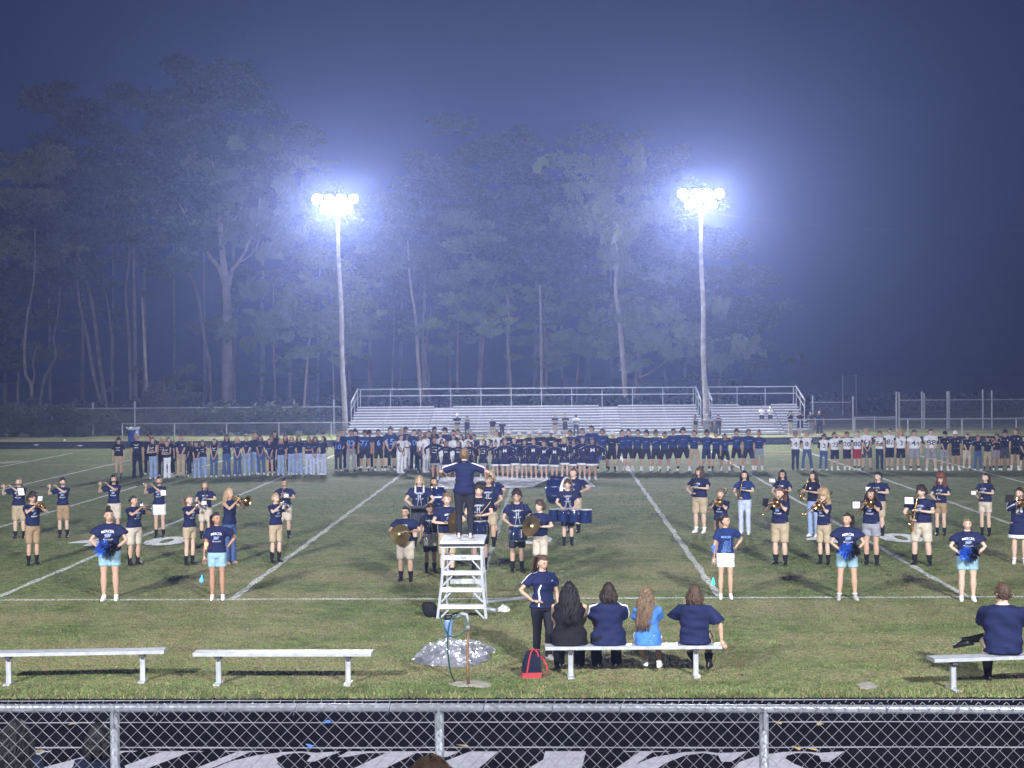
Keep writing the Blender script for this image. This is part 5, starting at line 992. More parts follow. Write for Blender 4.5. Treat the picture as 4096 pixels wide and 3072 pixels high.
def trumpet(who, lab, m=None, big=False, name='trumpet'):
    m = m or SILVER; t, put = held(who, name, (0, -.35, 1.45), lab, name, 'trumpets'); z = 1.53; put(MB().tube([(0, -.105, z + .005), (0, -.13, z), (0, -.36, z - .03)], [.013, .007, .007], 8), 'lead_pipe', m)
    put(MB().tube(loop([V3(0, -.36, z - .03), V3(0, -.44, z - .04), V3(0, -.475, z - .075), V3(0, -.44, z - .115), V3(0, -.3, z - .10), V3(0, -.2, z - .085), V3(0, -.165, z - .055), V3(0, -.2, z - .028), V3(0, -.3, z - .035)]), .008 if not big else .011, 8), 'tubing', m)
    for k in range(3): put(MB().cyl((.0, -.27 - .028 * k, z - .15), (.0, -.27 - .028 * k, z + .035), .012, n=10), 'valve', m)
    put(bell((0, -.3, z - .037), (0, -1, -.16), .062 if not big else .12, .32 if not big else .30), 'bell', m); return t, put
def trombone(who, lab, m=None):
    m = m or BRASS; t, put = held(who, 'trombone', (0, -.4, 1.42), lab, 'trombone', 'trombones'); z = 1.53
    for dx in (0, .065): put(MB().tube([(-.045 + dx, -.11 if dx == 0 else -.16, z), (-.045 + dx, -.92, z - .30)], .008, 7), 'slide_tube', m)
    put(MB().tube(loop([V3(-.045, -.92, z - .30), V3(-.04, -.965, z - .315), V3(.015, -.965, z - .315), V3(.02, -.92, z - .30)]), .010, 7), 'slide_bow', m)
    put(MB().tube(loop([V3(.02, -.16, z), V3(.03, .10, z + .10), V3(.04, .20, z + .15), V3(.075, .235, z + .165), V3(.11, .20, z + .15), V3(.11, .0, z + .06), V3(.11, -.15, z - .005)]), .0105, 7), 'tuning_slide', m)
    put(bell((.11, -.12, z + .005), (0, -1, -.36), .105, .36), 'bell', m); put(MB().tube([(-.045, -.16, z - .02), (.02, -.16, z - .02), (.11, -.16, z - .02)], .007, 6), 'brace', m); return t, put
def clarinet(who, lab, m=None, cat='clarinet'):
    t, put = held(who, 'clarinet', (0, -.3, 1.25), lab, cat, 'clarinets'); a, e = V3(0, -.105, 1.530), V3(0, -.43, 1.0); put(MB().tube([a, a.lerp(e, .12), a.lerp(e, .2), a.lerp(e, .86), a.lerp(e, .93), e], [.008, .012, .015, .016, .024, .036], 10), 'tube', EBONY); b = MB()
    for k in range(10): p = a.lerp(e, .24 + .06 * k) + V3(0, -.016, .010); b.ball(p, (.011, .006, .009), n=7, m=5)
    put(b, 'keys', SILVER)['kind'] = 'stuff'
    for u in (.2, .5, .86): put(MB().cyl(a.lerp(e, u - .008), a.lerp(e, u + .008), .0185, n=10), 'ring', SILVER)
    return t, put
def sax(who, lab, big=1.0, m=None, cat='saxophone'):
    m = m or BRASS; t, put = held(who, 'saxophone', (-.1, -.3, 1.0), lab, cat, 'saxophones'); B = big; dx = -.10
    put(MB().tube([(0, -.11, 1.530), (0, -.15, 1.52)], [.008, .011], 8), 'mouthpiece', BLKP)
    put(MB().tube(loop([V3(0, -.14, 1.522), V3(-.005, -.21, 1.525), V3(-.015, -.27, 1.48), V3(-.02, -.29, 1.42)]), .011 * B, 8), 'neck', m)
    zb = 1.42 - .56 * B; bo = put(MB().tube(loop([V3(-.02, -.29, 1.42), V3(dx * .6, -.31, (1.42 + zb) / 2), V3(dx, -.30, zb + .07), V3(dx - .005, -.33, zb + .0), V3(dx - .01, -.385, zb - .02), V3(dx - .015, -.43, zb + .04), V3(dx - .02, -.45, zb + .14)], 3), [(.013 + .022 * i / 18) * B for i in range(19)], 10), 'body_tube', m)
    put(bell((dx - .02, -.445, zb + .10), (-.05, -.25, 1), .068 * B, .22 * B), 'bell', m); b = MB()
    for k in range(11): u = .08 + .07 * k; p = V3(-.02, -.30, 1.42).lerp(V3(dx, -.32, zb + .09), u) + V3(0, -.03 * B, 0); b.ball(p, (.016 * B, .008, .014 * B), n=7, m=5)
    put(b, 'keys', m)['kind'] = 'stuff'; put(MB().tube([(-.02, -.265, 1.36), (.03, -.02, 1.44), (-.02, .07, 1.47), (-.07, .0, 1.45), (-.02, -.265, 1.36)], .007, 4), 'neck_strap', BLKP); return t, put
def cymbals(who, lab, c=(-.02, -.30, 1.13), yaw=25, tilt=8, r=.235, m=None):
    t, put = held(who, 'cymbal', c, lab, 'cymbals', 'crash cymbals'); m = m or BRASSD; R = Euler((math.radians(90 + tilt), 0, math.radians(yaw))).to_matrix(); C = Vector(c)
    for k, s in enumerate((1, -1)):
        b = MB(); prof = [(.0, .03), (.03, .028), (.045, .010), (.10, .004), (.16, .0), (r, -.004)]; n = 32; vs = []
        for rad, hh in prof:
            for j in range(n): vs.append(C + R @ V3(math.cos(6.2832 * j / n) * max(rad, .002), math.sin(6.2832 * j / n) * max(rad, .002), s * (hh + .014)))
        b.add(vs, [(i * n + j, i * n + (j + 1) % n, (i + 1) * n + (j + 1) % n, (i + 1) * n + j) for i in range(5) for j in range(n)]); o = put(b, 'plate', m)
        put(MB().tube([C + R @ V3(0, 0, s * .045), C + R @ V3(.02, .02, s * .075), C + R @ V3(-.02, .03, s * .075), C + R @ V3(0, 0, s * .045)], .007, 5), 'strap', BLKP, o)
    return t
def drum_at(put, c, r, h, m, parent=None, nl=8, axis=V3(0, 0, 1), hoop=None, short=False):
    c = Vector(c); ax = Vector(axis).normalized(); hoop = hoop or CHROME; sh_ = put(MB().cyl(c - ax * h / 2, c + ax * h / 2, r, n=32, cap=False), 'shell', m, parent); q = ax.to_track_quat('Z', 'Y').to_matrix()
    put(MB().cyl(c + ax * h / 2, c + ax * (h / 2 + .004), r * .985, n=32), 'head', SKINW, sh_); 
    if not short: put(MB().cyl(c - ax * (h / 2 + .004), c - ax * h / 2, r * .985, n=32), 'head', SKINW, sh_)
    for s in ((1, -1) if not short else (1,)):
        put(MB().tube([c + ax * (s * h / 2) + q @ V3(math.cos(6.2832 * j / 28) * r * 1.03, math.sin(6.2832 * j / 28) * r * 1.03, 0) for j in range(28)], .011, 6, closed=True), 'hoop', hoop, sh_)
    for j in range(nl):
        a = 6.2832 * (j + .5) / nl; d = q @ V3(math.cos(a) * (r + .014), math.sin(a) * (r + .014), 0); z0 = -h / 2 if not short else h * .1; put(MB().tube([c + d + ax * z0, c + d + ax * (h / 2)], .0055, 5), 'tension_rod', CHROME, sh_)
        put(MB().box(c + d + ax * (h * .22 if short else 0), (.022, .022, .03 if short else .07), R=q @ Matrix.Rotation(a, 3, 'Z')), 'lug', CHROME, sh_)
    return sh_
def harness(put, col=None, zlow=1.12, t=None):
    col = col or PRINT
    for sg in (-1, 1): put(MB().tube([V3(sg * .09, .07, 1.43), V3(sg * .10, -.03, 1.475), V3(sg * .10, -.135, 1.36), V3(sg * .10, -.165, 1.31)], [(.025, .008)] * 4, 4, ref=(1, 0, 0)), 'shoulder_strap', col)
    put(MB().tube([V3(-.12, -.165, 1.31), V3(-.03, -.175, 1.30), V3(.03, -.175, 1.30), V3(.12, -.165, 1.31)], .008, 6), 'harness_bar', ALU)
    for sg in (-1, 1): put(MB().tube([V3(sg * .03, -.175, 1.30), V3(sg * .018, -.19, 1.2), V3(sg * .05, -.21, zlow)], .008, 6), 'harness_tube', ALU)
def snare(who, lab, m, sticks=True, vert='YAMAHA'):
    t, put = held(who, 'snare_drum', (0, -.34, .9), lab, 'snare drum', 'snare drums'); c = V3(0, -.36, .86); sh_ = drum_at(put, c, .178, .29, m, nl=10); harness(put, PRINTN, 1.02)
    if vert:
        V, Fc, asp = text2d(vert, 1, 1, .03); b = MB(); r_ = .181; b.add([(c.x + r_ * math.sin(.28 + y * .036 / r_), c.y - r_ * math.cos(.28 + y * .036 / r_), c.z + .01 - x * .032) for x, y in V], Fc); put(b, 'maker_name', PRINT, sh_, False)
    return t, put
def sticks(who, lab, pts):
    t, put = held(who, 'drumsticks', (0, -.35, 1.1), lab, 'drumsticks', 'drumsticks')
    for a, e in pts: put(MB().tube([Vector(a), Vector(a).lerp(Vector(e), .9), Vector(e)], [.008, .006, .004], 6), 'stick', WOODS)
BLF = mat('blue_metallic_streamer', (0.04, 0.17, 0.80), .3, .4); BKF = mat('black_metallic_streamer', (0.008, 0.009, 0.014), .2, .6); WHF = mat('silver_metallic_streamer', (.5, .52, .55), .2, .8)
def pompoms(who, lab, c=(0.0, -.30, 1.02), R_=.15, split=True, grp='pompoms held by the front dancers', n=420):
    t, put = held(who, 'pompom', c, lab, 'pompoms', grp); r = random.Random(int(c[2] * 1000) + len(lab))
    for nm, m, ox, cnt in (('blue_streamers', BLF, -.065, n), ('black_streamers', BKF, .06, n), ('silver_streamers', WHF, .0, n // 7)):
        b = MB()
        for i in range(cnt):
            d = V3(r.gauss(0, 1), r.gauss(0, 1), r.gauss(0, 1)).normalized(); p = Vector(c) + V3(ox, 0, 0) + d * R_ * r.uniform(.3, .7); e = p + d * R_ * r.uniform(.3, .55) + V3(0, 0, -.02); s_ = d.cross(V3(r.random(), r.random(), r.random())).normalized() * r.uniform(.005, .010); mm = (p + e) / 2 + V3(0, 0, .015)
            b.add([p - s_, p + s_, mm + s_, mm - s_, e + s_ * .7, e - s_ * .7], [(0, 1, 2, 3), (3, 2, 4, 5)])
        put(b, nm, m, None, False)['kind'] = 'stuff'
    return t
def led(col, s): return mat('led_glow', col, .4, emit=col, estr=s)
def baton(who, a, e, ca, ce, lab):
    t, put = held(who, 'lit_baton', a, lab, 'baton', 'batons with lit ends'); a = Vector(a); e = Vector(e); put(MB().tube([a, e], .0065, 7), 'rod', SILVER)
    for nm, p, q, c in (('upper_lit_bulb', a, e, ca), ('lower_lit_bulb', e, a, ce)):
        d = (p - q).normalized(); put(MB().tube([p - d * .10, p - d * .05, p - d * .02, p + d * .015, p + d * .04], [.012, .018, .034, .037, .012], 12), nm, led(c, 5.0))
# ================================================================== WHO STANDS WHERE
BANDP = [('text', 'MERCER', 1.30, .038, .15, PRINT, (.012,)), ('logo', 1.225, .10, .07, EMBL), ('text', 'MUSTANGS', 1.155, .026, .15, PRINT, (-.01,))]
BG, DG, CG = 'marching band players on the field', 'dancers in front of the band', 'seated helpers on the benches'
def band(px, hy, fy, pose, face, **k):
    k.setdefault('sock', 'k'); k.setdefault('shoe', 'k'); k.setdefault('pr', BANDP); k.setdefault('group', BG); k.setdefault('loose', .018); return person(px, hy, fy, pose, face, **k)
p = band(78, 1908, 2153, 'flute', 12, head=-5, fem=1, hair='pony', hc='l', skin=0, bot='jorts', bc=KHAKI, sockh=.14, w=1.12, label='flutist at the left edge with black folio, khaki shorts and black ankle socks'); t, put = flute(p, 'silver flute of the girl with the folio at the left edge'); folio(put, (.10, -.26, 1.33), .20, .25, .5, t, True, -.5)
p = band(132, 1967, 2260, 'horn', 38, head=6, hair='mop', hc='d', skin=1, bot='jorts', bc=TAN, glasses=True, label='boy with glasses and belt playing a brass horn before the left flutist'); t, put = trumpet(p, 'brass horn of the boy in glasses at far left', BRASS); folio(put, (.02, -.42, 1.60), .13, .14, 0, t)
p = band(254, 1908, 2151, 'flute', 8, head=14, fem=1, hair='short', hc='d', skin=0, bot='jorts', bc=TAN, label='second flutist from the left with chin length dark hair and tan shorts'); flute(p, 'silver flute of the second flutist from the left')
p = band(458, 1896, 2149, 'flute', 8, head=12, fem=1, hair='long', hc='b', skin=1, bot='jorts', bc=STONE, label='flutist with long black hair behind the left pompom girl'); flute(p, 'silver flute of the long black haired flutist')
p = band(639, 1903, 2151, 'flute', 8, head=4, fem=1, hair='bun', hv=1, hc='d', skin=1, bot='shorts', bc=WHITE, label='flutist in white shorts with a folio on her arm'); t, put = flute(p, 'silver flute of the girl in white shorts'); folio(put, (.15, -.27, 1.27), .17, .17, .4, t, True, -.3)
p = band(537, 1980, 2260, 'horn', 52, head=6, fem=1, hair='bun', hv=1, hc='d', skin=1, bot='jorts', bc=STONE, sockh=.36, w=1.22, label='trumpeter with knee high black socks right of the left pompom girl'); trumpet(p, 'silver trumpet of the girl in knee high socks')
p = band(759, 1977, 2260, 'horn', 50, head=-4, fem=1, hair='pony', hc='l', skin=0, bot='shorts', bc=KHAKI, label='trumpeter in short khaki shorts left of the left baton girl'); t, put = trumpet(p, 'silver trumpet of the girl left of the baton girl'); folio(put, (.02, -.42, 1.38), .13, .13, .2, t)
p = band(822, 1923, 2153, 'clar', 12, fem=1, hair='long', hc='l', skin=0, bot='jorts', bc=STONE, w=1.12, label='clarinetist with light hair behind the left trumpeters'); t, put = clarinet(p, 'clarinet with folio behind the left trumpeters'); folio(put, (-.03, -.42, 1.10), .17, .15, 0, t)
p = band(919, 1950, 2255, 'horn', 55, fem=1, hair='long', hc='y', skin=1, slv=0, sh=NAVY, bot='flare', bc=JEAN, sock=None, shoe='s', pr=None, hem=.90, label='tall blond girl in navy tank top and flared jeans playing a big horn'); t, put = trumpet(p, 'brass mellophone with wide bell of the blond girl in jeans', BRASS, True)
p = band(1140, 1912, 2153, 'sax', 8, head=6, fem=1, hair='bun', hv=1, hc='b', skin=1, bot='jorts', bc=STONE, glasses=True, w=1.12, label='alto saxophone girl with glasses behind the right end trumpeter of the left group'); t, put = sax(p, 'alto saxophone with blue accents of the girl in glasses', .72); folio(put, (.08, -.40, 1.26), .15, .12, 0, t)
p = band(1104, 1970, 2250, 'horn', 46, fem=1, hair='short', hc='y', skin=0, bot='jorts', bc=KHAKI, sockh=.20, label='blond trumpeter in khaki cargo shorts at the forty five yard line'); t, put = trumpet(p, 'silver trumpet of the blond girl at the yard line'); folio(put, (.02, -.36, 1.40), .12, .12, .2, t)
# front dancers
FDP = [('text', 'MERCER', 1.31, .048, .21, PRINT, (.02,)), ('logo', 1.225, .13, .09, EMBL), ('text', 'MUSTANGS', 1.15, .026, .16, PRINT, (-.008,))]
p = person(440, 2031, 2401, 'pom', 8, head=16, fem=1, hair='bun', hc='d', skin=1, bot='shorts', bc=SKYB, shoe='w', pr=FDP, loose=.035, w=1.12, leg='n', group=DG, label='dancer with hair bun, light blue shorts and blue black pompoms, leftmost of the three'); pompoms(p, 'blue and black pompoms of the leftmost dancer')
p = person(870, 2045, 2399, 'hipR', 8, head=30, fem=1, hair='pony', hc='d', skin=2, bot='shorts', bc=SKYB, shoe='w', pr=FDP, loose=.03, leg='n', group=DG, label='smiling baton girl in navy tee and light blue shorts, hand on hip')
baton(p, (-.20, -.06, 1.10), (-.30, -.10, .40), (1, .22, .10), (.03, .18, 1), 'baton with orange and blue lit ends held by the left baton girl')
p = person(2903, 2055, 2395, 'hipR', 4, head=50, fem=1, hair='pony', hc='d', skin=1, sh=BLUE, bot='shorts', bc=WHITE, shoe='w', sock=None, pr=[('text', 'MERCER', 1.27, .045, .20, PRINTB)], leg='n', group=DG, label='baton girl in blue striped tee and white denim shorts beside the yard line')
sk = ('s', 'hipR', 'n', 1, .62, .93, .012)
for k in range(9):
    a = -.13 + .035 * k; pts = [V3(a + .10 * u, -.2, .95 + .20 * u) for u in (0, .4, .8, 1.2)]
    if all(abs(q.x) < .135 for q in pts[:2]): link('shirt_stripe', ribbon_mesh(sk, [q for q in pts if abs(q.x) < .14], .006), [PRINTB], p)
baton(p, (-.245, -.07, 1.06), (-.265, -.10, .33), (.02, .06, 1), (.02, .95, .75), 'baton with blue top and teal bottom light of the right baton girl')
p = person(3389, 2048, 2399, 'pom', -4, head=-40, fem=1, hair='pony', hc='d', skin=1, bot='shorts', bc=SKYB, shoe='g', sock='w', sockh=.06, pr=FDP, loose=.035, w=1.1, leg='m', group=DG, label='dancer with pompoms looking left, second pompom girl from the right'); pompoms(p, 'blue and black pompoms of the dancer looking left')
p = person(3870, 2069, 2403, 'pom', -4, head=0, fem=1, hair='pony', hc='l', skin=0, bot='shorts', bc=SKYB, shoe='w', pr=FDP, loose=.04, w=1.2, leg='n', group=DG, label='dancer with pompoms and black hair bow, rightmost of the three'); pompoms(p, 'blue and black pompoms of the rightmost dancer')
# drum line
p = band(1623, 2023, 2324, 'cymbal', -4, head=-4, fem=1, hair='pony', hc='b', skin=1, bot='jorts', bc=STONE, glasses=True, w=1.14, loose=.03, label='cymbal player with glasses, front left of the drum line'); cymbals(p, 'golden crash cymbals of the front left player', (-.05, -.31, 1.10), 24, 4)
p = band(1722, 2011, 2288, 'sides', 12, head=20, pitch=14, hair='short', hc='d', skin=1, bot='jorts', bc=BLACK, sh=NAVYD, loose=.02, label='boy looking down beside the white marching drum'); t, put = snare(p, 'white marching snare drum between the two left cymbal players', DRUMW, vert='')
p = band(1790, 1968, 2318, 'cymbal', 12, head=-14, hair='short', hc='l', skin=0, bot='jorts', bc=KHAKI, loose=.02, label='tall cymbal boy left of the podium'); cymbals(p, 'dark crash cymbals of the tall boy left of the podium', (.06, -.29, 1.17), 52, 4)
p = band(1680, 1899, 2186, 'drum', 2, head=-4, fem=1, hair='long', hc='y', skin=0, bot='jorts', bc=GREYD, w=1.18, label='blond drummer with white shoulder harness in the second row'); t, put = held(p, 'bell_rack', (0, -.36, 1.0), 'black marching bell rack of the blond girl with white harness', 'bell rack'); harness(put, WHITE, 1.02)
put(MB().box((0, -.38, .99), (.62, .26, .05)), 'frame', BLKP, None, False); put(MB().box((0, -.50, 1.02), (.66, .02, .02)), 'front_rod', CHROME, None, False)
for k in range(15): put(MB().box((-.27 + .038 * k, -.37, 1.022), (.026, .22 - .007 * k, .01)), 'bar', SILVER, None, False)
p = band(1738, 1905, 2168, 'bass', 14, fem=1, hair='pony', hc='b', skin=1, bot='pants', bc=STONE, label='bass drummer hidden behind an upright blue drum, left of the conductor'); t, put = held(p, 'bass_drum', (0, -.35, 1.2), 'narrow view blue bass drum left of the conductor', 'bass drum', 'bass drums'); drum_at(put, (0, -.40, 1.18), .29, .30, DRUMB, axis=V3(1, -.15, 0), nl=8)
p = band(1918, 1934, 2276, 'sticks', -2, head=0, hair='curly', hc='d', skin=0, bot='jorts', bc=BLACK, sh=NAVYD, loose=.02, w=1.1, label='curly haired snare drummer right behind the podium'); t, put = snare(p, 'blue snare drum half hidden by the podium platform', DRUMB, vert=''); sticks(p, 'crossed drumsticks of the drummer behind the podium', [((-.02, -.31, 1.05), (.26, -.40, 1.40)), ((.02, -.31, 1.05), (-.22, -.40, 1.22))])
p = band(1957, 1895, 2186, 'drum', -2, hair='crop', hc='b', skin=1, bot='jorts', bc=KHAKI, w=1.1, label='drummer with black cropped hair and dark harness behind the curly snare drummer'); t, put = held(p, 'cymbal_stand_rack', (0, -.35, 1.0), 'dark percussion tray of the cropped hair drummer', 'tray'); harness(put, GREYD, 1.02); put(MB().box((.05, -.38, .99), (.55, .24, .04)), 'tray', BLKP, None, False)
p = band(1966, 1879, 2160, 'bass', -6, fem=1, hair='long', hc='y', skin=0, bot='jorts', bc=KHAKI, label='blond girl half hidden behind the cropped hair drummer'); t, put = held(p, 'black_drum', (0, -.35, 1.2), 'black drum of the half hidden blond girl', 'drum'); drum_at(put, (.02, -.40, 1.20), .24, .26, BLKP, axis=V3(1, .1, 0), nl=6)
p = band(2069, 1958, 2288, 'drum', 6, head=-12, hair='curly', hc='d', skin=1, bot='jorts', bc=GREYD, glasses=True, loose=.02, label='snare drummer with glasses and dark curls right of the podium'); snare(p, 'blue and silver snare drum with YAMAHA lettering right of the podium', DRUMB); sticks(p, 'drumsticks of the snare drummer with glasses', [((-.17, -.32, 1.02), (-.02, -.55, 1.03)), ((.17, -.32, 1.02), (.02, -.55, 1.04))])
p = band(2162, 1999, 2312, 'cymbal', -22, head=-22, pitch=-8, hair='mop', hc='m', skin=0, bot='jorts', bc=STONE, loose=.02, label='cymbal boy looking up left, behind the standing woman'); cymbals(p, 'dark tilted cymbals of the boy behind the standing woman', (-.06, -.32, 1.18), -12, -18)
p = band(2272, 1917, 2182, 'drum', -4, head=-8, pitch=-10, hair='mop', hc='m', skin=0, bot='jorts', bc=GREYD, label='boy carrying the four blue tenor drums'); t, put = held(p, 'tenor_drums', (0, -.40, .95), 'set of four blue tenor drums with white carrier bar', 'tenor drums'); harness(put, GREYD, 1.02)
for cx_, cy_, r_ in ((-.37, -.36, .135), (-.12, -.56, .125), (.15, -.56, .135), (.44, -.38, .185)): drum_at(put, (cx_, cy_, .83 - (r_ - .13) * .5), r_, .24 + r_ * .5, DRUMB, nl=6, short=True)
put(MB().box((0, -.30, 1.0), (.62, .03, .02)), 'carrier_bar', GREY, None, False)
for x in (-.06, .06): put(MB().tube([(x, -.2, 1.12), (x * 1.4, -.28, 1.0)], .009, 5), 'carrier_tube', ALU)
p = band(2296, 1871, 2130, 'bass', -24, head=-20, hair='crop', hc='m', skin=0, bot='jorts', bc=KHAKI, w=1.25, label='bass drummer standing behind the tenor drummer'); t, put = held(p, 'bass_drum', (0, -.45, 1.2), 'big blue bass drum with white head behind the tenor drummer', 'bass drum', 'bass drums'); drum_at(put, (-.20, -.46, 1.16), .37, .42, DRUMB, axis=V3(1, -.08, 0), nl=10); harness(put, PRINTN, 1.1)
put(MB().tube([(-.50, -.5, .98), (-.66, -.62, .80)], .008, 6), 'mallet_stick', WOODS); put(MB().ball((-.67, -.63, .78), .035), 'mallet_head', SKINW)
# conductor and woman standing at the bench
cn = person(1863, 1785, 2145, 'conduct', 180, fem=1, hair='bun', hv=1, hc='l', skin=1, bot='tights', bc=LEGG, shoe='g', pos=CONDUCTOR_AT, H=1.60, w=1.14, sh=NAVY, slv=.72, stripes=(PRINT, .03, .05), hem=.86, loose=.014, leg='n', group=None, collar=True, label='conductor in navy polo and dark leggings on the podium, seen from behind')
p = person(2172, 2215, 2640, 'hipL', 28, head=6, pitch=16, fem=1, hair='pony', hc='m', skin=1, bot='tights', bc=LEGG, shoe='g', sh=NAVY, slv=.66, hem=.86, stripes=(PRINT, .02), w=1.18, leg='n', collar=True, loose=.01, pr=[('text', 'M', 1.30, .035, .04, PRINTB, (0, .09))], label='woman in navy polo and leggings standing with hand on hip by the occupied bench')
skw = ('s', 'hipL', 'n', 1, .66, .86, .01); link('side_stripe', ribbon_mesh(skw, [V3(-.10, -.14, 1.24), V3(-.13, -.12, 1.15), V3(-.12, -.13, 1.05), V3(-.13, -.13, .90)], .022), [PRINT], p)
# right band
p = band(2800, 1866, 2131, 'clar', -30, head=-18, fem=1, hair='bob', hc='m', skin=0, bot='jorts', bc=KHAKI, sock='w', sockh=.08, shoe='w', w=1.2, label='clarinetist in khaki shorts and white shoes, first behind the right yard line'); t, put = clarinet(p, 'clarinet with black folio of the player in white shoes'); folio(put, (-.06, -.38, 1.30), .17, .10, .3, t, False, -1.0)
p = band(2884, 1953, 2232, 'trombone', -28, head=10, hair='short', hc='l', skin=0, bot='pants', bc=TAN, label='trombone boy in tan trousers behind the right baton girl'); trombone(p, 'trombone of the boy behind the right baton girl')
p = band(2979, 1879, 2137, 'sax', -14, head=4, fem=1, hair='long', hc='b', skin=0, bot='pants', bc=JEANP, sh=BLUE, sock=None, shoe='w', pr=[('text', 'MERCER', 1.26, .03, .08, PRINTB)], label='saxophone girl with long black hair and pale jeans'); sax(p, 'saxophone of the girl in pale jeans', .78)
p = band(3131, 1877, 2136, 'clar', -30, head=4, fem=1, hair='long', hc='b', skin=1, bot='jorts', bc=BLACK, glasses=True, label='clarinet girl with glasses and black folio behind the ponytail trombonist'); t, put = clarinet(p, 'clarinet of the girl with black folio'); folio(put, (-.12, -.42, 1.46), .19, .12, 0, t)
p = band(3121, 1949, 2260, 'trombone', -30, head=-8, fem=1, hair='pony', hc='r', skin=0, bot='jorts', bc=KHAKI, w=1.14, label='red haired trombone girl with ponytail, leftmost front trombonist on the right'); t, put = trombone(p, 'trombone of the red haired girl'); folio(put, (-.16, -.42, 1.42), .19, .17, -.5, t, False, -.1)
p = band(3254, 1883, 2146, 'sax', -40, head=-10, fem=1, hair='long', hc='d', skin=1, bot='pants', bc=JEANL, sh=NAVYD, sock=None, shoe='w', pr=[('text', 'M', 1.28, .05, .06, PRINT)], stripes=(PRINT, .02), label='saxophone girl with long brown hair and ripped light jeans'); sax(p, 'golden saxophone of the girl in ripped jeans', .80)
p = band(3296, 1964, 2257, 'trombone', -36, head=0, fem=1, hair='afro', hc='y', skin=0, bot='jorts', bc=KHAKI, label='trombone girl with big blond curls'); trombone(p, 'trombone of the blond curly girl')
p = band(3513, 1885, 2143, 'clar', -26, head=-6, hair='short', hc='b', skin=0, bot='jorts', bc=KHAKI, sockh=.22, w=1.15, label='clarinet boy with black hair behind the grey shorts trombonist'); t, put = clarinet(p, 'clarinet with white sheet of the black haired boy'); folio(put, (-.12, -.42, 1.28), .16, .15, 0, t)
p = band(3486, 1951, 2259, 'trombone', -32, head=-4, fem=1, hair='wavy', hc='d', skin=1, bot='shorts', bc=GREY, w=1.15, label='trombone girl with wavy dark hair and grey shorts'); t, put = trombone(p, 'trombone of the girl in grey shorts'); folio(put, (-.20, -.45, 1.38), .19, .20, .3, t, True, .5)
p = band(3687, 1940, 2261, 'sax', -26, head=-10, hair='mop', hc='d', skin=0, bot='jorts', bc=STONE, w=1.18, loose=.03, leg='m', label='heavy boy with large tenor saxophone and stone shorts'); t, put = sax(p, 'large brass tenor saxophone with white sheet music', 1.12); folio(put, (-.15, -.42, 1.43), .21, .18, .2, t)
p = band(3763, 1898, 2143, 'clar', -30, head=-4, fem=1, hair='afro', hc='r', skin=0, bot='shorts', bc=TAN, label='clarinet girl with huge auburn curls'); clarinet(p, 'clarinet of the girl with auburn curls')
p = band(3942, 1890, 2143, 'clar', -34, head=-8, fem=1, hair='pony', hc='d', skin=0, bot='shorts', bc=STONE, label='clarinet girl with ponytail and stone shorts near the right edge'); t, put = clarinet(p, 'clarinet with white sheet near the right edge'); folio(put, (-.16, -.42, 1.20), .15, .13, .2, t)
p = band(4078, 1947, 2255, 'trombone', -22, head=-18, fem=1, hair='short', hc='d', skin=0, bot='skirt', bc=NAVY, hemband=WHITE, sh=NAVY, slv=2, stripes=(WHITE, .04), sock='w', sockh=.06, shoe='w', pr=[('text', 'M', 1.23, .13, .15, PRINT)], w=1.1, label='trombone girl in navy cheer dress cut by the right edge'); t, put = trombone(p, 'trombone of the girl in cheer dress'); folio(put, (-.2, -.45, 1.5), .2, .17, .4, t, False, .2)
# people on the benches (seen from behind)
def seatpos(bc, bx, z=0.0): ang = 0; return Vector((bx, bc.y, .43 - .445 + z))
def sitx(px): return at(px, 2600, BC3.y).x
def sit(px, pose, H=1.66, leg='seat', **k):
    b = BC3; x = at(px, 2600, b.y).x; kk = H / 1.725; zz = .447 - .43 * kk; return person(0, 0, 0, pose, pos=Vector((x, b.y + .02, zz)), H=H, leg=leg, group=CG, **k)
sit(2278, 'lap', H=1.66, face=176, fem=1, hair='wavy', hc='b', hv=0, skin=1, sh=BLACK, slv=0, hem=.80, loose=.02, bot='pants', bc=BLACK, shoe='k', w=1.36, label='woman in black sleeveless top with long black curls, leftmost on the occupied bench')
sit(2436, 'lap', H=1.62, face=180, fem=1, hair='bob', hc='d', skin=1, sh=NAVY, slv=.85, hem=.80, stripes=(PRINT, .03, .06), loose=.02, bot='pants', bc=BLACK, shoe='k', w=1.34, label='woman in navy polo with white shoulder stripes, second on the occupied bench')
sit(2592, 'lap', H=1.50, leg='seatx', face=176, head=-52, fem=1, hair='wavy', hc='l', hv=1, skin=1, sh=BRIGHT, slv=.7, hem=.80, loose=.02, bot='shorts', bc=WHITE, shoe='w', w=1.12, label='girl with very long wavy hair and bright blue tee on the occupied bench')
sit(2780, 'lean', H=1.55, leg='seatx', face=172, head=14, fem=0, hair='bob', hc='m', skin=1, sh=NAVY, slv=.9, hem=.82, loose=.04, bot='jorts', bc=KHAKI, sock='k', shoe='k', w=1.22, label='curly haired person in navy tee leaning on the right end of the occupied bench')
x4 = at(4013, 2640, BC4.y).x
mp = person(0, 0, 0, 'lap', pos=Vector((x4, BC4.y + .02, .447 - .43 * 1.80 / 1.725)), H=1.80, leg='cross', face=166, head=28, hair='short', hc='m', skin=0, sh=NAVY, slv=.85, hem=.82, loose=.04, bot='jorts', bc=KHAKI, sock='k', sockh=.2, shoe='k', w=1.28, group=CG, label='big man in navy tee sitting on the right edge bench with a leg crossed')
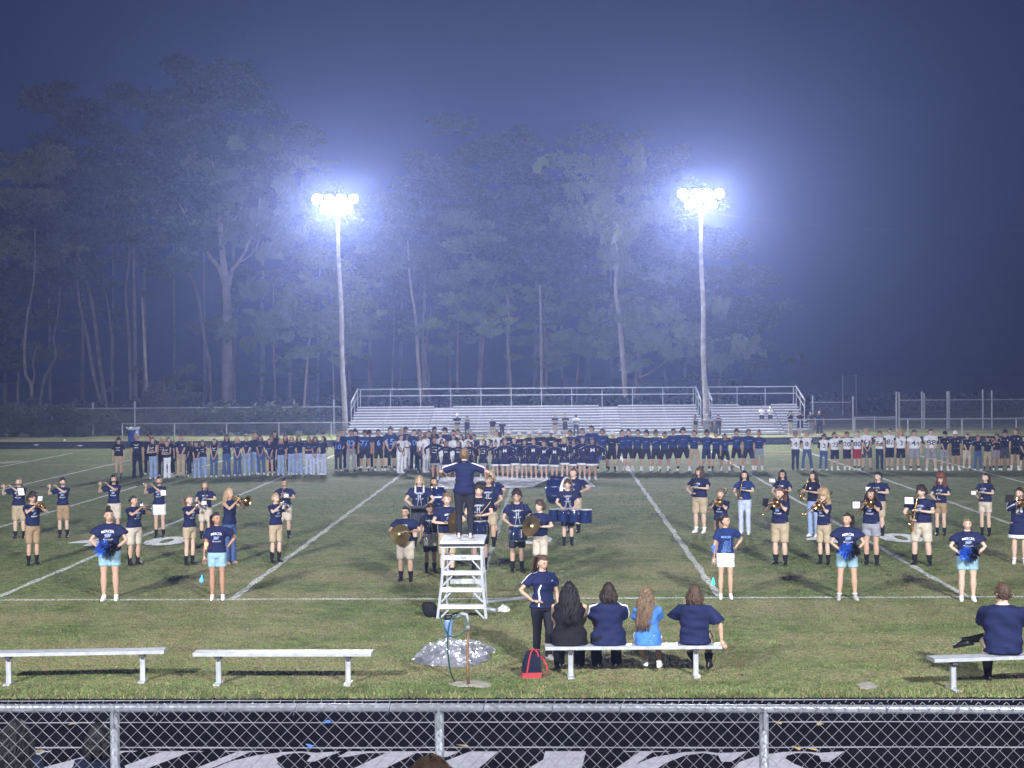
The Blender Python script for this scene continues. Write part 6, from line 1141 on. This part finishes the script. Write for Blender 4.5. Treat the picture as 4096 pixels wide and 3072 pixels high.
# spectators just below the rail
for px, hy, Y, hw_, hr_, hc_, sh_, lab in ((62, 2880, 12.2, 0, 'wavy', 'b', JEAND, 'spectator with dark wavy hair and dark blue shirt behind the mesh at bottom left'), (392, 2898, 12.2, 0, 'bob', 'b', NAVYD, 'spectator with dark hair behind the mesh beside the left rail post')):
    a = at(px, hy, Y); person(0, 0, 0, 'sides', pos=Vector((a.x, Y, 0)), H=a.z + .01, face=186, fem=1, hair=hr_, hc=hc_, skin=1, sh=sh_, bot='shorts', bc=JEAND, w=1.05, label=lab, group='spectators at the bottom edge')
a = at(1725, 3028, 4.6); person(0, 0, 0, 'sides', pos=Vector((a.x, 4.6, 1.445)), H=a.z - 1.445, face=188, fem=1, hair='wavy', hc='l', skin=1, sh=GREY, bot='pants', bc=JEAND, label='spectator of whom only the top of light brown hair shows at the bottom edge', group='spectators at the bottom edge')
# ------------------------------------------------------------------ crowd of athletes along the far side
GA, GC, GW, GS, GCH, GM = 'girls and boys at the left of the far line', 'players and friends behind the cheerleaders', 'team in white numbered jerseys', 'boys in navy soccer shirts', 'cheerleaders with white M', 'boys in navy striped tees'
JT = [('text', 'MERCER', 1.25, .035, .15, PRINTB)]; TK = [('logo', 1.29, .17, .06, PRINT, 0, 'vee'), ('text', 'MUSTANGS', 1.19, .045, .17, PRINT, (.012,))]; PL = [('logo', 1.30, .05, .055, PRINT, .08, 'shield')]
R = random.Random(11)
def num(n, m=PRINTB, h=.23): return [('text', n, 1.16, h, .15 if len(n) == 1 else .29, m)]
A_ = [ # px, head, feet, pose, fem, kwargs, look
 (475, 1749, 1911, 'sides', 0, dict(sh=NAVYD, pr=TK, bot='shorts', bc=KHAKI, sock='b', sockh=.3, shoe='k', loose=.04, hc='d', hair='mop', head=30), 'boy in baggy dark jersey and khaki shorts with brown socks'),
 (551, 1733, 1914, 'sides', 0, dict(sh=NAVYD, pr=TK, bot='track', bc=NAVYD, hc='y', hair='short', leg='m', shoe='k'), 'tall blond boy in dark jersey and dark track pants'),
 (592, 1738, 1898, 'sides', 0, dict(sh=NAVYD, bot='pants', bc=BLACK, hc='m', hair='short', head=-30), 'boy behind the tall blond boy turned aside'),
 (612, 1733, 1890, 'sides', 0, dict(sh=NAVYD, bot='pants', bc=BLACK, hc='b'), 'dark haired head behind the tank top girls'),
 (614, 1748, 1915, 'cross', 1, dict(sh=NAVYD, slv=0, pr=TK, bot='flare', bc=JEANL, hc='m', hair='long'), 'girl in team tank top and ripped light jeans'),
 (648, 1749, 1905, 'sides', 1, dict(sh=NAVYD, slv=0, pr=TK, bot='pants', bc=BLACK, hc='y', hair='long'), 'blond girl in team tank top and black trousers'),
 (669, 1761, 1912, 'cross', 1, dict(sh=NAVYD, slv=0, pr=TK, bot='flare', bc=WHITE, hc='l', hair='bun', hv=1, head=-24), 'girl in team tank top and white trousers'),
 (680, 1747, 1898, 'sides', 1, dict(sh=NAVYD, bot='pants', bc=BLACK, hc='b', hair='long'), 'girl with long black hair behind the white trousers'),
 (703, 1761, 1893, 'sides', 1, dict(sh=NAVYD, bot='pants', bc=BLACK, hc='y', hair='short'), 'small blond head left of the man in khakis'),
 (723, 1737, 1909, 'clasp', 0, dict(sh=NAVY, pr=PL, bot='pants', bc=KHAKI, hc='m', hair='crop', collar=True, shoe='k', w=1.08), 'man in navy polo and khaki trousers'),
 (746, 1761, 1905, 'clasp', 1, dict(sh=NAVYD, bot='pants', bc=JEAND, hc='l', hair='long'), 'girl right behind the man in khakis'),
 (770, 1762, 1900, 'sides', 1, dict(sh=NAVYD, slv=0, bot='pants', bc=JEAND, hc='l', hair='pony', hv=0), 'light haired girl in dark jeans'),
 (789, 1763, 1911, 'clasp', 1, dict(sh=NAVYD, pr=PL, bot='flare', bc=JEANL, hc='m', hair='short'), 'short haired girl in dark polo and light jeans'),
 (814, 1759, 1909, 'back', 1, dict(sh=NAVYD, slv=0, pr=TK, bot='flare', bc=JEANL, hc='m', hair='bob', head=20), 'girl with bushy hair in tank top and wide jeans'),
 (855, 1753, 1908, 'clasp', 1, dict(sh=NAVYD, slv=0, pr=TK, bot='pants', bc=JEAN, hc='b', hair='pony', head=-20), 'ponytail girl in tank top and blue jeans'),
 (906, 1737, 1905, 'back', 1, dict(sh=NAVY, pr=JT, bot='flare', bc=JEAN, hc='d', hair='long', head=14), 'tall dark haired girl in blue jeans, hands behind'),
 (950, 1746, 1903, 'clasp', 1, dict(sh=NAVY, pr=JT, bot='flare', bc=JEAN, hc='y', hair='long'), 'blond girl in ripped blue jeans'),
 (989, 1739, 1901, 'clasp', 1, dict(sh=NAVY, pr=JT, bot='pants', bc=JEANL, hc='l', hair='bun', hv=1), 'girl with hair tied up in light jeans'),
 (1018, 1731, 1897, 'sides', 1, dict(sh=NAVY, bot='pants', bc=JEANL, hc='y', hair='long', head=25), 'blond girl standing half behind in light jeans'),
 (1046, 1738, 1898, 'clasp', 1, dict(sh=NAVY, pr=JT, bot='pants', bc=JEAN, hc='m', hair='long', w=1.06), 'long haired girl in dark blue jeans'),
 (1081, 1753, 1902, 'clasp', 1, dict(sh=NAVY, pr=JT, bot='minis', bc=JEAN, hc='d', hair='long', skin=1), 'small girl in short denim shorts'),
 (1089, 1739, 1892, 'sides', 0, dict(sh=NAVYD, bot='pants', bc=BLACK, hc='l'), 'light haired boy behind the small girl in shorts'),
 (1102, 1722, 1890, 'sides', 1, dict(sh=NAVYD, bot='pants', bc=BLACK, hc='b', hair='long'), 'tallest girl with long black hair in the second rank'),
 (1124, 1751, 1901, 'sides', 1, dict(sh=NAVY, pr=JT, bot='flare', bc=JEANL, hc='y', hair='long'), 'blond girl with arms down in wide light jeans'),
 (1144, 1737, 1892, 'sides', 1, dict(sh=NAVYD, bot='pants', bc=BLACK, hc='m', hair='long'), 'brown haired girl in the second rank'),
 (1165, 1743, 1899, 'sides', 1, dict(sh=NAVY, pr=JT, bot='pants', bc=JEANL, hc='y', hair='wavy'), 'blond wavy girl in torn light jeans'),
 (1197, 1739, 1898, 'sides', 1, dict(sh=NAVY, bot='flare', bc=JEANL, hc='m', hair='long', head=35), 'girl looking right in light flares'),
 (1235, 1744, 1898, 'cross', 1, dict(sh=NAVY, pr=JT, bot='flare', bc=JEANP, hc='l', hair='long', head=-45), 'girl looking left with folded arms in pale jeans'),
 (1265, 1743, 1899, 'clasp', 1, dict(sh=NAVY, pr=JT, bot='pants', bc=JEANP, hc='m', hair='wavy', head=15), 'wavy haired girl in pale ripped jeans'),
 (1295, 1743, 1899, 'sides', 1, dict(sh=NAVY, bot='flare', bc=JEANP, hc='d', hair='long', face=-40, head=-20), 'girl leaning left in pale flares, end of the group'),
]
C_ = [
 (1354, 1740, 1884, 'back', 0, dict(sh=BLUE, pr=num('10'), bot='pants', bc=GREYD, hc='d', hair='crop', head=20, w=1.1), 'short player in blue jersey number 10'),
 (1370, 1717, 1878, 'sides', 0, dict(sh=BLUE, bot='pants', bc=BLACK, hc='m', hair='crop', head=20), 'player behind number 10'),
 (1404, 1717, 1884, 'clasp', 0, dict(sh=BLUE, pr=num('22'), bot='pants', bc=GREY, hc='d', shoe='k', leg='m'), 'player in blue jersey number 22 and grey jeans'),
 (1425, 1716, 1874, 'sides', 0, dict(sh=BLACK, bot='pants', bc=BLACK, hc='b', hair='mop'), 'dark haired player behind number 22'),
 (1459, 1719, 1881, 'sides', 0, dict(sh=BLUE, pr=num('77'), bot='jorts', bc=BLACK, hc='d', hair='mop', leg='m', w=1.2, sock='w', sockh=.1, shoe='k'), 'broad player in blue jersey number 77'),
 (1479, 1721, 1874, 'sides', 0, dict(sh=NAVYD, bot='pants', bc=NAVYD, hc='b', hair='curly', skin=3), 'dark skinned player behind number 77'),
 (1515, 1716, 1882, 'sides', 0, dict(sh=NAVY, pr=num('6'), bot='jorts', bc=BLACK, hc='b', leg='m', sock='k', sockh=.1, head=20, skin=2), 'player in blue jersey number 6 and black shorts'),
 (1560, 1709, 1882, 'clasp', 0, dict(sh=BLUE, pr=num('15'), bot='jorts', bc=BLACK, hc='d', leg='m', w=1.25, sock='k', sockh=.1, head=24), 'big player in blue jersey number 15'),
 (1567, 1704, 1868, 'sides', 0, dict(sh=NAVYD, bot='pants', bc=NAVYD, hc='b', skin=3), 'player whose hair shows above number 15'),
 (1600, 1737, 1892, 'clasp', 1, dict(sh=WHITE, sl=NAVY, bot='track', bc=WHITE, hc='m', hair='bun', hv=1, face=50, w=1.15, shoe='w'), 'girl in white raglan top and grey sweatpants turned right'),
 (1608, 1713, 1874, 'sides', 0, dict(sh=BLUE, bot='pants', bc=NAVYD, hc='y', head=30), 'light haired player behind the raglan girl'),
 (1625, 1708, 1872, 'sides', 0, dict(sh=NAVYD, bot='pants', bc=NAVYD, hc='d', hair='curly', head=30, skin=2), 'curly haired tall player left of number 0'),
 (1628, 1738, 1880, 'cross', 1, dict(sh=WHITE, bot='track', bc=WHITE, hc='b', hair='bun', hv=1, skin=3), 'dark skinned girl in white top and white sweatpants'),
 (1656, 1716, 1880, 'sides', 0, dict(sh=BLUE, pr=num('0'), bot='pants', bc=NAVYD, hc='d'), 'player in blue jersey number 0 over a white undershirt'),
 (1679, 1716, 1876, 'sides', 0, dict(sh=NAVYD, bot='pants', bc=BLACK, hc='b'), 'dark haired player right of number 0'),
 (1682, 1737, 1890, 'clasp', 1, dict(sh=WHITE, sl=NAVY, pr=num('23', PRINTN, .1), bot='track', bc=BLACK, hc='m', hair='long', head=30), 'girl in white top number 23 and black trousers'),
 (1702, 1726, 1890, 'sides', 1, dict(sh=WHITE, bot='track', bc=WHITE, hc='l', hair='long', face=60), 'light haired girl in white beside number 23'),
 (1719, 1721, 1876, 'sides', 0, dict(sh=NAVY, bot='pants', bc=BLACK, hc='d'), 'boy above the grey chevron cheerleader'),
 (1736, 1719, 1872, 'sides', 0, dict(sh=NAVY, bot='pants', bc=BLACK, hc='m', head=-20), 'brown haired boy in the rear'),
 (1743, 1708, 1866, 'sides', 0, dict(sh=NAVYD, bot='pants', bc=BLACK, hc='b', hair='curly'), 'tallest curly haired boy in the rear'),
 (1766, 1728, 1878, 'sides', 1, dict(sh=WHITE, bot='track', bc=WHITE, hc='m', hair='short'), 'short haired girl in white behind the cheerleaders'),
 (1784, 1711, 1872, 'sides', 0, dict(sh=NAVY, bot='pants', bc=BLACK, hc='d', cap=('cap', NAVYD), head=-60, w=1.2), 'man in navy shirt and dark cap turned left'),
 (1769, 1754, 1892, 'sides', 1, dict(sh=WHITE, bot='track', bc=WHITE, hc='d', hair='long'), 'small girl in white between two cheerleaders'),
 (1812, 1719, 1874, 'sides', 0, dict(sh=NAVY, bot='pants', bc=BLACK, hc='m'), 'boy behind the girl with number 2'),
 (1816, 1736, 1888, 'sides', 1, dict(sh=WHITE, pr=num('2', PRINTN, .12), bot='track', bc=WHITE, hc='d', hair='long'), 'long haired girl in white top number 2'),
 (1832, 1716, 1872, 'sides', 0, dict(sh=WHITE, bot='pants', bc=BLACK, hc='d'), 'boy in light shirt near the podium line'),
 (1846, 1736, 1888, 'sides', 1, dict(sh=WHITE, bot='track', bc=WHITE, hc='d', hair='long', head=-40), 'girl in white looking left'),
 (1874, 1731, 1886, 'sides', 1, dict(sh=WHITE, bot='track', bc=WHITE, hc='m', hair='long', head=-40), 'brown haired girl in white left of the conductor head'),
 (1881, 1716, 1872, 'sides', 0, dict(sh=NAVY, bot='pants', bc=BLACK, hc='g', cap=('cap', GREY)), 'grey haired man with cap behind the white tops'),
 (1894, 1736, 1884, 'sides', 0, dict(sh=NAVY, bot='pants', bc=BLACK, hc='m', hair='short', head=-20), 'boy in navy beside the girls in white'),
 (1941, 1733, 1884, 'sides', 1, dict(sh=WHITE, bot='track', bc=WHITE, hc='l', hair='bun', hv=1), 'light haired girl above the silver chevron cheerleader'),
 (1985, 1720, 1890, 'sides', 1, dict(sh=WHITE, sl=NAVY, bot='track', bc=GREY, hc='m', hair='pony', head=-45), 'ponytail girl in white raglan top looking left'),
]
for i, (px, y0) in enumerate(((2032, 1721), (2078, 1729), (2121, 1723), (2162, 1719), (2203, 1720), (2236, 1727))):
    C_.append((px, y0, 1884, 'arms' if i % 2 else 'sides', 0, dict(sh=NAVYD, pr=[('logo', 1.24, .16, .035, PRINT, 0, 'band')], bot='jorts', bc=BLACK, hc='m', cap=('hat', WHITE), leg='m', sock='w', sockh=.1, shoe='w', skin=1 if i != 4 else 3, head=(0, 10, 0, 20, -10, 25)[i]), 'boy in white hat behind the cheerleaders, %s hat from the left' % ORD[i]))
for px, y0, lk in ((2280, 1719, 'boy looking left right of the white hats'), (2327, 1711, 'tall boy covering his mouth right of the white hats'), (2371, 1700, 'tallest boy, his head above the last cheerleader'), (2411, 1713, 'first bare headed boy right of the cheerleaders')):
    C_.append((px, y0, 1884, 'arms', 0, dict(sh=BLUE if px > 2300 else NAVY, pr=JT, bot='jorts', bc=BLACK, hc='d', leg='w', sock='k', sockh=.1, shoe='w', head=R.choice((-30, -15, 0))), lk))
E_ = []
bots = [(BLACK, 'w')] * 16
for i, (px, hy, fy) in enumerate(((2447, 1725, 1884), (2487, 1718, 1883), (2513, 1715, 1883), (2548, 1716, 1883), (2583, 1721, 1884), (2624, 1720, 1883), (2658, 1726, 1883), (2692, 1713, 1883), (2735, 1710, 1883), (2775, 1720, 1883), (2824, 1720, 1883), (2867, 1726, 1881), (2902, 1734, 1883), (2946, 1716, 1881), (2992, 1716, 1881), (3036, 1720, 1881))):
    sp = {0: dict(cap=('cap', WHITE, .5), sh=NAVYD), 9: dict(bc=KHAKI), 15: dict(bc=GREY, pose='back', hair='bun'), 1: dict(head=30, pose='head'), 12: dict(pose='head', w=.95), 10: dict(bc=NAVY), 14: dict(bc=NAVYD, w=1.15), 8: dict(w=1.2)}.get(i, {})
    dd = dict(sh=BLUE, pr=JT, bot='jorts', bc=BLACK, hc=R.choice('dbdmb'), hair=R.choice(('short', 'curly', 'mop', 'short')), leg='w' if i % 5 else 'm', sock=R.choice('kww'), sockh=.12, shoe=R.choice('wwk'), head=R.choice((0, 0, 10, -12, 20)), skin=R.choice((1, 2, 1, 2, 0))); ps = sp.pop('pose', 'arms' if i < 14 else 'sides'); dd.update(sp)
    look = {0: 'boy in dark tee and white cap', 9: 'boy in striped tee and khaki shorts', 15: 'boy with topknot and light grey shorts ending the row', 1: 'boy with a hand raised to his face', 12: 'shorter boy scratching his head', 8: 'broadest and tallest boy'}.get(i, 'boy in striped tee and black shorts')
    E_.append((px, hy, fy, ps, 0, dd, look))
W_ = []
for px, hy, fy, nm, ps, dd, lk in ((3181, 1725, 1880, '4', 'back', dict(bot='pants', bc=JEAND, hc='l', shoe='k'), 'dark jeans'), (3229, 1724, 1880, '8', 'back', dict(bot='pants', bc=JEAN, hc='y', hair='curly', head=-20, leg='w'), 'blue jeans and fluffy hair'), (3293, 1734, 1881, '2', 'back', dict(bot='pants', bc=JEAN, hc='m', hair='mop', pitch=20, slv=2, leg='m'), 'blue jeans, bowing his head'),
    (3340, 1728, 1881, '23', 'head', dict(bot='jorts', bc=NAVYD, hc='b', leg='m', sock='w', sockh=.1), 'navy shorts, hand at his hair'), (3389, 1725, 1880, '20', 'sides', dict(bot='jorts', bc=NAVYD, hc='b', sock='w', sockh=.1, skin=2), 'navy shorts and black hair'), (3428, 1723, 1881, '80', 'sides', dict(bot='jorts', bc=RED, hc='m', hair='crop', sock='k', sockh=.1), 'dark red shorts'),
    (3467, 1713, 1880, '64', 'clasp', dict(bot='jorts', bc=GREYD, hc='y', hair='mop', shoe='k', w=1.1, leg='m'), 'slate grey shorts, the tall blond'), (3519, 1723, 1879, '54', 'cross', dict(bot='pants', bc=JEAND, hc='m', shoe='k'), 'dark trousers and folded arms'), (3558, 1712, 1880, '87', 'sides', dict(bot='jorts', bc=NAVYD, hc='m', sock='k', sockh=.06, head=20), 'navy shorts, the tall one'),
    (3604, 1719, 1879, '3', 'sides', dict(bot='jorts', bc=BLACK, hc='y', hair='afro', leg='m', head=20, sock='w', sockh=.08), 'black shorts and blond curls'), (3659, 1719, 1881, '44', 'sides', dict(bot='jorts', bc=GREY, hc='d', w=1.25, leg='m', sock='k', sockh=.1), 'wide light grey shorts'), (3725, 1714, 1883, '88', 'clasp', dict(bot='jorts', bc=GREY, hc='d', w=1.25, leg='m', head=24), 'grey shorts and white shoes')):
    d2 = dict(sh=WHITE, sl=WHITE, pr=num(nm, PRINTN, .22), loose=.03, slv=.5); d2.update(dd)
    if nm in ('4', '8', '2', '20', '80', '54', '87', '64'): d2['sl'] = BLACK
    W_.append((px, hy, fy, ps, 0, d2, 'player in white jersey number %s with %s' % (nm, lk)))
S_ = []
for px, hy, fy, ps, dd, lk in ((3779, 1725, 1883, 'clasp', dict(bc=GREY, cap=('cap', NAVYD), sock='w'), 'light grey shorts'), (3824, 1724, 1881, 'sides', dict(bc=BLACK, cap=('cap', WHITE, 3.1), sock='w', bot='shorts', skin=2), 'black shorts and backward white cap'), (3867, 1732, 1881, 'clasp', dict(bc=STONE, sock='w', shoe='k', head=-30), 'stone shorts'), (3911, 1740, 1881, 'arms', dict(bot='pants', bc=JEAN, hair='bun', head=30, skin=2), 'blue jeans and a topknot'),
    (3949, 1742, 1881, 'arms', dict(bc=KHAKI, sock='k', shoe='k', pitch=24), 'khaki shorts, bowing his head'), (3986, 1733, 1880, 'phone', dict(bc=MAUVE, sock='k', hc='b', skin=2, pitch=14), 'mauve shorts and raised hands'), (4020, 1720, 1881, 'arms', dict(bc=GREYD, sock='k', hc='b', hair='curly', skin=2, pitch=10), 'charcoal shorts and black curls'), (4060, 1712, 1881, 'sides', dict(bc=BLACK, bot='shorts', sock='w', head=-20), 'short black shorts, the tallest'), (4094, 1741, 1881, 'clasp', dict(bc=BLACK), 'black shorts cut by the picture edge')):
    d2 = dict(sh=NAVYD, bot='jorts', pr=[('logo', 1.29, .055, .06, PRINT, .085, 'shield'), ('logo', 1.30, .04, .03, PRINT, -.07, 'vee'), ('logo', .965, .22, .010, PRINT, 0, 'band')], stripes=(PRINT, .028), hc=R.choice('dml'), sockh=.12, leg='m', loose=.02); d2.update(dd); S_.append((px, hy, fy, ps, 0, d2, 'soccer boy with ' + lk))
M_L = []
for i, (px, hy, fy, hd, hr_, hc_, w) in enumerate(((1982, 1761, 1915, 0, 'bun', 'd', .95), (2021, 1754, 1919, 24, 'pony', 'l', 1.05), (2059, 1747, 1917, 0, 'pony', 'm', 1.05), (2097, 1757, 1914, -24, 'pony', 'b', .95), (2135, 1753, 1917, 0, 'bun', 'l', 1.0), (2177, 1761, 1917, 12, 'pony', 'd', 1.08), (2218, 1762, 1918, 24, 'pony', 'b', 1.0), (2259, 1747, 1915, -30, 'wavy', 'y', 1.05), (2295, 1759, 1915, 0, 'bun', 'l', .95), (2329, 1745, 1917, 0, 'pony', 'd', .98), (2370, 1751, 1918, -12, 'pony', 'd', 1.25))):
    M_L.append((px, hy, fy, 'link', 1, dict(sh=NAVY, sl=NAVY, slv=2, stripes=(WHITE, .06), pr=[('text', 'M', 1.23, .15, .17, PRINT)], bot='skirt', bc=NAVY, hemband=WHITE, hair=hr_, hc=hc_, head=hd, w=w, sock='w', sockh=.04, shoe='w', skin=R.choice((1, 1, 2, 0)), leg='n'), 'cheerleader in navy dress with white M'))
H_L = []
for px, hy, fy, hb, tx, hd, lk in ((1742, 1746, 1918, GREY, None, 30, 'cheerleader with silver bands and grey hem'), (1789, 1759, 1920, WHITE, 'MHS', 24, 'cheerleader in shell top lettered MHS looking right'), (1831, 1761, 1920, WHITE, 'MHS', -40, 'cheerleader lettered MHS with white bow looking left'), (1877, 1761, 1915, GREY, None, -45, 'cheerleader in silver chevrons partly behind the conductor'), (1932, 1755, 1912, GREY, None, -24, 'cheerleader in silver chevrons right of the conductor')):
    pr = [('text', tx, 1.22, .075, .13, PRINT), ('logo', 1.34, .2, .03, PRINT, 0, 'bar')] if tx else [('logo', 1.30, .20, .07, mat('silver_print', (.30, .31, .36), .6), 0, 'bar'), ('logo', 1.19, .2, .05, PRINT, 0, 'band'), ('logo', 1.10, .2, .05, PRINT, 0, 'vee')]
    H_L.append((px, hy, fy, 'link', 1, dict(sh=NAVYD, slv=2, stripes=(PRINT, .03), pr=pr, bot='skirt', bc=NAVYD, hemband=hb, hair='pony', hc='d', head=hd, sock='w', sockh=.04, shoe='w', leg='n', skin=R.choice((1, 2))), lk))
def crowd(lst, grp, row):
    order = sorted(range(len(lst)), key=lambda i: lst[i][0]); seen = {}
    for q in lst: seen[q[6]] = seen.get(q[6], 0) + 1
    for r_, i in enumerate(order):
        px, hy, fy, ps, fm, dd, lk = lst[i]; lab = lk if seen[lk] == 1 else '%s, %s from the left of the %s' % (lk, ORD[r_], row)
        dd = dict(dd); dd.setdefault('head', R.choice((0, 0, -12, 12, 25))); dd.setdefault('skin', R.choice((0, 1, 1, 2))); dd['hv'] = dd.get('hv', R.choice((0, 1)) if dd.get('hair', 'short') in ('short', 'mop', 'long') else 0)
        p = person(px, hy, fy, ps, dd.pop('face', R.choice((-6, 0, 6))), fem=fm, label=lab, group=grp, **dd)
        if not (grp == GCH and r_ == 10): p.rotation_euler[0] = R.uniform(-.02, .02); p.rotation_euler[1] = R.uniform(-.025, .025)
        if grp == GCH and r_ in (10,): pompoms(p, 'black and silver pompom of the rightmost cheerleader', (.40, -.02, .90), .10, grp='cheerleader pompoms', n=160)
crowd(A_, GA, 'left group'); crowd(C_, GC, 'middle group'); crowd(E_, GM, 'tee row'); crowd(W_, GW, 'white jersey row'); crowd(S_, GS, 'soccer row'); crowd(M_L, GCH, 'M row'); crowd(H_L, 'cheerleaders in shell tops', 'shell top row')
# coaches and others beyond the far track
GF = 'onlookers by the far bleachers'
for px, hy, fy, ps, dd, lk in ((1829, 1654, 1736, 'cross', dict(sh=NAVYD, bot='jorts', bc=KHAKI, cap=('cap', WHITE), w=1.25), 'onlooker in white cap and khaki shorts at the left aisle'), (1868, 1664, 1740, 'phone', dict(sh=BLACK, bot='pants', bc=BLACK, w=1.25), 'onlooker in black holding up a phone'),
    (1970, 1672, 1752, 'sides', dict(sh=NAVYD, bot='pants', bc=KHAKI, hc='g', hair='crop', w=1.3, collar=True), 'grey haired coach in navy polo and khakis'), (2008, 1685, 1754, 'hipR', dict(sh=NAVY, bot='pants', bc=GREYD, cap=('cap', GREY), w=1.4), 'coach with hand on hip and light visor'),
    (2220, 1657, 1738, 'cross', dict(sh=NAVYD, bot='jorts', bc=KHAKI, w=1.1, hair='crop', leg='m'), 'onlooker with folded arms and khaki shorts, left of three'), (2260, 1656, 1737, 'hipR', dict(sh=BLACK, bot='jorts', bc=BLACK, w=1.05, hc='l', hair='bun', leg='n', pr=[('logo', 1.25, .14, .05, PRINT, 0, 'band')]), 'onlooker all in black with topknot, middle of three'), (2304, 1656, 1746, 'cross', dict(sh=WHITE, bot='pants', bc=JEAND, w=1.1, skin=4, hc='b', hair='crop', leg='m'), 'dark skinned man in white shirt and jeans, right of three'),
    (2782, 1660, 1736, 'phone', dict(sh=BLACK, bot='pants', bc=TAN, w=1.1, skin=3), 'onlooker in black near the gap of the bleachers'), (2828, 1656, 1736, 'sides', dict(sh=GREY, bot='pants', bc=GREY, w=1.3, hc='g'), 'onlooker in grey at the foot of the right light pole'), (2873, 1658, 1738, 'sides', dict(sh=BLACK, bot='pants', bc=GREYD, w=1.3), 'bulky onlooker in black right of the right light pole'),
    (3161, 1642, 1743, 'phone', dict(sh=NAVYD, bot='pants', bc=STONE, w=1.05), 'onlooker with stone trousers at the end of the short bleacher'), (3200, 1644, 1742, 'cross', dict(sh=BLACK, bot='jorts', bc=BLACK, w=1.15, leg='m'), 'onlooker in black shorts with folded arms by the short bleacher'), (3243, 1642, 1738, 'cross', dict(sh=GREYD, bot='pants', bc=GREY, cap=('cap', NAVY), w=1.1), 'onlooker in cap and grey trousers beside the sloping rail'), (3284, 1644, 1736, 'sides', dict(sh=NAVYD, bot='pants', bc=NAVYD, w=1.3, hair='crop', hc='g'), 'dim onlooker behind the fence right of the bleachers')):
    a = gnd(px, fy); Y = 91.9; q = at(px, hy, Y); z = at(px, fy, Y).z; person(px, hy, fy, ps, R.choice((-8, 0, 8)), pos=Vector((q.x, Y if px != 3284 else 92.4, 0.0)), H=q.z, label=lk, group=GF, **dd)
for px, lk, dd in ((3047, 'left of two men in white shirts standing on the short bleacher', dict(hair='crop')), (3081, 'right of two men in white shirts on the short bleacher, in white cap', dict(cap=('cap', WHITE)))):
    Y = 95.35; q = at(px, 1627, Y); z = R0Z + 3 * RISE - .27 + .02; person(0, 0, 0, 'cross', 0, pos=Vector((q.x, R0Y + 3 * RUN + .33, z)), H=q.z - z, sh=WHITE, bot='jorts', bc=GREYD, w=1.15, leg='m', sock='k', sockh=.06, label=lk, group=GF, **dd)
bpy.data.scenes.remove(_sc2)
